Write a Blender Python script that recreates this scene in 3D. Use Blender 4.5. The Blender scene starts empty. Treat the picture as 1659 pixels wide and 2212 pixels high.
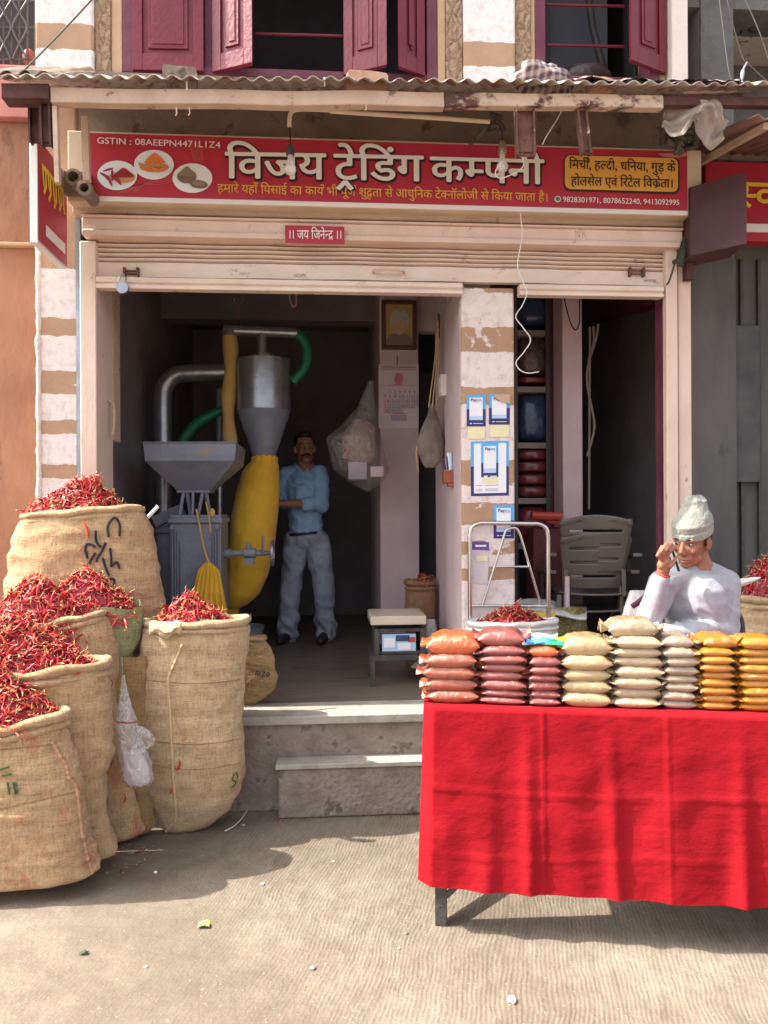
import bpy, bmesh, math, random
import numpy as np
from mathutils import Vector, Matrix, Euler, noise as mnoise
from mathutils.bvhtree import BVHTree

SC = bpy.context.scene
COL = SC.collection
R = math.radians
rng = np.random.default_rng(7)
random.seed(7)

# ------------------------------------------------------------------ camera, sky, sun, exposure
CAM_Z, YAW, ROLL, FPX = 1.5, R(4.2), 0.005, 1624.0          # FPX: focal length in pixels of a 1659 x 2212 view
U0, V0 = 829.5, 1106.0
FW = np.array([math.sin(YAW), math.cos(YAW), 0.0]); RT = np.array([math.cos(YAW), -math.sin(YAW), 0.0]); UP = np.array([0, 0, 1.0])
cam = bpy.data.cameras.new('camera'); cam_o = bpy.data.objects.new('camera', cam); COL.objects.link(cam_o)
cam.sensor_fit = 'VERTICAL'; cam.sensor_height = 36.0; cam.lens = 36.0 * FPX / 2212.0
cam.clip_start = 0.05; cam.clip_end = 500
cx = RT * math.cos(ROLL) - UP * math.sin(ROLL); cy = RT * math.sin(ROLL) + UP * math.cos(ROLL); cz = -FW
cam_o.matrix_world = Matrix(((cx[0], cy[0], cz[0], 0), (cx[1], cy[1], cz[1], 0), (cx[2], cy[2], cz[2], CAM_Z), (0, 0, 0, 1)))
SC.camera = cam_o
SUN_EL, SUN_BACK = R(49), R(1.2)
to_sun = Vector((-math.cos(SUN_EL) * math.cos(SUN_BACK), math.cos(SUN_EL) * math.sin(SUN_BACK), math.sin(SUN_EL)))
world = bpy.data.worlds.new('World'); SC.world = world; world.use_nodes = True
wn = world.node_tree.nodes; wl = world.node_tree.links
bg = wn['Background']; sky = wn.new('ShaderNodeTexSky'); sky.sky_type = 'NISHITA'; sky.sun_disc = False
sky.sun_elevation = SUN_EL; sky.sun_rotation = math.atan2(to_sun.x, to_sun.y)
sky.air_density = 1.0; sky.dust_density = 5.0; sky.ozone_density = 0.6
hsv = wn.new('ShaderNodeHueSaturation'); hsv.inputs['Saturation'].default_value = 0.35
wl.new(sky.outputs[0], hsv.inputs['Color']); wl.new(hsv.outputs[0], bg.inputs[0]); bg.inputs[1].default_value = 0.15
sun = bpy.data.lights.new('sun', 'SUN'); sun.energy = 3.3; sun.angle = R(0.5); sun.color = (1.0, 0.92, 0.81)
sun_o = bpy.data.objects.new('sun', sun); COL.objects.link(sun_o); sun_o.location = (-6, 4, 9)
sun_o.rotation_euler = to_sun.to_track_quat('Z', 'Y').to_euler()
SC.view_settings.view_transform = 'Standard'; SC.view_settings.look = 'None'; SC.view_settings.exposure = 1.66; SC.view_settings.gamma = 1.0
SC.cycles.max_bounces = 7; SC.cycles.diffuse_bounces = 5; SC.cycles.transparent_max_bounces = 8

# ------------------------------------------------------------------ helpers
def ray(u, v):
    a = (u - U0) / FPX; b = (V0 - v) / FPX
    wx = a * math.cos(ROLL) + b * math.sin(ROLL); wz = -a * math.sin(ROLL) + b * math.cos(ROLL)
    return FW + RT * wx + UP * wz
def W(u, v, Y):                                             # a point of the facade-parallel plane y = Y
    d = ray(u, v); t = Y / d[1]
    return np.array([d[0] * t, Y, CAM_Z + d[2] * t])
def G(u, v, z=0.0):                                         # a point of the level z
    d = ray(u, v); t = (z - CAM_Z) / d[2]
    return np.array([d[0] * t, d[1] * t, z])
def PX(Y): return Y / FPX
def lin(c):
    c = c / 255.0
    return c / 12.92 if c <= 0.04045 else ((c + 0.055) / 1.055) ** 2.4
def S(r, g, b): return (lin(r), lin(g), lin(b), 1.0)
def A(r, g, b): return (r, g, b, 1.0)

MATS = {}
def mat(name, c1, c2=None, scale=6.0, rough=0.75, bump=0.0, bscale=60.0, metal=0.0, spec=0.4, coat=0.0,
        stain=None, sscale=3.0, sth=0.6, stretch=(1, 1, 1), detail=6.0, sheen=0.0, trans=0.0, alpha=1.0, dist=0.0):
    if name in MATS: return MATS[name]
    m = bpy.data.materials.new(name); m.use_nodes = True; MATS[name] = m
    nt = m.node_tree; n = nt.nodes; l = nt.links; p = n['Principled BSDF']
    p.inputs['Roughness'].default_value = rough; p.inputs['Metallic'].default_value = metal
    p.inputs['Specular IOR Level'].default_value = spec; p.inputs['Coat Weight'].default_value = coat
    p.inputs['Coat Roughness'].default_value = 0.12
    p.inputs['Sheen Weight'].default_value = sheen; p.inputs['Transmission Weight'].default_value = trans; p.inputs['Alpha'].default_value = alpha
    if len(c1) == 3: c1 = (*c1, 1)
    tc = n.new('ShaderNodeTexCoord'); mp = n.new('ShaderNodeMapping'); mp.inputs['Scale'].default_value = stretch
    l.new(tc.outputs['Object'], mp.inputs[0]); vec = mp.outputs[0]
    col = None
    if c2 is not None:
        nz = n.new('ShaderNodeTexNoise'); nz.inputs['Scale'].default_value = scale; nz.inputs['Detail'].default_value = detail
        nz.inputs['Roughness'].default_value = 0.62; nz.inputs['Distortion'].default_value = dist; l.new(vec, nz.inputs['Vector'])
        rp = n.new('ShaderNodeValToRGB'); rp.color_ramp.elements[0].position = 0.36; rp.color_ramp.elements[1].position = 0.66
        rp.color_ramp.elements[0].color = c1; rp.color_ramp.elements[1].color = c2 if len(c2) == 4 else (*c2, 1)
        l.new(nz.outputs['Fac'], rp.inputs[0]); col = rp.outputs[0]
    if stain is not None:
        nz2 = n.new('ShaderNodeTexNoise'); nz2.inputs['Scale'].default_value = sscale; nz2.inputs['Detail'].default_value = 8; nz2.inputs['Roughness'].default_value = 0.7
        l.new(vec, nz2.inputs['Vector'])
        r2 = n.new('ShaderNodeValToRGB'); r2.color_ramp.elements[0].position = sth; r2.color_ramp.elements[1].position = min(1, sth + 0.06)
        l.new(nz2.outputs['Fac'], r2.inputs[0])
        mx = n.new('ShaderNodeMix'); mx.data_type = 'RGBA'; l.new(r2.outputs[0], mx.inputs[0])
        if col is None: mx.inputs[6].default_value = c1
        else: l.new(col, mx.inputs[6])
        mx.inputs[7].default_value = stain if len(stain) == 4 else (*stain, 1); col = mx.outputs[2]
    if col is None: p.inputs['Base Color'].default_value = c1
    else: l.new(col, p.inputs['Base Color'])
    if bump > 0:
        nb = n.new('ShaderNodeTexNoise'); nb.inputs['Scale'].default_value = bscale; nb.inputs['Detail'].default_value = 5; l.new(vec, nb.inputs['Vector'])
        bp = n.new('ShaderNodeBump'); bp.inputs['Strength'].default_value = min(1, bump); bp.inputs['Distance'].default_value = 0.02
        l.new(nb.outputs['Fac'], bp.inputs['Height']); l.new(bp.outputs[0], p.inputs['Normal'])
    return m

class MB:
    """collects shapes, then links them as ONE mesh object"""
    def __init__(s): s.v = []; s.f = []; s.m = []
    def add(s, v, f, mi=0):
        o = len(s.v); s.v.extend([tuple(map(float, p)) for p in v]); s.f.extend([tuple(i + o for i in q) for q in f]); s.m.extend([mi] * len(f)); return s
    def box(s, x0, x1, y0, y1, z0, z1, mi=0):
        v = [(x, y, z) for z in (z0, z1) for y in (y0, y1) for x in (x0, x1)]
        return s.add(v, [(0, 2, 3, 1), (4, 5, 7, 6), (0, 1, 5, 4), (2, 6, 7, 3), (0, 4, 6, 2), (1, 3, 7, 5)], mi)
    def beam(s, a, b, w, h, up=(0, 0, 1), mi=0):
        a = Vector(a); b = Vector(b); d = (b - a).normalized(); sd = d.cross(Vector(up))
        sd = sd.normalized() if sd.length > 1e-5 else Vector((1, 0, 0)); u2 = sd.cross(d).normalized()
        v = [p + sd * (i * w / 2) + u2 * (j * h / 2) for p in (a, b) for i, j in ((-1, -1), (1, -1), (1, 1), (-1, 1))]
        return s.add(v, [(0, 1, 2, 3), (7, 6, 5, 4), (0, 4, 5, 1), (1, 5, 6, 2), (2, 6, 7, 3), (3, 7, 4, 0)], mi)
    def tube(s, pts, r, n=8, cap=True, mi=0):
        P = [Vector(p) for p in pts]; k = len(P); rr = r if hasattr(r, '__len__') else [r] * k
        v = []; f = []; prev = None
        for i in range(k):
            t = (P[min(i + 1, k - 1)] - P[max(i - 1, 0)]).normalized()
            if prev is None:
                a = Vector((0, 0, 1)) if abs(t.z) < 0.9 else Vector((1, 0, 0)); nrm = t.cross(a).normalized()
            else:
                nrm = prev - t * prev.dot(t); nrm = nrm.normalized() if nrm.length > 1e-6 else t.orthogonal().normalized()
            prev = nrm; b = t.cross(nrm)
            for j in range(n):
                an = 2 * math.pi * j / n; v.append(P[i] + (nrm * math.cos(an) + b * math.sin(an)) * rr[i])
        for i in range(k - 1):
            for j in range(n):
                j2 = (j + 1) % n; f.append((i * n + j, i * n + j2, (i + 1) * n + j2, (i + 1) * n + j))
        if cap: f.append(tuple(range(n - 1, -1, -1))); f.append(tuple((k - 1) * n + j for j in range(n)))
        return s.add(v, f, mi)
    def lathe(s, c, prof, n=24, axis='z', cap=True, mi=0, sq=2.0):
        v = []; f = []; k = len(prof)
        for r, h in prof:
            for j in range(n):
                a = 2 * math.pi * j / n; x, y = math.cos(a), math.sin(a)
                if sq != 2.0:
                    q = (abs(x) ** sq + abs(y) ** sq) ** (-1 / sq); x *= q; y *= q
                x *= r; y *= r
                v.append({'z': (c[0] + x, c[1] + y, c[2] + h), 'x': (c[0] + h, c[1] + x, c[2] + y), 'y': (c[0] + y, c[1] + h, c[2] + x)}[axis])
        for i in range(k - 1):
            for j in range(n):
                j2 = (j + 1) % n; f.append((i * n + j, i * n + j2, (i + 1) * n + j2, (i + 1) * n + j))
        if cap: f.append(tuple(range(n - 1, -1, -1))); f.append(tuple((k - 1) * n + j for j in range(n)))
        return s.add(v, f, mi)
    def prism(s, poly, y0, y1, mi=0):                        # polygon in x,z pushed along y
        k = len(poly); v = [(x, y0, z) for x, z in poly] + [(x, y1, z) for x, z in poly]
        f = [tuple(range(k)), tuple(range(2 * k - 1, k - 1, -1))] + [(i, k + i, k + (i + 1) % k, (i + 1) % k) for i in range(k)]
        return s.add(v, f, mi)
    def prism_x(s, poly, x0, x1, mi=0):                      # polygon in y,z pushed along x
        k = len(poly); v = [(x0, y, z) for y, z in poly] + [(x1, y, z) for y, z in poly]
        f = [tuple(range(k - 1, -1, -1)), tuple(range(k, 2 * k))] + [(i, (i + 1) % k, k + (i + 1) % k, k + i) for i in range(k)]
        return s.add(v, f, mi)
    def grid(s, fn, nu, nv, mi=0, closed_u=False):
        v = [fn(i / nu, j / nv) for j in range(nv + 1) for i in range(nu + (0 if closed_u else 1))]
        w = nu if closed_u else nu + 1; f = []
        for j in range(nv):
            for i in range(nu):
                i2 = (i + 1) % w; f.append((j * w + i, j * w + i2, (j + 1) * w + i2, (j + 1) * w + i))
        return s.add(v, f, mi)
    def ell(s, c, r, n=16, m=10, rot=None, mi=0):
        v = []; f = []; c = Vector(c)
        for i in range(m + 1):
            th = math.pi * i / m
            for j in range(n):
                ph = 2 * math.pi * j / n
                q = Vector((r[0] * math.sin(th) * math.cos(ph), r[1] * math.sin(th) * math.sin(ph), r[2] * math.cos(th)))
                if rot is not None: q = rot @ q
                v.append(c + q)
        for i in range(m):
            for j in range(n):
                j2 = (j + 1) % n; f.append((i * n + j, (i + 1) * n + j, (i + 1) * n + j2, i * n + j2))
        return s.add(v, f, mi)
    def cap(s, a, b, ra, rb, n=14):                          # tapered capsule, closed
        a = Vector(a); b = Vector(b); d = b - a; L = max(d.length, 1e-6); d /= L
        pts = []; rr = []
        for i in range(5):
            t = math.pi / 2 * i / 4; pts.append(a - d * ra * math.cos(t)); rr.append(max(ra * math.sin(t), 1e-4))
        for i in range(5):
            t = math.pi / 2 * i / 4; pts.append(b + d * rb * math.sin(t)); rr.append(max(rb * math.cos(t), 1e-4))
        return s.tube(pts, rr, n)
    def chain(s, pts, rr, n=14):
        for i in range(len(pts) - 1): s.cap(pts[i], pts[i + 1], rr[i], rr[i + 1], n)
        return s
    def build(s, name, mats, parent=None, smooth=True, ang=35, bevel=0.0, loc=None):
        return mesh_obj(name, s.v, s.f, s.m, mats, parent, smooth, ang, bevel, loc)

def wloc(o):
    p = Vector((0, 0, 0))
    while o is not None: p += o.location; o = o.parent
    return p
def mesh_obj(name, v, f, mi, mats, parent=None, smooth=True, ang=35, bevel=0.0, loc=None):
    off = Vector(loc) if loc is not None else (wloc(parent) if parent is not None else Vector((0, 0, 0)))
    me = bpy.data.meshes.new(name)
    if len(v): vv = np.asarray(v, dtype=float) - np.array(off)
    me.from_pydata(vv.tolist(), [], f)
    if not isinstance(mats, (list, tuple)): mats = [mats]
    for m in mats: me.materials.append(m)
    if len(mats) > 1 and mi: me.polygons.foreach_set('material_index', mi)
    me.validate(); bm = bmesh.new(); bm.from_mesh(me); bmesh.ops.recalc_face_normals(bm, faces=bm.faces); bm.to_mesh(me); bm.free()
    if smooth:
        me.polygons.foreach_set('use_smooth', [True] * len(me.polygons)); me.set_sharp_from_angle(angle=R(ang))
    o = bpy.data.objects.new(name, me); COL.objects.link(o)
    if parent is not None: o.parent = parent
    elif loc is not None: o.location = off
    if bevel > 0:
        b = o.modifiers.new('bevel', 'BEVEL'); b.width = bevel; b.segments = 2; b.limit_method = 'ANGLE'
    return o
def tag(o, label=None, cat=None, group=None, kind=None):
    if label: o['label'] = label
    if cat: o['category'] = cat
    if group: o['group'] = group
    if kind: o['kind'] = kind
    return o
def thing(name, label, cat, loc=(0, 0, 0), group=None):
    o = bpy.data.objects.new(name, None); COL.objects.link(o); o.location = Vector([float(x) for x in loc]); o.empty_display_size = 0.1
    return tag(o, label, cat, group)
def spline(pts, n=8):                                        # Catmull-Rom through the points
    P = [np.array(p, float) for p in pts]; P = [2 * P[0] - P[1]] + P + [2 * P[-1] - P[-2]]; out = []
    for i in range(1, len(P) - 2):
        for k in range(n):
            t = k / n; a, b, c, d = P[i - 1:i + 3]
            out.append(0.5 * (2 * b + (c - a) * t + (2 * a - 5 * b + 4 * c - d) * t * t + (3 * b - 3 * c + d - a) * t ** 3))
    out.append(P[-2]); return out
def bez(pts, n=8): return spline(pts, n)
def nz3(p, s=1.0, seed=0.0): return mnoise.noise(Vector((p[0] * s + seed, p[1] * s + seed * 1.7, p[2] * s - seed)))
def fast_mesh(name, V, F, mi, mats, parent=None, loc=(0, 0, 0)):
    V = np.asarray(V, np.float32) - np.asarray(loc, np.float32); F = np.asarray(F, np.int32); k = F.shape[1]
    me = bpy.data.meshes.new(name); me.vertices.add(len(V)); me.vertices.foreach_set('co', V.ravel())
    me.loops.add(F.size); me.loops.foreach_set('vertex_index', F.ravel()); me.polygons.add(len(F))
    me.polygons.foreach_set('loop_start', np.arange(0, F.size, k, dtype=np.int32))
    for m in mats: me.materials.append(m)
    me.polygons.foreach_set('material_index', np.asarray(mi, np.int32)); me.polygons.foreach_set('use_smooth', np.ones(len(F), bool))
    me.update(calc_edges=True); me.validate()
    o = bpy.data.objects.new(name, me); COL.objects.link(o)
    if parent is not None: o.parent = parent
    else: o.location = loc
    return o
def merged(mb, voxel, smooth_it=6, fac=0.5):                 # union of closed shapes as one continuous skin
    me = bpy.data.meshes.new('tmp'); me.from_pydata(mb.v, [], mb.f)
    bm = bmesh.new(); bm.from_mesh(me); bmesh.ops.recalc_face_normals(bm, faces=bm.faces); bm.to_mesh(me); bm.free()
    o = bpy.data.objects.new('tmp', me); COL.objects.link(o)
    r = o.modifiers.new('r', 'REMESH'); r.mode = 'VOXEL'; r.voxel_size = voxel
    if smooth_it:
        q = o.modifiers.new('s', 'SMOOTH'); q.iterations = smooth_it; q.factor = fac
    bpy.context.view_layer.update(); dg = bpy.context.evaluated_depsgraph_get()
    e = o.evaluated_get(dg).to_mesh(); n = len(e.vertices); co = np.empty(n * 3, np.float32); e.vertices.foreach_get('co', co)
    no = np.empty(n * 3, np.float32); e.vertices.foreach_get('normal', no)
    f = [tuple(p.vertices) for p in e.polygons]; o.evaluated_get(dg).to_mesh_clear(); bpy.data.objects.remove(o); bpy.data.meshes.remove(me)
    return co.reshape(-1, 3).astype(float), f, no.reshape(-1, 3).astype(float)

# ------------------------------------------------------------------ lettering (built-in font, arranged by hand)
GL = {}
def glyph(ch, off=0.0):
    k = (ch, off)
    if k in GL: return GL[k]
    res = []
    for body in (ch, ch + ch):
        c = bpy.data.curves.new('t', 'FONT'); c.body = body; c.offset = off; c.resolution_u = 4; c.fill_mode = 'BOTH'
        o = bpy.data.objects.new('t', c); COL.objects.link(o); bpy.context.view_layer.update()
        dg = bpy.context.evaluated_depsgraph_get(); me = o.evaluated_get(dg).to_mesh()
        res.append(([tuple(v.co)[:2] for v in me.vertices], [tuple(p.vertices) for p in me.polygons]))
        o.evaluated_get(dg).to_mesh_clear(); bpy.data.objects.remove(o); bpy.data.curves.remove(c)
    a, b = res
    adv = (max(p[0] for p in b[0]) - max(p[0] for p in a[0])) if a[0] else 0.28
    GL[k] = (a[0], a[1], adv); return GL[k]
def clip_x(v, f, x):
    bm = bmesh.new(); vs = [bm.verts.new((p[0], p[1], 0)) for p in v]
    for q in f:
        try: bm.faces.new([vs[i] for i in q])
        except ValueError: pass
    bmesh.ops.bisect_plane(bm, geom=bm.verts[:] + bm.edges[:] + bm.faces[:], plane_co=(x, 0, 0), plane_no=(1, 0, 0), clear_outer=True)
    bm.verts.index_update(); r = ([(q.co.x, q.co.y) for q in bm.verts], [tuple(w.index for w in q.verts) for q in bm.faces]); bm.free(); return r
def strip(pts, w):
    v = []; f = []
    for i, p in enumerate(pts):
        a = np.array(pts[max(i - 1, 0)], float); b = np.array(pts[min(i + 1, len(pts) - 1)], float); d = b - a; d /= (np.linalg.norm(d) + 1e-9)
        nn = np.array([-d[1], d[0]]) * w / 2; v += [tuple(np.array(p) + nn), tuple(np.array(p) - nn)]
    for i in range(len(pts) - 1): f.append((2 * i, 2 * i + 1, 2 * i + 3, 2 * i + 2))
    return v, f
def dtext(s, off=0.0):
    """flat lettering in visual order; {x} half letter, ^ reph hook, ~ ra stroke, v ra wedge below, < next letter small below"""
    V = []; F = []; x = 0.0; i = 0; last = 0.0; cnt = [0]
    def put(v, f, dx, dy=0.0, sc=1.0):
        o = len(V); V.extend([(p[0] * sc + dx, p[1] * sc + dy, cnt[0] % 3) for p in v]); cnt[0] += 1; F.extend([tuple(j + o for j in q) for q in f])
    w = 0.075 + 2 * off
    while i < len(s):
        ch = s[i]
        if ch == '{':
            g = glyph(s[i + 1], off); mx = max(p[0] for p in g[0]); cut = mx - 0.19 if s[i + 1] != 'क' else mx * 0.74
            cv, cf = clip_x(g[0], g[1], cut); put(cv, cf, x); x += cut; i += 3; continue
        if ch == '^':
            t = [(x - 0.11 + 0.13 * math.cos(a), 0.66 + 0.17 * math.sin(a)) for a in np.linspace(-1.3, 2.6, 12)]
            put(*strip(t, w), 0); i += 1; continue
        if ch == '~':
            put(*strip([(x - 0.12 - last * 0.06, 0.18), (x - 0.2 - last * 0.2, 0.06), (x - 0.36 - last * 0.2, -0.02)], w), 0); i += 1; continue
        if ch == 'v':
            xm = x - last * 0.5; put(*strip([(xm - 0.17, -0.24), (xm - 0.02, -0.05)], w), 0); put(*strip([(xm + 0.12, -0.24), (xm - 0.02, -0.05)], w), 0); i += 1; continue
        if ch == '<':
            g = glyph(s[i + 1], off); put(g[0], g[1], x - 0.5, -0.28, 0.6); i += 2; continue
        g = glyph(ch, off); put(g[0], g[1], x)
        if g[2] > 0.05: last = g[2]
        x += g[2]; i += 1
    return V, F, x
def letter_mb(mb, s, x0, x1, z_base, size, y, off=0.0, mi=0, flat=None, shift=(0, 0)):
    """lettering on a wall facing -y, fitted from x0 to x1, headline height from size"""
    V, F, wd = dtext(s, off); sx = (x1 - x0) / wd if x1 is not None else size
    pts = [(x0 + p[0] * sx + shift[0], y - .0003 * p[2], z_base + p[1] * size + shift[1]) for p in V]
    if flat is not None: pts = [flat(p) for p in pts]
    mb.add(pts, F, mi)
# ------------------------------------------------------------------ special materials
def base_nodes(name, rough=0.8):
    m = bpy.data.materials.new(name); m.use_nodes = True; MATS[name] = m
    n = m.node_tree.nodes; l = m.node_tree.links; p = n['Principled BSDF']; p.inputs['Roughness'].default_value = rough
    p.inputs['Specular IOR Level'].default_value = 0.3
    tc = n.new('ShaderNodeTexCoord'); return m, n, l, p, tc.outputs['Object']
def N(n, kind, **kw):
    x = n.new(kind)
    for k, v in kw.items():
        if k in ('operation', 'data_type', 'blend_type', 'wave_type', 'bands_direction', 'wave_profile', 'feature', 'interpolation_type'): setattr(x, k, v)
        else: x.inputs[k].default_value = v
    return x
def ramp(n, l, src, stops, const=False):
    r = n.new('ShaderNodeValToRGB'); e = r.color_ramp.elements
    if const: r.color_ramp.interpolation = 'CONSTANT'
    while len(e) > 1: e.remove(e[-1])
    e[0].position, e[0].color = stops[0][0], stops[0][1]
    for p, c in stops[1:]:
        q = e.new(p); q.color = c
    l.new(src, r.inputs[0]); return r.outputs[0]
def mixc(n, l, fac, a, b, bt='MIX'):
    x = n.new('ShaderNodeMix'); x.data_type = 'RGBA'; x.blend_type = bt
    for s, i in ((fac, 0), (a, 6), (b, 7)):
        if isinstance(s, (int, float)): x.inputs[i].default_value = s
        elif isinstance(s, tuple): x.inputs[i].default_value = s
        else: l.new(s, x.inputs[i])
    return x.outputs[2]
def noise(n, l, vec, scale, detail=6, rough=0.6, dist=0.0):
    x = N(n, 'ShaderNodeTexNoise', Scale=scale, Detail=detail, Roughness=rough, Distortion=dist); l.new(vec, x.inputs['Vector']); return x.outputs['Fac']
def bumpit(n, l, p, h, strength, distance=0.01, prev=None):
    b = n.new('ShaderNodeBump'); b.inputs['Strength'].default_value = strength; b.inputs['Distance'].default_value = distance
    l.new(h, b.inputs['Height'])
    if prev is not None: l.new(prev, b.inputs['Normal'])
    l.new(b.outputs[0], p.inputs['Normal']); return b.outputs[0]
def mapping(n, l, vec, scale=(1, 1, 1), rot=(0, 0, 0), loc=(0, 0, 0)):
    m = n.new('ShaderNodeMapping'); m.inputs['Scale'].default_value = scale; m.inputs['Rotation'].default_value = rot; m.inputs['Location'].default_value = loc
    l.new(vec, m.inputs[0]); return m.outputs[0]
def math_(n, l, op, a, b=None):
    x = n.new('ShaderNodeMath'); x.operation = op
    for s, i in ((a, 0), (b, 1)):
        if s is None: continue
        if isinstance(s, (int, float)): x.inputs[i].default_value = s
        else: l.new(s, x.inputs[i])
    return x.outputs[0]

def stripe_mat(name, stops, tan, white, peel=0.62, dirt=True):
    """painted stripes at given heights (object z in metres), patchy peeling paint"""
    m, n, l, p, oc = base_nodes(name, 0.85)
    sp = n.new('ShaderNodeSeparateXYZ'); l.new(oc, sp.inputs[0])
    wob = noise(n, l, oc, 9, 4); z = math_(n, l, 'ADD', sp.outputs[2], math_(n, l, 'MULTIPLY', math_(n, l, 'SUBTRACT', wob, 0.5), 0.05))
    zz = math_(n, l, 'DIVIDE', z, 6.0)
    fac = ramp(n, l, zz, [(max(0.0, min(1, zq / 6.0)), (float(k),) * 3 + (1,)) for zq, k in stops], True)
    wn_ = noise(n, l, oc, 22, 8, 0.7); wcol = ramp(n, l, wn_, [(0.3, tuple(c * 0.72 for c in white[:3]) + (1,)), (0.5, white), (0.7, tuple(c * 1.06 for c in white[:3]) + (1,))])
    tn = noise(n, l, oc, 7, 8, 0.7); tcol = ramp(n, l, tn, [(0.3, tuple(c * 0.82 for c in tan[:3]) + (1,)), (0.65, tan)])
    pe = ramp(n, l, noise(n, l, oc, 6.5, 9, 0.68), [(peel, (0, 0, 0, 1)), (peel + 0.02, (1, 1, 1, 1))])
    fac2 = math_(n, l, 'MULTIPLY', fac, math_(n, l, 'SUBTRACT', 1.0, pe))
    c = mixc(n, l, fac2, wcol, tcol)
    pe2 = ramp(n, l, noise(n, l, mapping(n, l, oc, loc=(3, 1, 7)), 15, 9, 0.7), [(0.64, (0, 0, 0, 1)), (0.67, (1, 1, 1, 1))])
    c = mixc(n, l, math_(n, l, 'MULTIPLY', pe2, 0.55), c, A(0.30, 0.25, 0.21))
    l.new(c, p.inputs['Base Color'])
    h = math_(n, l, 'ADD', noise(n, l, oc, 35, 8, 0.7), math_(n, l, 'MULTIPLY', fac2, -0.25)); bumpit(n, l, p, h, 0.55, 0.012); return m

def burlap(name, c1, c2, stain=None):
    m, n, l, p, oc = base_nodes(name, 0.95); p.inputs['Sheen Weight'].default_value = 0.15
    a = noise(n, l, mapping(n, l, oc, (60, 60, 520)), 1.0, 3); b = noise(n, l, mapping(n, l, oc, (420, 420, 45)), 1.0, 3)
    wv = math_(n, l, 'ADD', a, b)
    big = noise(n, l, oc, 5, 7, 0.65)
    c = ramp(n, l, big, [(0.3, c1), (0.68, c2)])
    c = mixc(n, l, 0.55, c, ramp(n, l, wv, [(0.7, A(0.45, 0.42, 0.38)), (1.0, A(0.8, 0.8, 0.8)), (1.3, A(1, 1, 1))]), 'MULTIPLY')
    sk1 = noise(n, l, mapping(n, l, oc, (14, 14, 150)), 1.0, 4); sk2 = noise(n, l, mapping(n, l, oc, (130, 130, 14)), 1.0, 4)
    c = mixc(n, l, 0.6, c, ramp(n, l, math_(n, l, 'ADD', sk1, sk2), [(0.72, A(0.55, 0.5, 0.44)), (1.0, A(1, 1, 1)), (1.25, A(1.15, 1.12, 1.05))]), 'MULTIPLY')
    wr = N(n, 'ShaderNodeTexWave', wave_type='BANDS', bands_direction='Z', Scale=3.4, Distortion=5.0, Detail=4); l.new(oc, wr.inputs['Vector'])
    if stain:
        s = ramp(n, l, noise(n, l, mapping(n, l, oc, (1, 1, 0.6), loc=(2.2, 0, 1)), 9, 8, 0.75), [(0.53, A(0, 0, 0)), (0.64, A(1, 1, 1))])
        c = mixc(n, l, math_(n, l, 'MULTIPLY', s, 0.7), c, stain)
    l.new(c, p.inputs['Base Color'])
    b1 = bumpit(n, l, p, wv, 0.7, 0.004); bumpit(n, l, p, math_(n, l, 'ADD', big, math_(n, l, 'MULTIPLY', wr.outputs['Fac'], 0.22)), 0.8, 0.03, b1); return m

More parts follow.
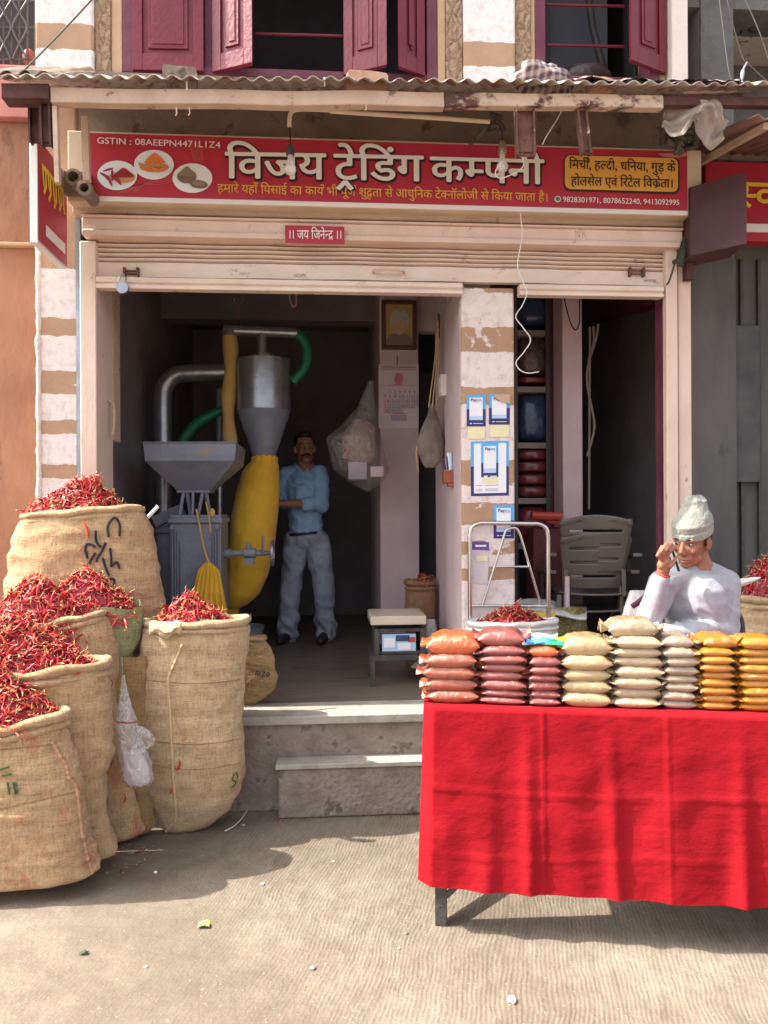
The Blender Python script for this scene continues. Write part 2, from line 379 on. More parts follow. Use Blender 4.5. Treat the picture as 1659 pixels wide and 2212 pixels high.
def ground_mat():
    m, n, l, p, oc = base_nodes('raked_concrete', 0.9)
    big = noise(n, l, oc, 1.3, 8, 0.65); fine = noise(n, l, oc, 70, 6, 0.7); mid = noise(n, l, oc, 9, 8, 0.7)
    wo = mapping(n, l, oc, (1, 1, 1), (0, 0, R(16)))
    wob = n.new('ShaderNodeVectorMath'); wob.operation = 'ADD'
    nv = n.new('ShaderNodeTexNoise'); nv.inputs['Scale'].default_value = 2.2; nv.inputs['Detail'].default_value = 5; l.new(oc, nv.inputs['Vector'])
    sc = n.new('ShaderNodeVectorMath'); sc.operation = 'SCALE'; sc.inputs['Scale'].default_value = 0.10; l.new(nv.outputs['Color'], sc.inputs[0])
    l.new(wo, wob.inputs[0]); l.new(sc.outputs[0], wob.inputs[1])
    wv = N(n, 'ShaderNodeTexWave', wave_type='BANDS', bands_direction='X', Scale=21.0, Distortion=1.9, Detail=6.0); wv.inputs['Detail Scale'].default_value = 6.0; wv.inputs['Detail Roughness'].default_value = 0.7; l.new(wob.outputs[0], wv.inputs['Vector'])
    # the raked part lies right of a soft diagonal line, the left part is trowelled smoother
    sp = n.new('ShaderNodeSeparateXYZ'); l.new(oc, sp.inputs[0])
    edge = math_(n, l, 'ADD', math_(n, l, 'ADD', sp.outputs[0], math_(n, l, 'MULTIPLY', sp.outputs[1], 0.55)), math_(n, l, 'MULTIPLY', mid, 0.5))
    mask = ramp(n, l, math_(n, l, 'MULTIPLY', edge, 0.25), [(0.30, A(0.18, 0.18, 0.18)), (0.46, A(1, 1, 1))])
    wvm = math_(n, l, 'MULTIPLY', wv.outputs['Fac'], mask)
    c = ramp(n, l, big, [(0.30, A(0.142, 0.113, 0.082)), (0.5, A(0.195, 0.160, 0.120)), (0.70, A(0.265, 0.224, 0.176))])
    c = mixc(n, l, 0.5, c, ramp(n, l, mid, [(0.35, A(0.62, 0.58, 0.54)), (0.62, A(1, 1, 1))]), 'MULTIPLY')
    c = mixc(n, l, math_(n, l, 'MULTIPLY', wvm, 0.22), c, A(0.34, 0.30, 0.25))
    stk = noise(n, l, mapping(n, l, wob.outputs[0], (30, 6.5, 1)), 1.0, 7, 0.7)
    c = mixc(n, l, math_(n, l, 'MULTIPLY', mask, 0.5), c, mixc(n, l, 1.0, c, ramp(n, l, stk, [(0.34, A(0.62, 0.59, 0.56)), (0.52, A(1, 1, 1)), (0.66, A(1.22, 1.2, 1.17))]), 'MULTIPLY'))
    sp2 = ramp(n, l, noise(n, l, oc, 28, 8, 0.7), [(0.63, A(0, 0, 0)), (0.70, A(1, 1, 1))])
    c = mixc(n, l, math_(n, l, 'MULTIPLY', sp2, 0.45), c, A(0.40, 0.355, 0.30))
    dk = ramp(n, l, noise(n, l, mapping(n, l, oc, loc=(5, 3, 0)), 2.6, 8, 0.7), [(0.58, A(0, 0, 0)), (0.7, A(1, 1, 1))])
    c = mixc(n, l, math_(n, l, 'MULTIPLY', dk, 0.4), c, A(0.13, 0.10, 0.078))
    c = mixc(n, l, 0.35, c, ramp(n, l, fine, [(0.3, A(0.5, 0.5, 0.5)), (0.65, A(1, 1, 1))]), 'MULTIPLY')
    l.new(c, p.inputs['Base Color'])
    h = math_(n, l, 'ADD', math_(n, l, 'MULTIPLY', math_(n, l, 'MULTIPLY', wvm, ramp(n, l, noise(n, l, oc, 20, 6, 0.7), [(0.35, A(0, 0, 0)), (0.6, A(1, 1, 1))])), 0.7), math_(n, l, 'MULTIPLY', fine, 0.9)); b1 = bumpit(n, l, p, h, 0.55, 0.004)
    bumpit(n, l, p, mid, 0.65, 0.02, b1); return m

def cloth_mat():
    m, n, l, p, oc = base_nodes('red_cotton', 0.95); p.inputs['Specular IOR Level'].default_value = 0.05
    f = noise(n, l, mapping(n, l, oc, (40, 40, 320)), 1, 4); g = noise(n, l, oc, 4, 7, 0.65)
    c = ramp(n, l, g, [(0.3, A(0.245, 0.007, 0.012)), (0.7, A(0.315, 0.011, 0.017))])
    sp = n.new('ShaderNodeSeparateXYZ'); l.new(oc, sp.inputs[0])
    hz = ramp(n, l, sp.outputs[2], [(0.56, A(0, 0, 0)), (0.72, A(1, 1, 1))])
    dust = ramp(n, l, noise(n, l, mapping(n, l, oc, (1.4, 1, 1), loc=(0.3, 0, 0.4)), 4.2, 7, 0.65), [(0.56, A(0, 0, 0)), (0.72, A(1, 1, 1))])
    c = mixc(n, l, math_(n, l, 'MULTIPLY', math_(n, l, 'MULTIPLY', dust, hz), 0.55), c, A(0.62, 0.20, 0.015))
    l.new(c, p.inputs['Base Color']); b1 = bumpit(n, l, p, f, 0.15, 0.002); bumpit(n, l, p, noise(n, l, mapping(n, l, oc, (1, 1, 1.6)), 9, 4, 0.55), 0.5, 0.016, b1); return m

def check_mat():
    m, n, l, p, oc = base_nodes('checked_cotton', 0.9)
    wx = N(n, 'ShaderNodeTexWave', wave_type='BANDS', bands_direction='X', Scale=10, Distortion=1.5); l.new(oc, wx.inputs['Vector'])
    wz = N(n, 'ShaderNodeTexWave', wave_type='BANDS', bands_direction='Z', Scale=10, Distortion=1.5); l.new(oc, wz.inputs['Vector'])
    c = mixc(n, l, 0.5, ramp(n, l, wx.outputs['Fac'], [(0.0, A(0.34, 0.30, 0.28)), (0.35, A(0.2, 0.06, 0.07)), (0.7, A(0.06, 0.07, 0.09))], True), ramp(n, l, wz.outputs['Fac'], [(0.0, A(0.34, 0.30, 0.28)), (0.4, A(0.22, 0.08, 0.08)), (0.75, A(0.05, 0.05, 0.08))], True))
    l.new(c, p.inputs['Base Color']); return m

def carved_mat():
    m, n, l, p, oc = base_nodes('carved_stone_border', 0.85)
    v = N(n, 'ShaderNodeTexVoronoi', feature='DISTANCE_TO_EDGE', Scale=24); l.new(mapping(n, l, oc, (1, 1, 0.6)), v.inputs['Vector'])
    nn = noise(n, l, oc, 14, 5, 0.6, 2.5)
    h = math_(n, l, 'ADD', math_(n, l, 'MULTIPLY', v.outputs['Distance'], 2.0), nn)
    c = ramp(n, l, h, [(0.42, A(0.24, 0.155, 0.10)), (0.62, A(0.42, 0.285, 0.185)), (0.9, A(0.48, 0.33, 0.215))])
    l.new(c, p.inputs['Base Color']); bumpit(n, l, p, h, 1.0, 0.03); return m

def packet_mat(name, c1, c2, gloss=0.13):
    m, n, l, p, oc = base_nodes(name, 0.38); p.inputs['Coat Weight'].default_value = 1.0; p.inputs['Coat Roughness'].default_value = gloss; p.inputs['Coat IOR'].default_value = 1.7
    oi = n.new('ShaderNodeObjectInfo'); rv = oi.outputs['Random']
    off = n.new('ShaderNodeVectorMath'); off.operation = 'ADD'; cx_ = n.new('ShaderNodeCombineXYZ'); l.new(math_(n, l, 'MULTIPLY', rv, 37.0), cx_.inputs[0]); l.new(oc, off.inputs[0]); l.new(cx_.outputs[0], off.inputs[1])
    g = noise(n, l, off.outputs[0], 9, 6, 0.6)
    c = ramp(n, l, g, [(0.3, c1), (0.7, c2)])
    c = mixc(n, l, math_(n, l, 'MULTIPLY', rv, 0.35), c, tuple(x * 0.6 for x in c1[:3]) + (1,))
    l.new(c, p.inputs['Base Color'])
    nb = n.new('ShaderNodeBump'); nb.inputs['Strength'].default_value = 0.9; nb.inputs['Distance'].default_value = 0.012
    l.new(noise(n, l, mapping(n, l, off.outputs[0], (1, 1, 1.5)), 30, 5, 0.65, 0.8), nb.inputs['Height']); l.new(nb.outputs[0], p.inputs['Coat Normal'])
    bumpit(n, l, p, noise(n, l, off.outputs[0], 26, 5, 0.6), 0.6, 0.01); return m

M_ground = ground_mat()
M_cream = mat('cream_paint', A(0.66, 0.50, 0.41), A(0.75, 0.59, 0.49), 5, 0.55, 0.25, 25, stain=A(0.36, 0.25, 0.18), sscale=11, sth=0.625, stretch=(1, 1, 0.5))
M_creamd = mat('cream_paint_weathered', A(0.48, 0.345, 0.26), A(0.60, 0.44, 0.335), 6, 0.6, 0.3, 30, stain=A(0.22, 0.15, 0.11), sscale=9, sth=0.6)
M_shut = mat('shutter_enamel', A(0.68, 0.54, 0.455), A(0.77, 0.635, 0.55), 4, 0.45, 0.2, 30, stain=A(0.36, 0.26, 0.205), sscale=6, sth=0.60, stretch=(1, 1, 2.5))
M_pink = mat('lilac_wall_paint', A(0.56, 0.42, 0.44), A(0.64, 0.50, 0.52), 4, 0.8, 0.2, 40, stain=A(0.36, 0.25, 0.25), sscale=5, sth=0.66)
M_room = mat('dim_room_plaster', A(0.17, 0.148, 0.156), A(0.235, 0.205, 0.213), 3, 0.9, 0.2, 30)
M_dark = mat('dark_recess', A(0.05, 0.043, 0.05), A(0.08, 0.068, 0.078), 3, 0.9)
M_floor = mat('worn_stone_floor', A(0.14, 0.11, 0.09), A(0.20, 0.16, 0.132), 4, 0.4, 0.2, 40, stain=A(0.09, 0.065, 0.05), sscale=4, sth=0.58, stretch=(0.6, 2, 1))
M_plinth = mat('dirty_cement', A(0.20, 0.155, 0.13), A(0.31, 0.25, 0.215), 9, 0.9, 0.6, 40, stain=A(0.145, 0.11, 0.095), sscale=9, sth=0.57)
M_slab = mat('stone_slab', A(0.30, 0.275, 0.235), A(0.42, 0.385, 0.33), 9, 0.7, 0.3, 50)
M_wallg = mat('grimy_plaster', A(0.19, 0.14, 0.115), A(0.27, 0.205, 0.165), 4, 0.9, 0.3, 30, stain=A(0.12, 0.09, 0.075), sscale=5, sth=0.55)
M_maroon = mat('maroon_gloss_paint', A(0.135, 0.013, 0.028), A(0.19, 0.023, 0.042), 5, 0.42, 0.15, 40, stain=A(0.30, 0.10, 0.11), sscale=14, sth=0.7)
M_maroon2 = mat('faded_maroon_frame', A(0.12, 0.025, 0.05), A(0.17, 0.05, 0.08), 5, 0.6, 0.2, 30)
M_tan = mat('tan_distemper', A(0.47, 0.31, 0.195), A(0.55, 0.37, 0.24), 5, 0.85, 0.3, 30)
M_carved = carved_mat()
M_orange = mat('orange_distemper', A(0.31, 0.145, 0.085), A(0.40, 0.20, 0.12), 4, 0.9, 0.4, 25, stain=A(0.24, 0.12, 0.075), sscale=6, sth=0.60, stretch=(1, 1, 0.5))
M_salmon = mat('salmon_paint', A(0.52, 0.20, 0.165), A(0.58, 0.25, 0.21), 4, 0.85, 0.2, 30)
M_rust = mat('rusty_iron', A(0.10, 0.045, 0.035), A(0.19, 0.085, 0.06), 18, 0.85, 0.4, 60, stain=A(0.62, 0.47, 0.36), sscale=11, sth=0.60)
M_peel = mat('peeling_cream_beam', A(0.52, 0.38, 0.28), A(0.62, 0.47, 0.36), 8, 0.7, 0.4, 40, stain=A(0.105, 0.045, 0.04), sscale=5.5, sth=0.50, stretch=(0.6, 1, 1))
M_rustd = mat('dark_rusty_iron', A(0.075, 0.032, 0.032), A(0.12, 0.05, 0.045), 16, 0.85, 0.3, 60)
M_corr = mat('weathered_tin_sheet', A(0.50, 0.46, 0.42), A(0.66, 0.62, 0.57), 7, 0.45, 0.2, 40, metal=0.35, stain=A(0.30, 0.17, 0.11), sscale=5, sth=0.52)
M_steel = mat('brushed_steel', A(0.62, 0.60, 0.58), A(0.72, 0.70, 0.68), 20, 0.24, metal=1.0)
M_greypaint = mat('grey_hammer_paint', A(0.15, 0.165, 0.205), A(0.21, 0.225, 0.27), 8, 0.42, 0.15, 60, stain=A(0.27, 0.20, 0.14), sscale=7, sth=0.60)
M_galv = mat('galvanised_sheet', A(0.30, 0.32, 0.36), A(0.40, 0.42, 0.46), 12, 0.3, 0.1, 30, metal=0.75)
M_black = mat('black_rubber', A(0.02, 0.02, 0.022), None, rough=0.6)
M_iron = mat('dark_iron', A(0.05, 0.045, 0.045), A(0.085, 0.075, 0.07), 14, 0.6, 0.2, 60)
M_white = mat('white_enamel', A(0.74, 0.72, 0.70), A(0.82, 0.80, 0.78), 8, 0.5)
M_signred = mat('sign_red_vinyl', A(0.40, 0.022, 0.045), A(0.46, 0.03, 0.055), 2.5, 0.45, 0.1, 8)
M_signwhite = mat('sign_white_print', A(0.80, 0.74, 0.72), None, rough=0.5)
M_signblack = mat('sign_dark_print', A(0.035, 0.015, 0.025), None, rough=0.5)
M_signyel = mat('sign_yellow_print', A(0.72, 0.35, 0.06), A(0.76, 0.40, 0.08), 6, 0.5)
M_yellow = mat('yellow_print', A(0.80, 0.55, 0.06), A(0.86, 0.62, 0.08), 6, 0.5)
M_pvc = mat('old_pvc_pipe', A(0.62, 0.50, 0.36), A(0.74, 0.62, 0.48), 9, 0.45)
M_glass = mat('clear_bulb_glass', A(0.9, 0.85, 0.8), None, rough=0.08, alpha=0.45, coat=1.0)
M_brass = mat('old_brass', A(0.45, 0.33, 0.2), None, rough=0.4, metal=0.8)
M_rope = mat('jute_twine', A(0.50, 0.35, 0.20), A(0.62, 0.46, 0.28), 60, 0.9)
M_wirew = mat('white_wire', A(0.75, 0.72, 0.68), None, rough=0.5)
M_cloth = cloth_mat(); M_check = check_mat()
M_burl = burlap('burlap', A(0.40, 0.25, 0.135), A(0.57, 0.39, 0.225))
M_burlr = burlap('burlap_red_stained', A(0.41, 0.255, 0.14), A(0.55, 0.375, 0.215), A(0.42, 0.10, 0.05))
M_burlp = burlap('burlap_pale', A(0.47, 0.325, 0.185), A(0.61, 0.45, 0.275))
M_burld = burlap('burlap_dark', A(0.29, 0.175, 0.08), A(0.41, 0.26, 0.125))
M_greenb = burlap('green_sacking', A(0.16, 0.19, 0.075), A(0.34, 0.32, 0.17))
M_ink = mat('black_marker_ink', A(0.025, 0.022, 0.03), None, rough=0.9)
M_inkg = mat('green_marker_ink', A(0.05, 0.10, 0.035), None, rough=0.9)
M_smoke = mat('smoky_polythene', A(0.30, 0.23, 0.21), A(0.46, 0.38, 0.35), 7, 0.12, 0.8, 12, alpha=0.26, coat=1.0)
M_plastic = mat('milky_polythene', A(0.70, 0.68, 0.68), A(0.80, 0.78, 0.77), 9, 0.18, 0.5, 14, alpha=0.36, coat=1.0)
def film(name, col, cover=0.16, gloss=0.16):
    m, n, l, p, oc = base_nodes(name, 0.3); out = n['Material Output']; n.remove(p)
    t = n.new('ShaderNodeBsdfTransparent'); t.inputs[0].default_value = (.93, .92, .92, 1); d = n.new('ShaderNodeBsdfDiffuse'); d.inputs[0].default_value = col; g = n.new('ShaderNodeBsdfGlossy'); g.inputs['Roughness'].default_value = 0.14
    b = n.new('ShaderNodeBump'); b.inputs['Strength'].default_value = 1.0; b.inputs['Distance'].default_value = 0.03; l.new(noise(n, l, oc, 16, 5, 0.6, 1.0), b.inputs['Height']); l.new(b.outputs[0], g.inputs['Normal']); l.new(b.outputs[0], d.inputs['Normal'])
    cr = ramp(n, l, noise(n, l, mapping(n, l, oc, (1, 1, .5)), 11, 4, 0.6, 1.5), [(0.47, A(cover, cover, cover)), (0.5, A(cover * 2.4, cover * 2.4, cover * 2.4)), (0.53, A(cover, cover, cover))])
    m1 = n.new('ShaderNodeMixShader'); l.new(cr, m1.inputs[0]); l.new(t.outputs[0], m1.inputs[1]); l.new(d.outputs[0], m1.inputs[2])
    m2 = n.new('ShaderNodeMixShader'); m2.inputs[0].default_value = gloss; l.new(m1.outputs[0], m2.inputs[1]); l.new(g.outputs[0], m2.inputs[2]); l.new(m2.outputs[0], out.inputs[0]); return m
M_film = film('clear_polythene', A(0.70, 0.62, 0.58), 0.06, 0.09); M_film2 = film('milky_thin_polythene', A(0.80, 0.78, 0.80), 0.26, 0.12)
M_whitepoly = mat('white_woven_plastic', A(0.62, 0.60, 0.58), A(0.74, 0.72, 0.70), 12, 0.5, 0.4, 30)
M_ybag = mat('yellow_filter_cloth', A(0.62, 0.34, 0.02), A(0.76, 0.43, 0.035), 6, 0.85, 0.4, 22, sheen=0.2)
M_tanbag = mat('tan_filter_cloth', A(0.50, 0.30, 0.09), A(0.60, 0.37, 0.13), 6, 0.85, 0.3, 25)
M_green = mat('green_hose', A(0.012, 0.12, 0.075), A(0.02, 0.17, 0.10), 10, 0.4)
M_chair = mat('taupe_plastic', A(0.105, 0.092, 0.082), A(0.14, 0.122, 0.11), 5, 0.42, 0.05, 30)
M_skin = mat('brown_skin', A(0.27, 0.115, 0.068), A(0.34, 0.155, 0.095), 18, 0.5, 0.08, 90, spec=0.4)
M_skind = mat('dark_brown_skin', A(0.29, 0.135, 0.085), A(0.36, 0.175, 0.115), 18, 0.5, 0.08, 90)
M_hair = mat('black_hair', A(0.012, 0.010, 0.010), A(0.03, 0.025, 0.025), 90, 0.5, 0.4, 160)
M_eye = mat('eye_white', A(0.42, 0.37, 0.33), None, rough=0.25)
M_shirtg = mat('pale_grey_jersey', A(0.30, 0.31, 0.345), A(0.37, 0.38, 0.41), 6, 0.85, 0.15, 60, sheen=0.2)
M_shirtb = mat('light_blue_cotton', A(0.25, 0.42, 0.62), A(0.32, 0.50, 0.70), 6, 0.85, 0.2, 40)
M_jeans = mat('grey_blue_denim', A(0.22, 0.245, 0.31), A(0.40, 0.43, 0.50), 8, 0.9, 0.25, 60)
M_hat = mat('pale_grey_knit', A(0.21, 0.22, 0.19), A(0.33, 0.33, 0.29), 9, 0.95, 0.4, 70, sheen=0.3, stain=A(0.22, 0.22, 0.2), sscale=11, sth=0.66)
M_shoe = mat('dark_leather', A(0.03, 0.025, 0.025), None, rough=0.5)
M_paper = mat('printed_paper', A(0.66, 0.55, 0.60), A(0.72, 0.61, 0.66), 9, 0.7)
M_frame = mat('dark_wood', A(0.075, 0.04, 0.03), A(0.11, 0.06, 0.045), 20, 0.45, stretch=(1, 1, 0.2))
M_pblue = mat('poster_sky_blue', A(0.10, 0.40, 0.78), None, rough=0.45)
M_pnavy = mat('poster_navy', A(0.03, 0.03, 0.16), None, rough=0.45)
M_pwhite = mat('poster_white', A(0.78, 0.80, 0.84), None, rough=0.45)
M_plight = mat('poster_pale_blue', A(0.45, 0.62, 0.84), None, rough=0.45)
M_pnote = mat('pale_yellow_note', A(0.72, 0.68, 0.40), A(0.78, 0.74, 0.48), 10, 0.7)
M_ppurple = mat('poster_purple', A(0.14, 0.06, 0.26), None, rough=0.45)
M_pink2 = mat('faint_pink_print', A(0.62, 0.20, 0.28), None, rough=0.7)
M_grayprint = mat('faint_grey_print', A(0.42, 0.36, 0.44), None, rough=0.7)
M_redplast = mat('red_plastic', A(0.42, 0.05, 0.03), A(0.5, 0.07, 0.04), 8, 0.4)
M_bluebag = mat('blue_bundle', A(0.025, 0.045, 0.11), A(0.05, 0.08, 0.17), 12, 0.3, 0.8, 18, coat=0.6)
M_redbag = mat('red_bundle', A(0.16, 0.02, 0.025), A(0.25, 0.04, 0.04), 12, 0.3, 0.8, 18, coat=0.6)
M_brownbag = mat('brown_bundle', A(0.07, 0.045, 0.05), A(0.14, 0.09, 0.09), 12, 0.35, 0.8, 18, coat=0.5)
M_brick = mat('red_brick', A(0.40, 0.22, 0.15), A(0.52, 0.32, 0.23), 20, 0.9, 0.5, 50)
M_grille = mat('grey_painted_grille', A(0.10, 0.09, 0.09), None, rough=0.6)
M_conc = mat('grimy_concrete', A(0.10, 0.098, 0.097), A(0.175, 0.17, 0.165), 4, 0.9, 0.5, 25, stain=A(0.085, 0.085, 0.09), sscale=4, sth=0.55)
M_concpale = mat('flaking_whitewash', A(0.40, 0.37, 0.32), A(0.50, 0.47, 0.42), 6, 0.9, 0.4, 25, stain=A(0.13, 0.09, 0.075), sscale=12, sth=0.58)
M_greydoor = mat('grey_tin_door', A(0.08, 0.078, 0.077), A(0.135, 0.13, 0.127), 3, 0.7, 0.2, 20, stain=A(0.08, 0.075, 0.075), sscale=5, sth=0.6, stretch=(1, 1, 0.4))
M_c1 = mat('chilli_red', A(0.48, 0.026, 0.036), A(0.60, 0.045, 0.05), 30, 0.34, spec=0.5)
M_c2 = mat('chilli_dark_red', A(0.27, 0.010, 0.020), A(0.38, 0.018, 0.028), 30, 0.34, spec=0.5)
M_c3 = mat('chilli_orange_red', A(0.58, 0.065, 0.03), A(0.62, 0.10, 0.05), 30, 0.38, spec=0.5)
M_c4 = mat('chilli_stalk', A(0.55, 0.33, 0.13), A(0.62, 0.42, 0.2), 30, 0.6)
CH = [M_c1, M_c2, M_c3, M_c4]

# ------------------------------------------------------------------ the ground
g = MB().add([(-60, -60, 0), (60, -60, 0), (60, 60, 0), (-60, 60, 0)], [(0, 1, 2, 3)]).build('ground', M_ground, smooth=False); tag(g, kind='structure')

# ------------------------------------------------------------------ the spice shop
YF = 4.08
def xf(u, Y=YF, v=1000): return float(W(u, v, Y)[0])
def zf(v, Y=YF, u=700): return float(W(u, v, Y)[2])
shop = thing('spice_shop', 'pale two storey spice shop with striped pillars, raised roller shutter and maroon window leaves', 'shop', (0, YF, 0))
PZ = 0.48
XL, XR = xf(82), 2.35
# plinth, slab, step
p = MB(); p.box(-1.75, XR, 3.81, 4.5, 0.0, PZ - 0.045); p.build('plinth', M_plinth, shop, bevel=0.006)
MB().box(-1.75, XR, 3.785, 4.06, PZ - 0.045, PZ).build('plinth_slab', M_slab, shop, bevel=0.006)
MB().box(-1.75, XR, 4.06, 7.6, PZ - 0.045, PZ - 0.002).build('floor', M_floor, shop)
sx0 = float(G(602, 1645, 0.27)[0])
st = MB(); st.box(sx0, 1.25, 3.70, 3.81, 0, 0.245); st.build('step', M_plinth, shop, bevel=0.012)
MB().box(sx0 - 0.012, 1.25, 3.688, 3.81, 0.245, 0.27).build('step_slab', M_slab, shop, bevel=0.004)
# striped pillars
TAN = A(0.46, 0.285, 0.185); WHT = A(0.76, 0.66, 0.64)
def stops_from(vs, u, Y):
    s = [(zf(v, Y, u), k) for v, k in vs]; s.sort(key=lambda q: q[0]); return s
Lp = stops_from([(2200, 0), (1180, 1), (1120, 0), (1040, 1), (1005, 0), (945, 1), (910, 0), (853, 1), (805, 0), (730, 1), (690, 0), (590, 1), (520, 1)], 120, YF)
# (v, k) marks the stripe ABOVE that height: k 1 is tan, 0 is white
M_strL = stripe_mat('left_pillar_paint', [(0.0, 0)] + Lp, TAN, WHT, 0.66)
Cp = stops_from([(2200, 0), (1262, 1), (1228, 0), (1200, 1), (1172, 0), (1135, 1), (1090, 0), (1052, 1), (1000, 0), (880, 1), (838, 0), (770, 1), (712, 0), (637, 1)], 1050, 4.05)
M_strC = stripe_mat('middle_pillar_paint', [(0.0, 0)] + Cp, TAN, WHT, 0.58)
Up_ = stops_from([(175, 1), (157, 0), (115, 1), (58, 0), (10, 0), (-50, 1)], 140, 4.18)
M_strU = stripe_mat('upper_pillar_paint', [(0.0, 1)] + Up_, A(0.50, 0.32, 0.21), A(0.80, 0.75, 0.74), 0.75)
MB().box(XL, xf(170), YF, 4.5, 0, 3.70).build('pillar', M_strL, shop, bevel=0.014)
xc0, xc1 = xf(998, 4.05), xf(1112, 4.05)
ztop = zf(621, 4.05, 1050)
MB().box(xc0, xc1, 4.05, 4.6, PZ - 0.002, ztop).build('pillar', M_strC, shop, bevel=0.010)
MB().box(xc0 + 0.012, xc1 - 0.012, 4.6, 5.15, PZ, 3.28).build('partition_wall', M_pink, shop, bevel=0.005)
MB().box(xc0 - 0.004, xc0 + 0.02, 4.075, 4.6, PZ, 2.74).build('partition_wall', M_pink, shop)
re_ = MB(); zz = np.linspace(0.3, 3.66, 130)
re_.tube([(XL + .006 + .004 * nz3((0, 0, z), 9), YF + .002 + .004 * nz3((3, 0, z), 11), z) for z in zz], [.014 * (1 + .55 * nz3((1, 2, z), 14) + .3 * nz3((1, 5, z), 40)) for z in zz], 9)
re_.build('rough_edge', mat('sun_catching_edge', A(0.60, 0.52, 0.47), A(0.74, 0.66, 0.60), 30, 0.9, 0.5, 60), shop, ang=80)  # bumpy strip added so the pillar corner shows a bright sunlit line
# posts of the shutter frame
pl = MB(); pl.box(xf(174, 4.0), xf(209, 4.0), 4.0, 4.3, PZ, zf(520, 4.0, 190)); pl.build('shutter_post', M_cream, shop, bevel=0.005)
MB().box(xf(163, 4.0), xf(173, 4.0), 4.02, 4.3, PZ, zf(470, 4.0, 170)).build('shutter_channel', M_galv, shop)
pr = MB(); pr.box(xf(1441, 4.0), xf(1466, 4.0), 4.0, 4.05, 0, zf(510, 4.0, 1450)); pr.box(xf(1467, 4.03), xf(1495, 4.03), 4.03, 4.09, 0, zf(470, 4.0, 1450)); pr.build('shutter_post', M_cream, shop, bevel=0.006)
MB().box(xf(1420, 4.14), xf(1446, 4.14), 4.10, 4.16, PZ, 2.8).build('inner_post', M_maroon2, shop)
# roller shutter pulled up
xs0, xs1 = xf(211, 4.02), xf(1441, 4.02)
rs_z = lambda v: zf(v, 4.02, 700)
prof = []
zt, zb = rs_z(520), rs_z(572); nsl = 5
for i in range(nsl):
    za = zt + (zb - zt) * i / nsl; zc = zt + (zb - zt) * (i + 1) / nsl
    for t in np.linspace(0, 1, 6)[:-1]: prof.append((4.06 - 0.030 * math.sin(math.pi * t), za + (zc - za) * t))
    prof.append((4.085, zc + 0.003)); prof.append((4.085, zc + 0.0005))
prof += [(4.04, rs_z(574)), (4.035, rs_z(606)), (4.07, rs_z(607))]
sh = MB()
sh.grid(lambda a, b: (xs0 + (xs1 - xs0) * a, np.interp(b * (len(prof) - 1), range(len(prof)), [q[0] for q in prof]) + 0.004 * math.sin(a * 40), np.interp(b * (len(prof) - 1), range(len(prof)), [q[1] for q in prof]) + 0.012 * math.sin(a * 2.2 + 0.3) * b), 60, len(prof) - 1)
shutter = sh.build('roller_shutter', M_shut, shop, ang=50)
for a, b in ((xs0, xc0 + 0.0), (xc1 + 0.02, xs1 - 0.02)):
    MB().prism_x([(4.0, rs_z(608)), (4.0, rs_z(618)), (4.015, rs_z(621)), (4.0, rs_z(624)), (4.0, rs_z(632)), (4.06, rs_z(632)), (4.06, rs_z(608))], a, b).build('bottom_rail', M_shut, shutter, bevel=0.003)
hp = lambda u, v: W(u, v, 4.0)
hb = MB(); hb.tube(spline([W(806, 588, 4.03), W(812, 584, 4.01), W(840, 583, 4.0), W(868, 585, 4.01), W(874, 590, 4.03)], 5), 0.007); hb.build('handle', M_creamd, shutter)
for u in (285, 1378):
    lb = MB(); z0 = zf(597, 4.02, u); z1 = zf(578, 4.02, u); x0 = xf(u - 17, 4.02); x1 = xf(u + 17, 4.02)
    lb.box(x0, x0 + 0.012, 4.012, 4.04, z0, z1).box(x1 - 0.012, x1, 4.012, 4.04, z0, z1).box(x0 + 0.012, x1 - 0.012, 4.02, 4.032, z0 + 0.012, z0 + 0.018).box(x0 + 0.012, x1 - 0.012, 4.02, 4.032, z1 - 0.018, z1 - 0.012)
    lb.build('lock_plate', M_rust, shutter)
pk = MB(); c = W(265, 622, 3.97); pk.lathe((c[0], c[1] - 0.012, c[2]), [(0.001, 0), (0.03, 0.001), (0.032, 0.006), (0.032, 0.02), (0.028, 0.026), (0.001, 0.026)], 20, 'y', cap=False); pk.tube([(c[0] - 0.016, c[1], c[2] + 0.022), (c[0] - 0.017, c[1], c[2] + 0.05), (c[0], c[1] + 0.01, c[2] + 0.075), (c[0] + 0.017, c[1], c[2] + 0.05), (c[0] + 0.016, c[1], c[2] + 0.022)], 0.005)
tag(pk.build('padlock', M_galv, loc=c), 'round steel padlock hanging at the left end of the raised shutter', 'padlock')
# beam over the shutter, cornice, wall above
bx0, bx1 = xf(178, 3.97), xf(1478, 3.97)
bz0, bz1 = zf(519, 3.97), zf(474, 3.97)
bm_ = MB(); bm_.box(bx0, bx1, 3.975, 4.1, bz0 + 0.03, bz1 - 0.017); bm_.box(bx0 + 0.004, bx1 - 0.004, 3.962, 4.1, bz0, bz0 + 0.029); bm_.box(bx0 + 0.002, bx1 - 0.002, 3.955, 4.1, bz1 - 0.0165, bz1 - 0.006); bm_.build('shutter_box', M_cream, shop, bevel=0.004)
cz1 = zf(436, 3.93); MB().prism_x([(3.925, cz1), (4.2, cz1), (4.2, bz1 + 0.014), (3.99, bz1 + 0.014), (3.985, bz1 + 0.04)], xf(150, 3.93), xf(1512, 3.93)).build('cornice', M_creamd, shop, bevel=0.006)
MB().box(XL, xf(1500), YF + 0.012, 4.5, cz1 - 0.02, 3.76).build('front_wall', M_wallg, shop)
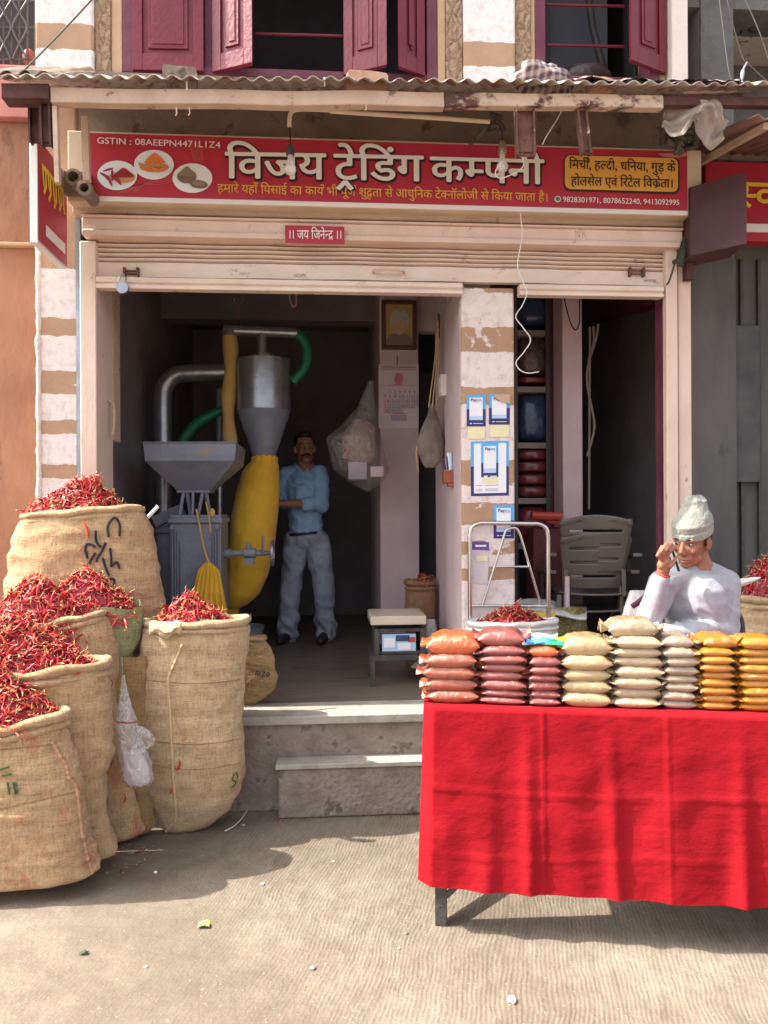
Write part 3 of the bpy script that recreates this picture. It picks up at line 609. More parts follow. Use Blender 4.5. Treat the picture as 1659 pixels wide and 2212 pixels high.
# back of house: side walls, rear wall, ceiling, roof
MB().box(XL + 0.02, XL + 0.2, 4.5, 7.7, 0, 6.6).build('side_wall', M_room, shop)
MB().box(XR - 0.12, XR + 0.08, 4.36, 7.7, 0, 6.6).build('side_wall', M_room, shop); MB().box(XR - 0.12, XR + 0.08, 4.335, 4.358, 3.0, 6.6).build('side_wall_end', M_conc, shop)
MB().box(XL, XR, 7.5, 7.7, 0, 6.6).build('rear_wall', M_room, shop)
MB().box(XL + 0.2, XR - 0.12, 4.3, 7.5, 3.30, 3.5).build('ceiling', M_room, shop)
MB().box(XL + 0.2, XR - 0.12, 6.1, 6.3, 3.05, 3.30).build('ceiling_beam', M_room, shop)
MB().box(XL - 0.1, XR + 0.1, 4.0, 7.7, 6.6, 6.75).build('roof', M_wallg, shop)
# tan jamb panel behind the left post
MB().box(xf(214, 4.32), xf(246, 4.32), 4.32, 4.46, zf(951, 4.32, 230), 2.78).build('door_jamb', M_creamd, shop, bevel=0.004)
jp = MB(); jp.tube(spline([W(214, 850, 4.2), W(240, 868, 4.2), W(246, 880, 4.2), W(246, 915, 4.2), W(243, 940, 4.2)], 6), 0.008); jp.build('bent_pipe', M_creamd, shop)
# inner column with calendar, its side, lintel; right bay
YC = 5.6
MB().box(xf(821, YC), xf(905, YC), YC, 6.9, PZ, 3.28).build('inner_column', M_pink, shop, bevel=0.006)
MB().box(xf(905, YC) + 0.002, xf(975, YC), 5.7, 5.8, zf(706, YC), 3.28).build('door_lintel', M_pink, shop)
MB().box(xf(905, YC), 1.35, 5.9, 6.1, PZ, 2.6).build('doorway_shade_panel', M_dark, shop)  # dark slab, its colour stands in for shade in the doorway gap
MB().box(xf(1216, 4.75), xf(1259, 4.75), 4.75, 4.95, PZ, 3.28).build('inner_post', M_pink, shop, bevel=0.006)
MB().box(xf(1190, 5.0), xf(1216, 5.0), 5.0, 5.1, PZ, 3.28).build('inner_panel', M_maroon2, shop)
MB().add([W(1262, 700, 5.9), W(1430, 652, 4.5), W(1430, 600, 4.5), W(1262, 620, 5.9)], [(0, 1, 2, 3)]).add([W(1262, 700, 5.9) + np.array([0, .03, 0]), W(1430, 652, 4.5) + np.array([0.2, 0, 0]), W(1430, 600, 4.5) + np.array([0.2, 0, 0]), W(1262, 620, 5.9) + np.array([0, .03, 0])], [(3, 2, 1, 0)]).build('loft_board', M_maroon2, shop)
# upper storey
YU = 4.2
zu0 = 3.90
ux = lambda u: xf(u, YU, 100)
MB().box(ux(78), ux(204), 4.18, 4.5, zu0, 6.6).build('upper_pillar', M_strU, shop, bevel=0.014)
MB().box(ux(205), ux(239), YU, 4.5, zu0, 6.6).build('carved_border', M_carved, shop, bevel=0.004)
MB().box(ux(240), ux(262), YU + 0.01, 4.5, zu0, 6.6).build('window_surround', M_tan, shop)
MB().box(ux(946), ux(962), YU + 0.01, 4.5, zu0, 6.6).build('window_surround', M_tan, shop)
MB().box(ux(963), ux(999), YU, 4.5, zu0, 6.6).build('carved_border', M_carved, shop, bevel=0.004)
MB().box(ux(1000), ux(1112), 4.18, 4.5, zu0, 6.6).build('upper_pillar', M_strU, shop, bevel=0.012)
MB().box(ux(1113), ux(1147), YU, 4.5, zu0, 6.6).build('carved_border', M_carved, shop, bevel=0.004)
MB().box(ux(1148), ux(1156), YU + 0.01, 4.5, zu0, 6.6).build('window_surround', M_tan, shop)
MB().box(ux(1425), ux(1441), YU + 0.01, 4.5, zu0, 6.6).build('carved_border', M_carved, shop)
MB().box(ux(1442), ux(1476), 4.14, 4.5, zu0 - 0.05, 6.6).build('corner_pillar', mat('pale_pink_paint', A(0.68, 0.57, 0.53), A(0.76, 0.65, 0.61), 6, 0.7, 0.2, 30), shop, bevel=0.006)
MB().box(ux(205), ux(1440), YU + 0.02, 4.5, 5.5, 6.6).build('upper_wall', M_tan, shop)
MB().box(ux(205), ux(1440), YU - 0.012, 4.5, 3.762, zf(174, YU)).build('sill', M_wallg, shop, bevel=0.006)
def leaf_mb(mb, hx, hz0, hz1, w, ang, y, sgn=1, fr=0.055):
    """a panelled window leaf hung at x = hx and swung open by ang"""
    t = 0.032; c, s = math.cos(ang), math.sin(ang)
    def T(a, b, z): return (hx + sgn * a * c + (-sgn * b * s if False else 0), y - a * s + b, z)
    def bxx(a0, a1, b0, b1, z0, z1):
        v = [T(a, b, z) for z in (z0, z1) for b in (b0, b1) for a in (a0, a1)]
        mb.add(v, [(0, 2, 3, 1), (4, 5, 7, 6), (0, 1, 5, 4), (2, 6, 7, 3), (0, 4, 6, 2), (1, 3, 7, 5)])
    bxx(0, fr, 0, t, hz0, hz1); bxx(w - fr, w, 0, t, hz0, hz1); bxx(fr, w - fr, 0.001, t - 0.001, hz0, hz0 + 0.09)
    zs = hz0 + 0.09
    while zs < hz1 - 0.2:
        ze = min(zs + 0.62, hz1 - 0.05)
        bxx(fr, w - fr, 0.014, t - 0.008, zs, ze)
        q = 0.03; bxx(fr + q, w - fr - q, 0.003, 0.014, zs + q, ze - q); bxx(fr + q + .022, w - fr - q - .022, -0.002, 0.003, zs + q + .022, ze - q - .022)
        bxx(fr, w - fr, 0.001, t - 0.001, ze, ze + 0.06); zs = ze + 0.06
def window(x0, x1, z0, z1, name='window'):
    f = MB(); fw = 0.06
    f.box(x0, x0 + fw, YU + 0.005, YU + 0.14, z0, z1).box(x1 - fw, x1, YU + 0.005, YU + 0.14, z0, z1).box(x0 + fw, x1 - fw, YU + 0.008, YU + 0.13, z0, z0 + 0.05).box(x0 + fw, x1 - fw, YU + 0.008, YU + 0.13, z1 - 0.05, z1)
    return f.build(name, M_maroon2, shop, bevel=0.004)
wz0 = zf(170, YU); w1 = window(ux(263), ux(945), wz0, 5.48)
def leaf(win, u_h, u_e, vb, ang, sgn, y=YU + 0.0):
    m = MB(); hx = ux(u_h); w = abs(ux(u_e) - hx) / math.cos(ang); leaf_mb(m, hx, zf(vb, YU, u_h), 5.45, w, ang, y, sgn); return m.build('window_leaf', M_maroon, win, bevel=0.003)
leaf(w1, 286, 441, 152, R(2), 1, YU - 0.01); leaf(w1, 458, 549, 156, R(24), 1, YU - 0.005); leaf(w1, 742, 832, 163, R(26), 1, YU - 0.005); leaf(w1, 918, 857, 165, R(28), -1, YU - 0.005)
for v in (73, -160): 
    MB().tube([W(552, v, 4.3), W(742, v + 5, 4.3)], 0.008).build('window_bar', M_maroon, w1)
MB().box(ux(441) + 0.002, ux(458) - 0.002, YU + 0.02, YU + 0.12, wz0 + 0.05, 5.43).build('mullion', M_maroon2, w1)
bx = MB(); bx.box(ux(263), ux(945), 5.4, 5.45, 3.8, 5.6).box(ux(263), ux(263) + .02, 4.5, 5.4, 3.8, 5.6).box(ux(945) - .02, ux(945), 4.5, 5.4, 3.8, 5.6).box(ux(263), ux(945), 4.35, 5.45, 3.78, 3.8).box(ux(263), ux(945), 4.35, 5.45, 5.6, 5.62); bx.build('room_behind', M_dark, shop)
w2 = window(ux(1157), ux(1424), zf(180, YU, 1250), 5.48)
leaf(w2, 1438, 1345, 160, R(24), -1, YU - 0.01)
for v in (10, 97): MB().tube([W(1180, v, 4.3), W(1348, v + 4, 4.3)], 0.008).build('window_bar', M_maroon, w2)
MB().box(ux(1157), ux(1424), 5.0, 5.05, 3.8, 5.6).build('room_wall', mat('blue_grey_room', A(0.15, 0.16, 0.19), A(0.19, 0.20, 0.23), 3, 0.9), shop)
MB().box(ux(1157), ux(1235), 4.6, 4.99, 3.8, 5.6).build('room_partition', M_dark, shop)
pp = MB(); pp.tube([W(1270, -20, 4.7), W(1280, 60, 4.7), W(1310, 175, 4.7)], 0.025); tag(pp.build('leaning_pole', M_iron, loc=W(1310, 175, 4.7)), 'dark pole leaning inside the small upper right window', 'pole')
tb = MB(); c = W(1262, 168, 4.55)
tb.ell(c, (0.17, 0.1, 0.10), 18, 10); tb.v = [(x + 0.02 * nz3((x, y, z), 14), y, z + 0.035 * nz3((x, y, z), 9)) for x, y, z in tb.v]
tag(tb.build('cloth_bundle', M_brownbag, loc=c), 'dark crumpled bundle lying on the sill of the small upper right window', 'bundle')
# ------------------------------------------------------------------ tin awning over the shop front
YE = 3.35
aw = thing('tin_awning', 'corrugated tin awning with a peeling beam across the whole shop front', 'awning', W(760, 215, YE)); aw.rotation_euler.y = -0.026
ex = lambda u: xf(u, YE, 210)
fz0, fz1 = zf(225, YE, 700), zf(193, YE, 700)
def wob_box(x0, x1, y0, y1, z0, z1, n, mb):
    def sec(a): 
        x = x0 + (x1 - x0) * a; dz = 0.006 * nz3((x * 3, 0, 0)) ; dy = 0.006 * nz3((x * 2, 4, 0)); return x, dy, dz
    v = []; f = []
    for i in range(n + 1):
        x, dy, dz = sec(i / n); v += [(x, y0 + dy, z0 + dz), (x, y1 + dy, z0 + dz), (x, y1 + dy, z1 + dz), (x, y0 + dy, z1 + dz)]
    for i in range(n):
        for j in range(4): f.append((4 * i + j, 4 * i + (j + 1) % 4, 4 * i + 4 + (j + 1) % 4, 4 * i + 4 + j))
    f += [(3, 2, 1, 0), (4 * n, 4 * n + 1, 4 * n + 2, 4 * n + 3)]; mb.add(v, f)
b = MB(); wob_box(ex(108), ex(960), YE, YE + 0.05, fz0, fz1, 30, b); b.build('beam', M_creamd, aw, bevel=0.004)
b = MB(); wob_box(ex(960) + 0.003, ex(1435), YE + 0.004, YE + 0.05, fz0 + 0.004, fz1 - 0.002, 18, b); b.build('beam', M_peel, aw, bevel=0.004)
b = MB(); wob_box(ex(1435) + .003, ex(1720), YE + 0.012, YE + 0.05, fz0 + 0.022, fz1 - 0.004, 10, b); b.build('beam', M_rustd, aw)
MB().box(ex(4), ex(108) - 0.002, YE - 0.01, YE + 0.07, fz0 + 0.012, fz1 + 0.012).build('beam_end', M_rustd, aw, bevel=0.004)
# sheet: rises to the wall
zr0 = fz1 + 0.02; x0s, x1s = ex(-6), ex(1760)
def sheet(xa, xb, y0, y1, z0, z1, name, amp=0.0095, ph=0.0, m=M_corr):
    nu = int((xb - xa) / 0.0076)
    s = MB(); s.grid(lambda a, b: (xa + (xb - xa) * a, y0 + (y1 - y0) * b + 0.008 * nz3((a * 25, b, 0)) * (1 - b), z0 + (z1 - z0) * b + amp * math.sin(2 * math.pi * (xa + (xb - xa) * a) / 0.076 + ph) + 0.008 * nz3((a * 9, b * 3, 2))), nu, 8)
    o = s.build(name, m, aw, ang=60); k = o.modifiers.new('solid', 'SOLIDIFY'); k.thickness = 0.0025; return o
sheet(x0s, x1s, YE - 0.05, 4.17, zr0, zr0 + 0.42, 'tin_sheet')
sheet(x0s - 0.03, ex(118), YE - 0.02, 4.0, zr0 + 0.03, zr0 + 0.44, 'tin_sheet', 0.0115, 1.5, mat('brown_old_tin', A(0.22, 0.16, 0.12), A(0.32, 0.25, 0.20), 7, 0.7, 0.2, 40))
# hanging iron brackets
def bracket(u0, u1, v0, v1, Y, m=M_rustd, lean=0.0, name='bracket'):
    a = W((u0 + u1) / 2, v0, Y); w = (u1 - u0) * PX(Y); h = (v1 - v0) * PX(Y); mb = MB()
    def T(x, y, z): return (a[0] + x + lean * (-z) / h, a[1] + y, a[2] + z)
    def bb(xa, xb, ya, yb, za, zb):
        v = [T(x, y, z) for z in (za, zb) for y in (ya, yb) for x in (xa, xb)]; mb.add(v, [(0, 2, 3, 1), (4, 5, 7, 6), (0, 1, 5, 4), (2, 6, 7, 3), (0, 4, 6, 2), (1, 3, 7, 5)])
    bb(-w / 2, -w / 2 + 0.008, 0, 0.04, -h, 0); bb(w / 2 - 0.008, w / 2, 0, 0.04, -h, 0); bb(-w / 2 + 0.008, w / 2 - 0.008, 0.024, 0.032, -h + 0.004, -0.002)
    bb(-w / 2 + 0.008, w / 2 - 0.008, 0.018, 0.03, -h + 0.02, -h + 0.09)
    return mb.build(name, m, aw)
bracket(1113, 1156, 238, 345, YE + 0.02, M_rust); bracket(1246, 1268, 242, 345, YE + 0.02, M_rust, 0.02); bracket(84, 106, 203, 292, YE + 0.02)
bracket(60, 84, 203, 285, YE + 0.10)
MB().box(ex(108), ex(118), YE + 0.02, YE + 0.05, zf(372, YE, 113), fz0 - 0.002).build('hanger', M_creamd, aw)
MB().box(ex(126), ex(142), YE + 0.3, YE + 0.33, zf(372, YE + .3, 135), fz0 + 0.1).build('hanger', M_creamd, aw)
for u in (408, 380, 1195, 1272, 790): MB().tube([W(u, 222, YE - 0.012), W(u + 1, 236, YE - 0.014), W(u - 2, 240, YE - 0.01)], 0.003, 6).build('hook_bolt', M_creamd, aw)
for u in (404, 702, 63): MB().tube([W(u, 185, YE), W(u, 166, YE)], 0.004, 6).build('roof_bolt', M_white, aw)

def rough_block(mb, c, s, rot=0.0, seed=0):
    n = 5; c = np.array(c)
    def fn(mbx):
        pass
    bm = bmesh.new(); bmesh.ops.create_cube(bm, size=1.0); bmesh.ops.subdivide_edges(bm, edges=bm.edges[:], cuts=4, use_grid_fill=True)
    cr, sr = math.cos(rot), math.sin(rot); idx = {}
    vs = []
    for v in bm.verts:
        p = np.array(v.co) * np.array(s); k = 1 - 0.05 * (max(abs(v.co.x), abs(v.co.y)) > 0.49) * (abs(v.co.z) > 0.49)
        p = p * k + 0.006 * np.array([nz3(p, 30, seed), nz3(p, 30, seed + 5), nz3(p, 30, seed + 9)])
        vs.append((c[0] + p[0] * cr - p[1] * sr, c[1] + p[0] * sr + p[1] * cr, c[2] + p[2]))
    bm.verts.index_update(); fs = [tuple(w.index for w in f.verts) for f in bm.faces]; bm.free(); mb.add(vs, fs)
for (u0, u1, v0, v1, Y, lab, m) in ((748, 835, 170, 196, 3.46, 'pale red brick lying on the middle of the tin awning', M_brick), (1270, 1318, 182, 200, 3.5, 'dusky red brick beside the checked cloth on the tin awning', M_brick), (357, 425, 160, 182, 3.5, 'grey broken roof tile lying near the left end of the tin awning', M_wallg)):
    a = W((u0 + u1) / 2, (v0 + v1) / 2, Y); mb = MB(); rough_block(mb, a, ((u1 - u0) * PX(Y), 0.1, (v1 - v0) * PX(Y) + 0.02), 0.1, u0)
    tag(mb.build('brick' if m is M_brick else 'broken_tile', m, loc=a), lab, 'brick' if m is M_brick else 'tile')
cl = MB(); a = W(1195, 180, 3.52)
def clf(s, t):
    th = 2 * math.pi * s; ph = math.pi * t; r = np.array([0.135, 0.10, 0.085])
    p = np.array([math.sin(ph) * math.cos(th), math.sin(ph) * math.sin(th), math.cos(ph)]) * r
    k = 1 + 0.35 * nz3(p, 13) + 0.12 * nz3(p, 34, 4)
    q = p * k; q[0] += -0.3 * q[2] - 0.03; return a + q
cl.grid(clf, 48, 30, closed_u=True)
xa, xb = xf(1240, 3.38, 190), xf(1600, 3.38, 200)
cl.grid(lambda s, t: (xa + (xb - xa) * s, 3.30 + 0.2 * t, zr0 + 0.016 + 0.026 * (xa + (xb - xa) * s - W(760, 215, YE)[0]) + 0.1 * t + 0.016 * nz3((s * 16, t * 5, 1)) + 0.012 * (1 - s) * math.sin(s * 22)), 60, 6)
tag(cl.build('checked_cloth', M_check, loc=a, ang=80), 'crumpled checked cloth heaped on the right half of the tin awning', 'cloth')
ps = MB(); c0 = W(1505, 222, 3.38)
wds = 158 * PX(3.38)
ps.grid(lambda s, t: (c0[0] + (s - 0.5) * wds * (1 - 0.18 * t) + 0.02 * math.sin(t * 5), 3.39 + 0.05 * math.sin(s * 7 + t * 3) + 0.03 * nz3((s * 5, t * 5, 0)) - 0.02 * t, c0[2] - t * (0.13 + 0.05 * math.sin(s * 9) + 0.03 * s) + 0.012 * nz3((s * 9, t * 7, 4))), 34, 18)
tag(ps.build('plastic_sheet', mat('dusty_plastic_sheet', A(0.32, 0.25, 0.20), A(0.46, 0.38, 0.32), 7, 0.22, 0.5, 12, alpha=0.72, coat=0.8), loc=c0, ang=80), 'dusty torn plastic sheet hanging from the right end of the awning', 'plastic sheet')
tg = MB(); c1 = W(1478, 288, 3.72)
for i in range(26):
    q = c1 + np.array([rng.uniform(-.07, .08), rng.uniform(0, .1), rng.uniform(-.05, .05)]); r = q + np.array([rng.uniform(-.05, .05), rng.uniform(-.03, .03), rng.uniform(-.05, .02)])
    tg.tube(spline([q, (q + r) / 2 + rng.uniform(-.03, .03, 3), r], 4), rng.uniform(.006, .016), 6)
tag(tg.build('rag_bundle', mat('dark_green_rag', A(0.05, 0.06, 0.045), A(0.12, 0.105, 0.085), 9, 0.95, 0.5, 30), loc=c1), 'dark tangle of rags and wire above the right end of the name board', 'rags')

M_iron2 = mat('weathered_grey_cable', A(0.10, 0.092, 0.088), None, rough=0.8)
# conduits and bulbs
def bulb(label, pipe, cord, vb0, vb1, Y, u):
    r0 = thing('hanging_bulb', label, 'light bulb', W(u, vb1, Y))
    MB().tube(spline([W(a, b_, Y) for a, b_ in pipe], 6), 0.0105, 10).build('conduit', M_pvc, r0)
    MB().tube(spline([W(a, b_, Y) for a, b_ in cord], 6), 0.0035, 6).build('cord', M_black, r0)
    h0 = W(u, cord[-1][1], Y); hz = (vb0 - cord[-1][1]) * PX(Y)
    MB().lathe(h0, [(0.004, 0.004), (0.013, 0), (0.019, -hz * .4), (0.021, -hz * .75), (0.019, -hz)], 16).build('holder', M_iron if u < 800 else M_brass, r0)
    L = (vb1 - vb0) * PX(Y); q = W(u, vb0, Y)
    MB().lathe(q, [(0.013, 0), (0.0135, -L * .18), (0.018, -L * .36), (0.027, -L * .58), (0.029, -L * .74), (0.022, -L * .92), (0.010, -L * .99), (0.001, -L)], 20).build('glass', M_glass, r0)
    MB().lathe((q[0], q[1], q[2]), [(0.005, 0), (0.004, -L * .35), (0.006, -L * .5), (0.001, -L * .55)], 8).build('filament_stem', M_brass, r0)
bulb('bare bulb on a dark cord from the bent left conduit, before the large lettering', [(712, 238), (680, 236), (648, 236), (632, 240), (626, 252), (625, 274)], [(625, 270), (627, 295), (627, 314)], 336, 378, 3.62, 627)
bulb('bare bulb with brass holder hanging left of the broad rusty bracket', [(712, 240), (800, 246), (930, 254), (1058, 263)], [(1058, 263), (1078, 270), (1084, 285), (1085, 306)], 334, 372, 3.62, 1085)
wt = MB()
for i in range(9):
    q = W(1065 + rng.uniform(-25, 22), 268 + rng.uniform(-22, 30), 3.66); r = q + np.array([rng.uniform(-.06, .06), rng.uniform(-.02, .04), rng.uniform(-.06, .06)])
    wt.tube(spline([q, (q + r) / 2 + rng.uniform(-.04, .04, 3), r], 5), 0.012 if i < 4 else 0.006, 6)
tag(wt.build('wire_tangle', M_iron, loc=W(1065, 275, 3.66)), 'dark tangle of wires where the long conduit ends above the name board', 'wires')
M_iron2 = mat('weathered_grey_cable', A(0.10, 0.092, 0.088), None, rough=0.8)
# curly white wire
def wire(name, pts, Y, r, m, label, cat='wire', n=8):
    P = [W(a, b_, Y) for a, b_ in pts]; mb = MB().tube(spline(P, n), r, 6); return tag(mb.build(name, m, loc=P[0]), label, cat)
wire('white_wire', [(1085, 348), (1070, 372), (1080, 385), (1108, 376), (1128, 362), (1130, 345), (1118, 330)], 3.5, 0.0022, M_wirew, 'white wire looped round the foot of the broad rusty bracket')
wire('white_wire', [(1112, 380), (1126, 410), (1124, 460), (1128, 510), (1118, 570), (1128, 605), (1138, 632), (1128, 660), (1114, 684), (1130, 708), (1146, 734), (1132, 760), (1115, 782), (1122, 798), (1140, 806), (1164, 803)], 3.92, 0.0030, M_wirew, 'curly white wire dangling in front of the right bay beside the poster pillar')
wire('loose_twine', [(1228, 208), (1205, 255), (1180, 295), (1172, 312)], 3.5, 0.0028, M_wirew, 'thin pale cord slanting down from the checked cloth on the awning')
wire('stay_cable', [(205, -8), (140, 62), (52, 152)], 3.5, 0.004, M_iron2, 'taut grey stay cable slanting across the upper left corner', n=4)
wire('grey_cable', [(1553, -10), (1561, 53), (1575, 154), (1592, 196)], 3.8, 0.003, M_iron2, 'leftmost slack grey cable in front of the upper right concrete house')
wire('grey_cable', [(1569, -10), (1583, 52), (1604, 122), (1616, 137), (1662, 180)], 3.8, 0.003, M_iron2, 'knotted grey cable between two others in the upper right corner')
wire('grey_cable', [(1606, -10), (1640, 68), (1665, 140)], 3.8, 0.003, M_iron2, 'rightmost grey cable crossing the upper right corner')
wire('thin_pole', [(1476, 199), (1560, 197), (1680, 191)], 3.7, 0.009, M_pvc, 'thin pale pole lying above the right end of the awning', 'pole', 3)
kt = MB().tube(spline([W(1614, 135, 3.8), W(1606, 150, 3.8), W(1603, 170, 3.8), W(1605, 194, 3.8)], 5), [0.006] * 6 + [0.011] * 4 + [0.007] * 6, 7); tag(kt.build('cloth_strip', M_galv, loc=W(1606, 160, 3.8)), 'grey rag knotted on the middle cable in the upper right corner', 'rag')
# green tassel at the right post
ts = MB(); P = [W(1478, 512, 3.96), W(1478, 530, 3.95), W(1475, 548, 3.945), W(1471, 575, 3.95)]
ts.tube(spline(P, 6), [0.006] * 5 + [0.013] * 4 + [0.018] * 6 + [0.015] * 4, 9); ts.tube(spline([W(1474, 520, 3.96), W(1464, 552, 3.96), W(1456, 575, 3.96), W(1446, 606, 3.97), W(1440, 615, 3.99)], 6), 0.005, 6); ts.ell(W(1457, 566, 3.96), (0.014, 0.012, 0.014), 10, 8)
tag(ts.build('tassel_cord', mat('dark_green_cord', A(0.03, 0.05, 0.04), A(0.06, 0.08, 0.065), 30, 0.9, 0.4, 60), loc=P[0]), 'dark green tassel and cord tied at the top of the right shutter post', 'cord')

# ------------------------------------------------------------------ name board
YS = 3.90
nbd = thing('name_board', 'long red shop name board with white Hindi lettering under the awning', 'sign', W(830, 470, YS))
sxx = lambda u: xf(u, YS, 370)
szz = lambda u, v: float(W(u, v, YS)[2])
zt_ = (szz(190, 285) + szz(1483, 330)) / 2; zb_ = (szz(190, 421) + szz(1483, 457)) / 2; zb2 = (szz(190, 430) + szz(1483, 468)) / 2
MB().box(sxx(146), sxx(1516), YS + 0.004, YS + 0.16, zb2 - 0.002, zt_ + 0.012).build('frame', mat('sign_frame_cream', A(0.60, 0.47, 0.34), A(0.72, 0.58, 0.44), 4, 0.6, 0.1, 20), nbd, bevel=0.003)
MB().box(sxx(190), sxx(1485), YS, YS + 0.003, zb2, zb_ - 0.001).build('white_border', M_signwhite, nbd)
pnl = MB(); pnl.grid(lambda a, b_: (sxx(190) + (sxx(1484) - sxx(190)) * a, YS - 0.002 + 0.004 * (1 - abs(2 * b_ - 1) ** 4) * 0 + 0.0015 * nz3((a * 14, b_ * 2, 0)), zb_ + (zt_ - zb_) * b_), 60, 6); pnl.build('panel', M_signred, nbd)
L1, L2, L3 = YS - 0.006, YS - 0.009, YS - 0.012
# pale fold at the upper right corner
MB().add([(sxx(1440), L1, szz(1440, 345)), (sxx(1483), L1, szz(1483, 338)), (sxx(1483), L1, szz(1483, 331)), (sxx(1420), L1, szz(1420, 333))], [(0, 1, 2, 3)]).build('fold', mat('worn_pink_vinyl', A(0.50, 0.16, 0.17), A(0.55, 0.25, 0.24), 8, 0.5), nbd)
swp = mat('pale_red_print', A(0.60, 0.15, 0.17), None, rough=0.5)
sw = MB()
for i in range(7):
    for base in ([(400 + i * 5, 300), (412 + i * 4, 322), (420 + i * 3, 350)], [(255 + i * 6, 418), (300 + i * 4, 402 - i * 2), (352, 398 - i * 4), (385, 386 - i * 3)]):
        pts = spline([(sxx(a), szz(a, b_)) for a, b_ in base], 6); v, f = strip([(q[0], q[1]) for q in pts], 0.0022); sw.add([(p[0], L1 + 0.001, p[1]) for p in v], f)
sw.build('swirl_print', swp, nbd)
def fit_text(parent, name, s, u0, u1, v_base_l, v_base_r, v_head_l, Y, off, m, Yoff, rise=0.622, sh=(0, 0)):
    x0, x1 = xf(u0, Y, v_base_l), xf(u1, Y, v_base_r); zb0 = float(W(u0, v_base_l, Y)[2]); size = (float(W(u0, v_head_l, Y)[2]) - zb0) / rise; zb1 = float(W(u1, v_base_r, Y)[2])
    mb = MB(); V, F, wd = dtext(s, 0.0); sc = (x1 - x0) / wd
    if off > .04: shs = [(off * math.cos(k * .785), off * math.sin(k * .785)) for k in range(8)]
    elif off > .011: shs = [(-off * .7, 0), (0, off * .5), (off * .7, 0), (0, -off * .5)]
    else: shs = [(0, 0)]
    for k, (ax_, az_) in enumerate(shs): mb.add([(x0 + (p[0] + ax_) * sc + sh[0], Yoff - .0002 * p[2] - .0007 * k / len(shs) * (1 if off < .04 else -2), zb0 + (zb1 - zb0) * (p[0] / wd) + (p[1] + az_) * size + sh[1]) for p in V], F)
    return mb.build(name, m, parent, smooth=False)
for s, u0, u1, vl, vr, vh in (('िवजय', 488, 702, 386, 389, 331), ('टvेिडंग', 722, 912, 389, 393, 335), ('क{म}पनी', 930, 1172, 393, 399, 341)):
    fit_text(nbd, 'large_lettering_outline', s, u0, u1, vl, vr, vh, YS, 0.050, M_signblack, L1 - 0.001, sh=(0.004, -0.004))
    fit_text(nbd, 'large_lettering', s, u0, u1, vl, vr, vh, YS, 0.026, M_signwhite, L2 - 0.001)
fit_text(nbd, 'yellow_lettering', 'हमारे यहाँ िपसाई का काय^ भी पूण^ शुद<धता से आधुिनक टे{क}नॉलोजी से िकया जाता है।', 470, 1184, 416, 436, 399, YS, 0.016, M_signyel, L1)
fit_text(nbd, 'registration_lettering', 'GSTIN :', 210, 285, 311, 314, 297, YS, 0.014, M_signwhite, L1, rise=0.72); fit_text(nbd, 'registration_lettering', '08AEEPN4471L1Z4', 292, 477, 314, 321, 300, YS, 0.014, M_signwhite, L1, rise=0.72)
def rrect(u0, u1, v0, v1, r=14, n=6):
    pts = []
    for cu, cv, a0 in ((u1 - r, v0 + r, 0), (u0 + r, v0 + r, 90), (u0 + r, v1 - r, 180), (u1 - r, v1 - r, 270)):
        for k in range(n + 1):
            a = R(a0 + 90 * k / n); pts.append((cu + r * math.cos(a), cv - r * math.sin(a)))
    return pts
def flat(parent, name, pts_uv, Y, Yoff, m, skew=0.0):
    v = [W(a, b_ + skew * (a - 1340), Y) for a, b_ in pts_uv]; v = [(p[0], Yoff, p[2]) for p in v]
    return MB().add(v, [tuple(range(len(v)))]).build(name, m, parent, smooth=False)
flat(nbd, 'yellow_box_border', rrect(1217, 1467, 338, 417), YS, L1, M_signblack, 0.028)
flat(nbd, 'yellow_box', rrect(1219, 1463, 340, 413, 13), YS, L2, M_signyel, 0.028)
fit_text(nbd, 'dark_lettering', 'िमची^, ह{ल}दी, धिनया, गुड़ के', 1228, 1457, 366, 374, 348, YS, 0.014, M_signblack, L3)
fit_text(nbd, 'dark_lettering', 'होलसेल एवं िरटेल िवक~ेता।', 1232, 1453, 402, 408, 384, YS, 0.014, M_signblack, L3)
fit_text(nbd, 'phone_number_lettering', '9828301971, 8078652240, 9413092995', 1215, 1467, 437, 444, 425, YS, 0.016, M_signwhite, L1, rise=0.72)
def oval(cu, cv, ru, rv, n=32, k=1.0): return [(cu + ru * k * math.cos(2 * math.pi * i / n), cv + rv * k * math.sin(2 * math.pi * i / n)) for i in range(n)]
ico = flat(nbd, 'phone_icon', oval(1204, 431, 7, 7), YS, L1, M_pwhite); flat(ico, 'phone_icon_disc', oval(1204, 431, 5, 5), YS, L2, mat('icon_green', A(0.10, 0.22, 0.12), None, rough=0.5))
spice = {'r': mat('print_chilli_red', A(0.30, 0.015, 0.03), None, rough=0.5), 'o': mat('print_turmeric_orange', A(0.72, 0.20, 0.05), None, rough=0.5), 't': mat('print_root_tan', A(0.55, 0.27, 0.10), None, rough=0.5), 'b': mat('print_coriander_brown', A(0.28, 0.19, 0.14), None, rough=0.5), 'd': mat('print_bowl_dark', A(0.20, 0.13, 0.10), None, rough=0.5)}
def rov(cu, cv, ru, rv, a, n=14): return [(cu + ru * math.cos(t) * math.cos(a) - rv * math.sin(t) * math.sin(a), cv + ru * math.cos(t) * math.sin(a) + rv * math.sin(t) * math.cos(a)) for t in np.linspace(0, 6.283, n + 1)[:-1]]
def photo(cu, cv, items):
    o = flat(nbd, 'spice_photo', oval(cu, cv, 43, 32), YS, L1, M_pwhite)
    for k, (nm, pts, c) in enumerate(items): flat(o, nm, pts, YS, L2 - 0.0012 * k, spice[c])
hp_ = lambda cu, cv, w, h: [(cu - w, cv), (cu - w * .5, cv - h * .6), (cu - w * .12, cv - h), (cu + w * .12, cv - h * .98), (cu + w * .55, cv - h * .55), (cu + w, cv)]
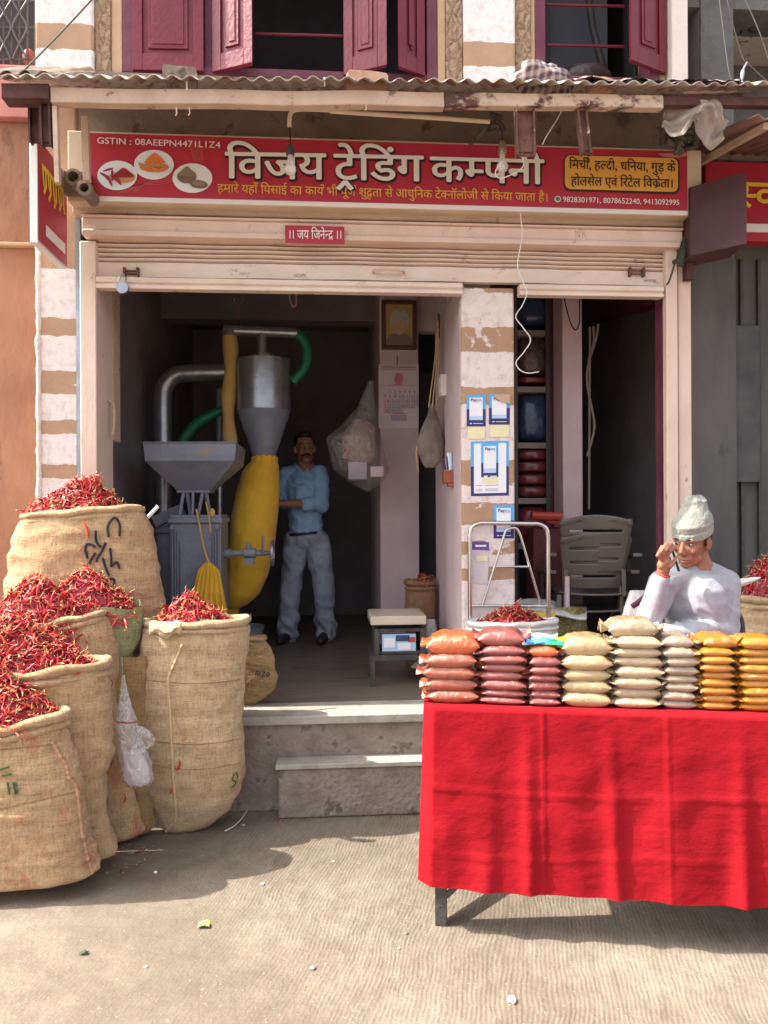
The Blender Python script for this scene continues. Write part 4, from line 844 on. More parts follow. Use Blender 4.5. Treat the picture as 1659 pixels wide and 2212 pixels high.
bowl = lambda cu, cv, w, h: [(cu - w, cv), (cu + w, cv), (cu + w * .75, cv + h * .6), (cu + w * .4, cv + h), (cu - w * .4, cv + h), (cu - w * .75, cv + h * .6)]
hp2 = lambda cu, cv, w, h: [(cu + w * x, cv - h * (1 - abs(x) ** 1.4)) for x in np.linspace(-1, 1, 15)] + [(cu + w * .7, cv + h * .12), (cu - w * .7, cv + h * .12)]
photo(254, 380, [('print_bowl', rov(268, 384, 25, 13, 0), 't'), ('print_powder', hp2(268, 383, 23, 19), 'r')] + [('print_chilli', rov(228 + i * 5.5, 381 + (i % 3) * 6, 13, 2.8, .5 + .35 * (i % 4)), 'r') for i in range(6)] + [('print_chilli', rov(236, 370, 12, 2.4, -.3), 'r')])
photo(333, 357, [('print_bowl', rov(334, 363, 32, 10, 0), 't'), ('print_powder', hp2(335, 353, 23, 21), 'o')] + [('print_root', rov(309 + i * 9, 360 + (i % 2) * 8, 11, 4.2, .6 - .5 * (i % 3)), 'o' if i % 2 else 't') for i in range(6)])
photo(416, 386, [('print_bowl', rov(404, 383, 21, 15, 0), 'd'), ('print_powder', hp2(404, 380, 19, 19), 'b'), ('print_seeds', rov(430, 400, 20, 9, .1), 'd'), ('print_seeds', rov(430, 398, 15, 5.5, .1), 'b')])
# small plaque on the shutter box
pq = thing('small_red_plaque', 'small red plaque with a white Hindi greeting on the shutter box', 'plaque', W(680, 527, 3.95))
a = W(616, 487, 3.945); b2 = W(744, 527, 3.945)
MB().box(a[0], b2[0], 3.942, 3.95, b2[2], a[2]).build('plate', M_signred, pq)
fit_text(pq, 'white_lettering', '।। जय िजने{न}द~ ।।', 622, 739, 516, 517, 498, 3.942, 0.016, M_signwhite, 3.939)
# projecting sign at the left
YL0, YL1 = 3.55, 3.93
a = W(62, 297, YL0); b2 = W(81, 524, YL0)
ls = thing('projecting_sign', 'narrow white edged red sign jutting out at the left end of the shop front', 'sign', (a[0], YL0, b2[2]))
lx0, lx1 = float(W(64, 410, YL0)[0]), float(W(81, 410, YL0)[0])
lz0, lz1 = float(b2[2]), float(a[2])
MB().box(lx0, lx1, YL0, YL1, lz0, lz1).build('casing', M_white, ls, bevel=0.003)
MB().add([(lx1 + 0.003, YL0 + 0.004, lz0 + 0.012), (lx1 + 0.003, YL1, lz0 + 0.012), (lx1 + 0.003, YL1, lz1), (lx1 + 0.003, YL0 + 0.004, lz1)], [(0, 1, 2, 3)]).build('red_face', M_signred, ls, smooth=False)
FX = lx1 + 0.006
H = lz1 - lz0; D = YL1 - YL0
ym = MB(); ym.add([(FX, YL0 + D * p, lz0 + H * q) for p, q in ((0.10, 0.80), (0.86, 0.80), (0.86, 0.745), (0.10, 0.745))], [(0, 1, 2, 3)])
for i, (p, l_) in enumerate(((.13, .16), (.22, .22), (.31, .14), (.38, .24), (.48, .20), (.57, .25), (.66, .17), (.75, .22), (.83, .2))):
    v, f = strip([(YL0 + D * p, lz0 + H * 0.745), (YL0 + D * (p + .02), lz0 + H * (0.745 - l_ * .6)), (YL0 + D * (p + .06 * (-1) ** i), lz0 + H * (0.745 - l_))], D * 0.05); ym.add([(FX, q[0], q[1]) for q in v], f)
ym.build('yellow_lettering', M_yellow, ls, smooth=False)
MB().add([(FX, YL0 + D * p, lz0 + H * q) for p, q in ((0.22, 0.24), (0.9, 0.24), (0.9, 0.13), (0.22, 0.13))], [(0, 1, 2, 3)]).build('white_bar', M_signwhite, ls, smooth=False)
# pipe ends left of the board
pe = MB(); c = W(186, 411, 3.74); pe.lathe((c[0], c[1] + 0.12, c[2]), [(0.030, 0), (0.030, -0.12), (0.037, -0.122), (0.038, -0.15), (0.022, -0.152), (0.020, -0.06), (0.001, -0.055)], 20, 'y', cap=False)
c2 = W(174, 394, 3.8); pe.lathe((c2[0] - 0.015, c2[1] + 0.1, c2[2]), [(0.034, 0), (0.034, -0.14), (0.040, -0.142), (0.040, -0.165), (0.026, -0.166), (0.024, -0.1), (0.001, -0.09)], 20, 'y', cap=False)
pe.box(c2[0] - 0.1, c2[0] + 0.02, 3.86, 3.9, c2[2] - 0.03, c2[2] + 0.08)
tag(pe.build('pipe_end', mat('dusty_grey_pipe', A(0.15, 0.115, 0.085), A(0.28, 0.22, 0.165), 9, 0.7, 0.3, 40), loc=c), 'pair of dusty grey pipe ends at the left edge of the name board', 'pipe')

# ------------------------------------------------------------------ neighbours
ln = thing('orange_house', 'orange washed neighbouring house at the left edge with a salmon band', 'house', (-3.2, 4.3, 0))
ns = lambda v: zf(v, 4.3, 40)
MB().box(-4.6, XL - 0.004, 4.31, 4.6, 0, ns(535)).build('wall', M_orange, ln)
MB().box(-4.6, XL - 0.004, 4.27, 4.6, ns(535) + 0.001, ns(526)).build('ledge', M_tan, ln, bevel=0.006)
MB().box(-4.6, XL - 0.004, 4.34, 4.6, ns(526) + 0.001, ns(256)).build('wall', M_orange, ln)
MB().box(-4.6, XL - 0.004, 4.29, 4.6, ns(256) + 0.001, ns(142)).build('salmon_band', M_salmon, ln, bevel=0.006)
MB().box(-4.6, XL - 0.004, 4.5, 4.7, ns(142) + 0.001, 6.8).build('grille_shade_wall', M_dark, ln)  # dark wall added, its colour stands in for the shaded interior behind the grille
gr = MB()
for u in range(-60, 78, 17): gr.tube([W(u, 140, 4.36), W(u, -120, 4.36)], 0.006, 6)
for v in (128, 60, 2, -60): gr.tube([W(-80, v, 4.36), W(76, v, 4.36)], 0.006, 6)
for u in (8, 42): gr.tube(spline([W(u - 15, 128, 4.35), W(u, 95, 4.35), W(u + 16, 60, 4.35), W(u, 28, 4.35), W(u - 15, 2, 4.35)], 6), 0.006, 6); gr.tube(spline([W(u + 16, 128, 4.35), W(u, 95, 4.35), W(u - 15, 60, 4.35), W(u, 28, 4.35), W(u + 16, 2, 4.35)], 6), 0.006, 6)
gr.build('window_grille', M_grille, ln)
bl = MB(); bl.ell(W(63, 125, 4.42), (0.035, 0.035, 0.05), 14, 10); tag(bl.build('red_pot', mat('red_clay', A(0.42, 0.10, 0.07), None, rough=0.6), loc=W(63, 125, 4.42)), 'small red pot behind the window grille of the orange house', 'pot')
pt = MB(); pt.grid(lambda s, t: (XL - 0.05 + 0.03 * nz3((s, t * 9, 1)) + 0.05 * s, 4.30 - 0.012 * math.sin(math.pi * s), 0.4 + 0.95 * t), 6, 30); pt.build('cement_patch', mat('grey_cement_patch', A(0.30, 0.275, 0.26), A(0.42, 0.39, 0.37), 12, 0.9, 0.6, 40), ln)

rn = thing('grey_house', 'grimy grey concrete house at the right edge with a tin door', 'house', (3.4, 4.35, 0))
rx = lambda u: xf(u, 4.4, 900)
RX0 = xf(1494, 4.33)
w = MB(); w.box(XR + 0.09, 4.8, 4.42, 4.6, 0, 3.2); w.build('wall', M_greydoor, rn)
sm = MB()
for u in (1543, 1570, 1600, 1638, 1680): sm.box(rx(u), rx(u) + 0.018, 4.395, 4.419, 0.1, zf(560, 4.4, u))
sm.build('seam_strips', M_iron, rn)
dr = MB(); dr.box(rx(1560), rx(1634), 4.36, 4.394, zf(1042, 4.4, 1600), zf(706, 4.4, 1600)); dr.build('door', mat('dark_grey_door', A(0.05, 0.05, 0.055), A(0.09, 0.088, 0.09), 4, 0.6), rn, bevel=0.004)
MB().box(rx(1545), rx(1556), 4.36, 4.4, 0.3, zf(720, 4.4, 1550)).build('conduit_strip', M_greydoor, rn)
MB().box(xf(1495, 4.03) + .003, XR + 0.085, 4.331, 4.4, 0, 3.0).build('side_strip', M_greydoor, rn)
MB().box(ux(1480), 5.2, 4.9, 5.1, 3.4, 7.2).build('upper_wall', M_conc, rn)
MB().box(ux(1500), 5.2, 4.35, 4.9, zf(30, 4.4, 1550), zf(8, 4.4, 1550)).build('balcony_slab', M_conc, rn)
MB().box(ux(1512), ux(1585), 4.5, 4.89, zf(58, 4.5, 1540), zf(22, 4.5, 1540) - 0.002).build('flaking_beam', M_concpale, rn, bevel=0.004)
MB().box(ux(1585), 5.2, 4.6, 4.89, zf(82, 4.6, 1620), zf(76, 4.6, 1620)).build('pale_ledge', M_concpale, rn)
dk = MB(); dk.box(ux(1480), ux(1565), 4.87, 4.9, zf(192, 4.9, 1520), zf(140, 4.9, 1520)); dk.build('recess_shade_panel', M_dark, rn)  # dark slab on the wall, painted as the shade of a recess
MB().box(ux(1482), ux(1548), 4.845, 4.87, zf(188, 4.9, 1520), zf(150, 4.9, 1520)).build('shutter_panel', M_conc, rn)
rs = MB(); rs.ell(W(1620, 45, 4.55), (0.06, 0.05, 0.05), 12, 8); rs.ell(W(1632, 58, 4.52), (0.05, 0.04, 0.035), 12, 8); rs.tube([W(1600, 70, 4.55), W(1665, 60, 4.55)], 0.012)
tag(rs.build('cable_coil', M_iron, loc=W(1620, 50, 4.55)), 'dark lump of cable and junction box on the upper right concrete house', 'cable')
na = thing('tin_canopy', 'reddish tin canopy over the neighbouring shop at the right edge', 'awning', W(1600, 300, 3.9))
cx0, cx1 = xf(1512, 3.9, 300), 3.3
zc0, zc1 = zf(252, 3.35, 1600), zf(338, 4.3, 1600)
s = MB(); s.grid(lambda a_, b_: (cx0 + (cx1 - cx0) * a_ + (1 - b_) * -0.02, 3.35 + 0.95 * b_, zc0 + (zc1 - zc0) * b_ + 0.012 * math.sin(a_ * (cx1 - cx0) / 0.076 * 6.283)), 200, 6); o = s.build('tin_sheet', mat('reddish_tin', A(0.20, 0.11, 0.095), A(0.30, 0.18, 0.155), 6, 0.7, 0.2, 30), na, ang=60); k = o.modifiers.new('solid', 'SOLIDIFY'); k.thickness = 0.003
MB().beam(W(1512, 352, 4.1), W(1656, 272, 3.4), 0.03, 0.03).build('strut', M_creamd, na)
MB().box(cx0, cx1, 4.22, 4.26, zc1 - 0.06, zc1 - 0.02).build('ledger', M_wallg, na)
nsn = thing('yellow_lettered_sign', 'red sign with yellow Hindi letters cut off by the right edge', 'sign', W(1640, 520, 4.2))
MB().box(xf(1528, 4.2), 3.4, 4.2, 4.28, zf(521, 4.2, 1640), zf(352, 4.2, 1640)).build('panel', M_signred, nsn)
MB().box(xf(1528, 4.2), 3.4, 4.196, 4.199, zf(502, 4.2, 1640), zf(484, 4.2, 1640)).build('white_bar', M_signwhite, nsn)
fit_text(nsn, 'yellow_lettering', '{स}व', 1590, 1676, 447, 450, 395, 4.2, 0.03, M_yellow, 4.194)
mbx = thing('maroon_box_sign', 'plain maroon box sign jutting out right of the name board', 'sign', W(1560, 560, 3.8))
A0 = W(1613, 388, 3.68); A1 = W(1613, 526, 3.68); B0 = W(1490, 386, 3.88); B1 = W(1490, 541, 3.88)
zt2 = (A0[2] + B0[2]) / 2; zb3 = A1[2]
off = np.array([0.03, 0.22, 0])
v = [(A0[0], A0[1], zt2), (B0[0], B0[1], zt2), (B0[0], B0[1], zb3), (A0[0], A0[1], zb3)]; v += [tuple(np.array(q) + off) for q in v]
MB().add(v, [(0, 1, 2, 3), (4, 7, 6, 5), (0, 4, 5, 1), (3, 2, 6, 7), (0, 3, 7, 4), (1, 5, 6, 2)]).build('casing', mat('dark_maroon_tin', A(0.075, 0.028, 0.036), A(0.10, 0.042, 0.052), 4, 0.6), mbx, bevel=0.004)
MB().box(B0[0] + 0.03, B0[0] + 0.07, 3.98, 4.12, zb3 - 0.09, zb3 - 0.003).build('bracket', M_rustd, mbx)
# ------------------------------------------------------------------ inside the shop: grinding mill, cyclone, ducts
YM = 4.85
def U(u, v, Y=YM): return W(u, v, Y)
mill = thing('grinding_mill', 'grey spice grinding mill with a square hopper, side handwheel and yellow cloth chute', 'mill', (U(430, 1300)[0], YM, PZ))
def frustum(mb, ut0, ut1, vt, ub0, ub1, vb, Y, dt, db):
    a, b, c, d = W(ut0, vt, Y), W(ut1, vt, Y), W(ub0, vb, Y), W(ub1, vb, Y); ym = Y
    v = [(a[0], ym - dt, a[2]), (b[0], ym - dt, b[2]), (b[0], ym + dt, b[2]), (a[0], ym + dt, a[2]), (c[0], ym - db, c[2]), (d[0], ym - db, d[2]), (d[0], ym + db, d[2]), (c[0], ym + db, c[2])]
    mb.add(v, [(0, 1, 5, 4), (1, 2, 6, 5), (2, 3, 7, 6), (3, 0, 4, 7)]); return mb
h = MB(); frustum(h, 330, 521, 964, 334, 517, 1000, YM, 0.25, 0.25); frustum(h, 334, 517, 1000, 391, 457, 1061, YM, 0.25, 0.08)
h.tube([(U(330, 964)[0], YM - .25, U(330, 964)[2]), (U(521, 964)[0], YM - .25, U(521, 964)[2])], 0.007, 6)
ho = h.build('hopper', M_greypaint, mill, smooth=False); k = ho.modifiers.new('solid', 'SOLIDIFY'); k.thickness = 0.004
n = MB(); xA, xB = U(388, 1062)[0], U(459, 1062)[0]; z1 = U(420, 1061)[2]; z0 = U(420, 1112)[2]
n.box(xA, xB, YM - .1, YM + .1, z1 - 0.012, z1 + 0.002)
for u in (398, 438):
    for s in (-1, 1):
        n.beam((U(u + 8, 1066)[0] + s * 0.012, YM - .085, z1 - 0.012), (U(u + 8, 1112)[0] + s * 0.035, YM - .1, z0), 0.016, 0.02)
n.beam((U(424, 1062)[0], YM - .11, z1), (U(424, 1120)[0], YM - .12, z0), 0.014, 0.02)
n.build('hopper_bracket', M_greypaint, mill, bevel=0.002)
b = MB(); bx0, bx1 = U(377, 1200)[0], U(484, 1200)[0]; zt, zb = U(430, 1112)[2], U(430, 1325)[2]
b.box(bx0, bx1, YM - .13, YM + .2, zb, zt)
for i in range(3): b.box(bx0 + 0.012 + i * 0.016, bx0 + 0.020 + i * 0.016, YM - .145, YM - .131, zb + .02, zt - 0.1); b.box(bx1 - 0.020 - i * 0.016, bx1 - 0.012 - i * 0.016, YM - .145, YM - .131, zb + .02, zt - .1)
b.box(bx0 - 0.01, bx1 + 0.01, YM - .15, YM + .21, zt - 0.05, zt - 0.02); b.box(bx0 + .06, bx1 - .06, YM - .142, YM - .131, zb + 0.1, zt - .16)
for x in (bx0 + 0.02, bx1 - 0.02):
    for z in (zt - 0.075, zb + 0.04): b.lathe((x, YM - .15, z), [(0.001, -0.02), (0.016, -0.02), (0.016, 0.0), (0.001, 0)], 8, 'y', cap=False)
b.lathe((U(452, 1225)[0], YM - 0.143, U(452, 1225)[2]), [(0.03, -0.004), (0.03, 0.0), (0.001, 0.0)], 16, 'y', cap=False)
b.build('housing', M_greypaint, mill, bevel=0.005)
lg = MB(); lg.box(bx0 + .01, bx0 + .05, YM - .12, YM + .18, PZ, zb - .001).box(bx1 - .05, bx1 - .01, YM - .12, YM + .18, PZ, zb - .001).box(bx0 + .051, bx1 - .051, YM - .1, YM - .08, PZ + .1, PZ + .16); lg.build('base', M_greypaint, mill, bevel=0.003)
s = MB(); zs = U(540, 1195)[2]; xs = bx1
s.lathe((xs, YM, zs), [(0.03, 0), (0.03, 0.04), (0.018, 0.045), (0.018, 0.12), (0.032, 0.125), (0.032, 0.20), (0.02, 0.205), (0.016, 0.26), (0.01, 0.3)], 18, 'x'); s.box(xs + .13, xs + .19, YM - .03, YM + .03, zs - .07, zs - .031); s.lathe((xs + .155, YM, zs + .03), [(0.014, 0), (0.014, .03), (.006, .045)], 10)
s.beam((xs + 0.245, YM - .02, zs), (xs + 0.25, YM - .03, zs + 0.11), 0.014, 0.014); s.build('shaft', M_greypaint, mill)
hw = MB(); hx = xs + 0.305
for i in range(24):
    a0, a1 = 2 * math.pi * i / 24, 2 * math.pi * (i + 1) / 24; hw.cap((hx, YM + .075 * math.cos(a0), zs + .075 * math.sin(a0)), (hx, YM + .075 * math.cos(a1), zs + .075 * math.sin(a1)), .011, .011, 8)
for i in range(4): hw.cap((hx, YM, zs), (hx, YM + .07 * math.cos(i * 1.571), zs + .07 * math.sin(i * 1.571)), .008, .008, 6)
hw.build('handwheel', M_galv, mill)
mt = MB(); c = U(367, 1210, 5.0); mt.lathe((c[0], 5.0, PZ), [(0.085, 0), (0.09, 0.02), (0.09, U(0, 1140)[2] - PZ - .05), (0.1, U(0, 1140)[2] - PZ - .04), (0.1, U(0, 1140)[2] - PZ), (0.001, U(0, 1140)[2] - PZ)], 20, cap=False); mt.beam(U(335, 1128, 4.95), U(395, 1100, 4.95), 0.09, 0.07); mt.build('motor_drum', M_greypaint, mill)
cl = MB(); top = U(450, 1212, YM - .17)
def chute(a, t):
    u0_ = np.interp(t, [0, .15, 1], [446, 428, 402]); u1_ = np.interp(t, [0, .15, 1], [454, 474, 494]); v = 1212 + 125 * t
    q = U(u0_ + (u1_ - u0_) * a, v, YM - 0.19); return q + np.array([0, 0.02 * math.sin(a * 38 + t) * t - 0.05 * math.sin(math.pi * a) * t, -0.012 * math.sin(a * 9)])
cl.grid(chute, 40, 14); cl.build('cloth_chute', M_ybag, mill, ang=80)
st = MB(); st.tube(spline([U(424, 1100, YM - .16), U(432, 1140, YM - .17), U(440, 1180, YM - .18), U(450, 1214, YM - .19)], 5), 0.006, 6); st.tube(spline([U(445, 1085, YM - .14), U(452, 1120, YM - .17), U(455, 1150, YM - .17)], 5), 0.005, 6)
st.ell(U(458, 1108, YM - .12), (.02, .02, .03), 8, 6); st.build('tie_rag', M_tanbag, mill)

YC2 = 5.3
cy = thing('cyclone_separator', 'grey metal cyclone separator feeding a tall yellow cloth bag behind the grinding mill', 'cyclone', (W(570, 800, YC2)[0], YC2, PZ))
def C(u, v): return W(u, v, YC2)
c = C(570, 888); rc = 57 * PX(YC2); zt = C(570, 778)[2]; zm = C(570, 888)[2]; zb = C(570, 990)[2]
MB().lathe((c[0], YC2, 0), [(0.001, zt), (rc, zt - 0.003), (rc, zm)], 40, cap=False).build('drum', M_galv, cy)
MB().lathe((c[0], YC2, 0), [(rc, zm - 0.001), (23 * PX(YC2), zb)], 40, cap=False).build('cone', M_greypaint, cy)
MB().lathe((c[0], YC2, 0), [(0.075, zt + 0.001), (0.075, C(0, 760)[2]), (0.001, C(0, 760)[2])], 24, cap=False).build('collar', M_steel, cy)
pt = MB(); pt.tube([(c[0] - .01, YC2, C(0, 760)[2]), (c[0] - .01, YC2, C(0, 716)[2])], 0.036, 16); pt.tube([C(484, 712), C(500, 714), C(560, 716), C(642, 719)], 0.036, 16); pt.tube([C(496, 714), C(496, 730)], 0.05, 16); pt.build('top_pipe', M_galv, cy)
tb = MB(); zz0, zz1 = C(496, 727)[2], C(496, 964)[2]
def sleeve(a, t):
    q = C(496 + 3 * math.sin(t * 7), 727 + 237 * t); r = 0.050 + 0.006 * math.sin(t * 15) - 0.004 * t; th = 2 * math.pi * a; return (q[0] + r * math.cos(th), YC2 + r * math.sin(th), q[2])
tb.grid(sleeve, 20, 30, closed_u=True); tb.build('cloth_sleeve', M_tanbag, cy)
MB().tube(spline([C(640, 719), C(656, 735), C(664, 762), C(657, 795), C(632, 826)], 7), 0.034, 14).build('green_pipe', M_green, cy)
bg_ = MB(); rows = [(983, 549, 593), (990, 543, 600), (997, 546, 596), (1004, 534, 600), (1020, 523, 602), (1070, 509, 603), (1130, 499, 598), (1200, 491, 588), (1250, 486, 575), (1285, 485, 558), (1305, 489, 535), (1316, 495, 512)]
rv = np.array([r[0] for r in rows], float); rl = np.array([r[1] for r in rows], float); rr_ = np.array([r[2] for r in rows], float)
def bagf(a, t):
    v = 983 + 333 * t; l_ = np.interp(v, rv, rl); r_ = np.interp(v, rv, rr_); q = C((l_ + r_) / 2, v); hw_ = (r_ - l_) / 2 * PX(YC2); th = 2 * math.pi * a
    k = 1 + (0.06 * math.sin(th * 11) * max(0, 1 - t * 7)) + 0.035 * nz3((math.cos(th), math.sin(th), t * 5), 2.2) + .018 * (1 - 2.4 * abs(nz3((math.cos(th) * 2, math.sin(th) * 2, t * 3.2), 1.6, 4)))
    return (q[0] + hw_ * k * math.cos(th), YC2 + hw_ * k * math.sin(th), q[2])
bg_.grid(bagf, 44, 60, closed_u=True); bg_.build('cloth_bag', M_ybag, cy, ang=80)
kn = MB(); kn.ell(C(500, 1316), (.035, .03, .035), 10, 8); kn.grid(lambda a, t: C(492 + 26 * a - 6 * t, 1316 + 16 * t) + np.array([0, .02 * math.sin(a * 9), 0]), 8, 4); kn.build('bag_knot', M_ybag, cy)
pan = MB(); q = W(528, 1330, 5.3); pan.lathe((q[0], 5.3, PZ + .10), [(0.001, -0.0), (0.05, 0), (0.12, 0.05), (0.14, 0.13), (0.13, 0.13), (0.11, 0.06), (0.001, 0.02)], 24, cap=False); pan.lathe((q[0], 5.3, PZ), [(0.13, 0), (0.13, 0.02), (0.09, 0.099), (0.05, 0.1)], 20)
tag(pan.build('metal_basin', M_greypaint, loc=(q[0], 5.3, PZ)), 'round grey basin on the floor under the yellow cloth bag', 'basin')
du = thing('metal_duct', 'big galvanised elbow duct rising behind the mill hopper', 'duct', (W(350, 960, 5.45)[0], 5.45, PZ))
D_ = lambda u, v: W(u, v, 5.45)
MB().tube([D_(352, 1330)] + spline([D_(352, 960), D_(352, 860), D_(358, 830), D_(380, 810), D_(410, 806), D_(500, 804)], 6), 0.062, 18).build('elbow_pipe', M_galv, du)
MB().tube([D_(474, 1300), D_(474, 840)], 0.022, 10).build('riser_pipe', M_galv, du)
MB().tube(spline([D_(388, 975), D_(400, 945), D_(430, 912), D_(482, 886)], 6), 0.038, 12).build('green_pipe', M_green, du)
rd = MB(); q = W(236, 1060, 6.2); rd.lathe((q[0], 6.2, PZ), [(0.2, 0), (0.21, .03), (.205, .3), (.215, .31), (.205, .33), (.205, .62), (.215, .63), (.205, .65), (.21, .9), (.19, .92), (.001, .91)], 24); tag(rd.build('red_drum', mat('dull_red_drum', A(0.16, 0.02, 0.025), A(0.22, 0.035, 0.035), 6, 0.5), loc=(q[0], 6.2, PZ)), 'dull red drum in the dark left corner of the shop', 'drum')
cb = MB(); x0, x1 = xf(262, 6.6), xf(330, 6.6); cb.box(x0, x1, 6.6, 7.0, PZ, zf(1005, 6.6, 300)).box(x0 + .03, x1 - .03, 6.585, 6.598, PZ + .1, zf(1005, 6.6, 300) - .05); tag(cb.build('grey_cabinet', M_greypaint, loc=(x0, 6.6, PZ), bevel=0.004), 'dim grey metal cabinet at the back left of the shop', 'cabinet')
hk = MB(); hk.tube(spline([W(515, 636, 5.0), W(522, 642, 5.0), W(524, 652, 5.0), W(515, 660, 5.0), W(506, 652, 5.0), W(508, 642, 5.0), W(515, 637, 5.0)], 4), 0.004, 6); hk.tube([W(515, 660, 5.0), W(515, 690, 5.0), W(515, 706, 5.2)], 0.003, 5)
tag(hk.build('ceiling_hook', M_rust, loc=W(515, 640, 5.0)), 'thin hook hanging from the ceiling above the cyclone pipe', 'hook')
hk = MB(); hk.tube(spline([W(625, 635, 5.0), W(628, 655, 5.0), W(634, 663, 5.0), W(640, 655, 5.0), W(640, 636, 5.0)], 5), 0.006, 6); tag(hk.build('ceiling_ring', mat('pinkish_cord', A(0.4, 0.25, 0.22), None, rough=0.8), loc=W(632, 640, 5.0)), 'pinkish loop of cord hanging under the raised shutter', 'loop')

# ------------------------------------------------------------------ hanging bags, picture, calendar
def blob_rows(mb, rows, Y, ratio=0.6, nu=36, nv=40, amp=0.05, ns=5.0, seed=0, close=True):
    vs = np.array([r[0] for r in rows], float); ls_ = np.array([r[1] for r in rows], float); rs_ = np.array([r[2] for r in rows], float)
    def f(a, t):
        v = vs[0] + (vs[-1] - vs[0]) * t; l_ = np.interp(v, vs, ls_); r_ = np.interp(v, vs, rs_); q = W((l_ + r_) / 2, v, Y); hw_ = max((r_ - l_) / 2 * PX(Y), 0.001); th = 2 * math.pi * a
        x, y = math.cos(th), math.sin(th); k = 1 + amp * nz3((x, y, t * 4), ns * .5, seed) + amp * .6 * nz3((x, y, t * 4), ns * 1.4, seed + 3) + amp * .8 * math.sin(th * 9 + 2.5 * t + seed) * max(0, 1 - 1.3 * t)
        return (q[0] + hw_ * x * k, Y + hw_ * ratio * y * k, q[2])
    mb.grid(f, nu, nv, closed_u=True)
    n = nu; o = len(mb.v) - n * (nv + 1); mb.f += [tuple(o + i for i in range(n)), tuple(o + n * nv + i for i in reversed(range(n)))]; mb.m += [0, 0]; return mb
hb = thing('hanging_plastic_bag', 'big clear plastic bag of packets hanging beside the calendar', 'plastic bag', W(800, 826, 5.2))
blob_rows(MB(), [(822, 797, 806), (850, 785, 808), (880, 772, 811), (920, 735, 818), (945, 704, 824), (985, 711, 830), (1015, 722, 841), (1040, 752, 828), (1062, 790, 800)], 5.2, 0.55, 64, 50, 0.07, 4).build('bag', M_film, hb, ang=80)
cn = MB(); blob_rows(cn, [(905, 770, 790), (925, 748, 812), (960, 738, 812), (985, 745, 815), (1000, 760, 805)], 5.2, 0.42, 28, 16, 0.06, 3, 4); cn.build('wrapped_goods', mat('dusky_wrapped_goods', A(0.22, 0.15, 0.12), A(0.32, 0.23, 0.19), 7, 0.5, 0.4, 20), hb)
for (u0, u1, v0, v1, m) in ((740, 768, 968, 992, M_redbag), (764, 786, 974, 996, M_tanbag), (752, 792, 998, 1036, M_grayprint), (800, 828, 1008, 1030, M_paper)):
    a = W(u0, v0, 5.19); b = W(u1, v1, 5.19); MB().box(a[0], b[0], 5.17, 5.22, b[2], a[2]).build('packed_box', m, hb, bevel=0.004)
nb = thing('hanging_net_bag', 'small dusty sling bag hanging by long cords on the lilac wall', 'bag', W(945, 690, 4.75))
blob_rows(MB(), [(872, 930, 938), (900, 922, 945), (930, 908, 955), (955, 898, 959), (980, 904, 957), (1000, 910, 950), (1010, 918, 940)], 4.72, 0.5, 28, 26, 0.10, 5, 7).build('pouch', mat('dusty_grey_cloth', A(0.13, 0.105, 0.095), A(0.26, 0.215, 0.185), 8, 0.8, 0.5, 20), nb)
cd = MB()
for u in (926, 934, 942): cd.tube(spline([W(946, 692, 4.74), W((946 + u) / 2 + 3, 780, 4.74), W(u, 880, 4.7)], 6), 0.004, 6)
cd.tube(spline([W(903, 950, 4.72), W(899, 985, 4.72), W(904, 1020, 4.72)], 5), 0.004, 6); cd.build('cord', M_rope, nb)
MB().cap(W(948, 680, 4.78), W(948, 730, 4.78), 0.008, 0.006).build('hook', M_iron, nb)
def YX(u, X):
    d = ray(u, 1000); return X * d[1] / d[0]
XW = xc0 + 0.012
yb0 = YX(974, XW); sb = MB(); a = W(962, 833, 4.55)
a0 = W(951, 812, 4.62); a1 = W(976, 858, 4.62); sb.box(XW - 0.05, XW - 0.004, 4.56, 4.66, a1[2], a0[2]).box(XW - .054, XW - .0501, 4.58, 4.64, a1[2] + .02, a0[2] - .02)
tag(sb.build('white_box', mat('off_white_plastic', A(0.62, 0.55, 0.52), A(0.7, 0.63, 0.6), 20, 0.5), loc=(XW - .05, 4.6, a1[2]), bevel=0.004), 'small off white box fixed to the lilac wall beside the poster pillar', 'box')
ph = thing('pen_holder', 'reddish wall holder with pens on the lilac wall beside the poster pillar', 'pen holder', W(970, 1048, 4.3))
a0 = W(956, 1018, 4.35); a1 = W(986, 1052, 4.35); c = (a0 + a1) / 2
hb2 = MB(); hb2.box(a0[0], a1[0] - .004, 4.3, 4.37, a1[2] + .02, a0[2]).box(a0[0] + .025, a1[0], 4.29, 4.36, a1[2], a1[2] + .0199); hb2.build('box', mat('brick_red_wood', A(0.28, 0.08, 0.045), A(0.36, 0.11, 0.06), 20, 0.6), ph, bevel=0.004)
for u0, v0, u1, v1, r, m in ((962, 1015, 958, 990, .006, M_pnavy), (968, 1015, 966, 985, .006, M_iron), (974, 1015, 973, 978, .011, M_plight), (980, 1015, 984, 1000, .005, M_iron), (972, 1015, 968, 978, .008, M_pwhite)): MB().tube([W(u0, v0, 4.33), W(u1, v1, 4.33)], r, 8).build('pen', m, ph)
kn = MB().lathe(W(954 + 28, 1062, 4.4), [(0.001, 0), (.014, .003), (.016, .012), (.008, .02), (.001, .022)], 10); tag(kn.build('knob', M_iron, loc=W(982, 1062, 4.4)), 'tiny dark knob on the lilac wall under the pen holder', 'knob')
def rect(parent, name, u0, u1, v0, v1, Y, Yo, m, t=0.0): 
    a = W(u0, v0, Y); b = W(u1, v1, Y); 
    if t: return MB().box(a[0], b[0], Yo, Yo + t, b[2], a[2]).build(name, m, parent)
    return MB().add([(a[0], Yo, b[2]), (b[0], Yo, b[2]), (b[0], Yo, a[2]), (a[0], Yo, a[2])], [(0, 1, 2, 3)]).build(name, m, parent, smooth=False)
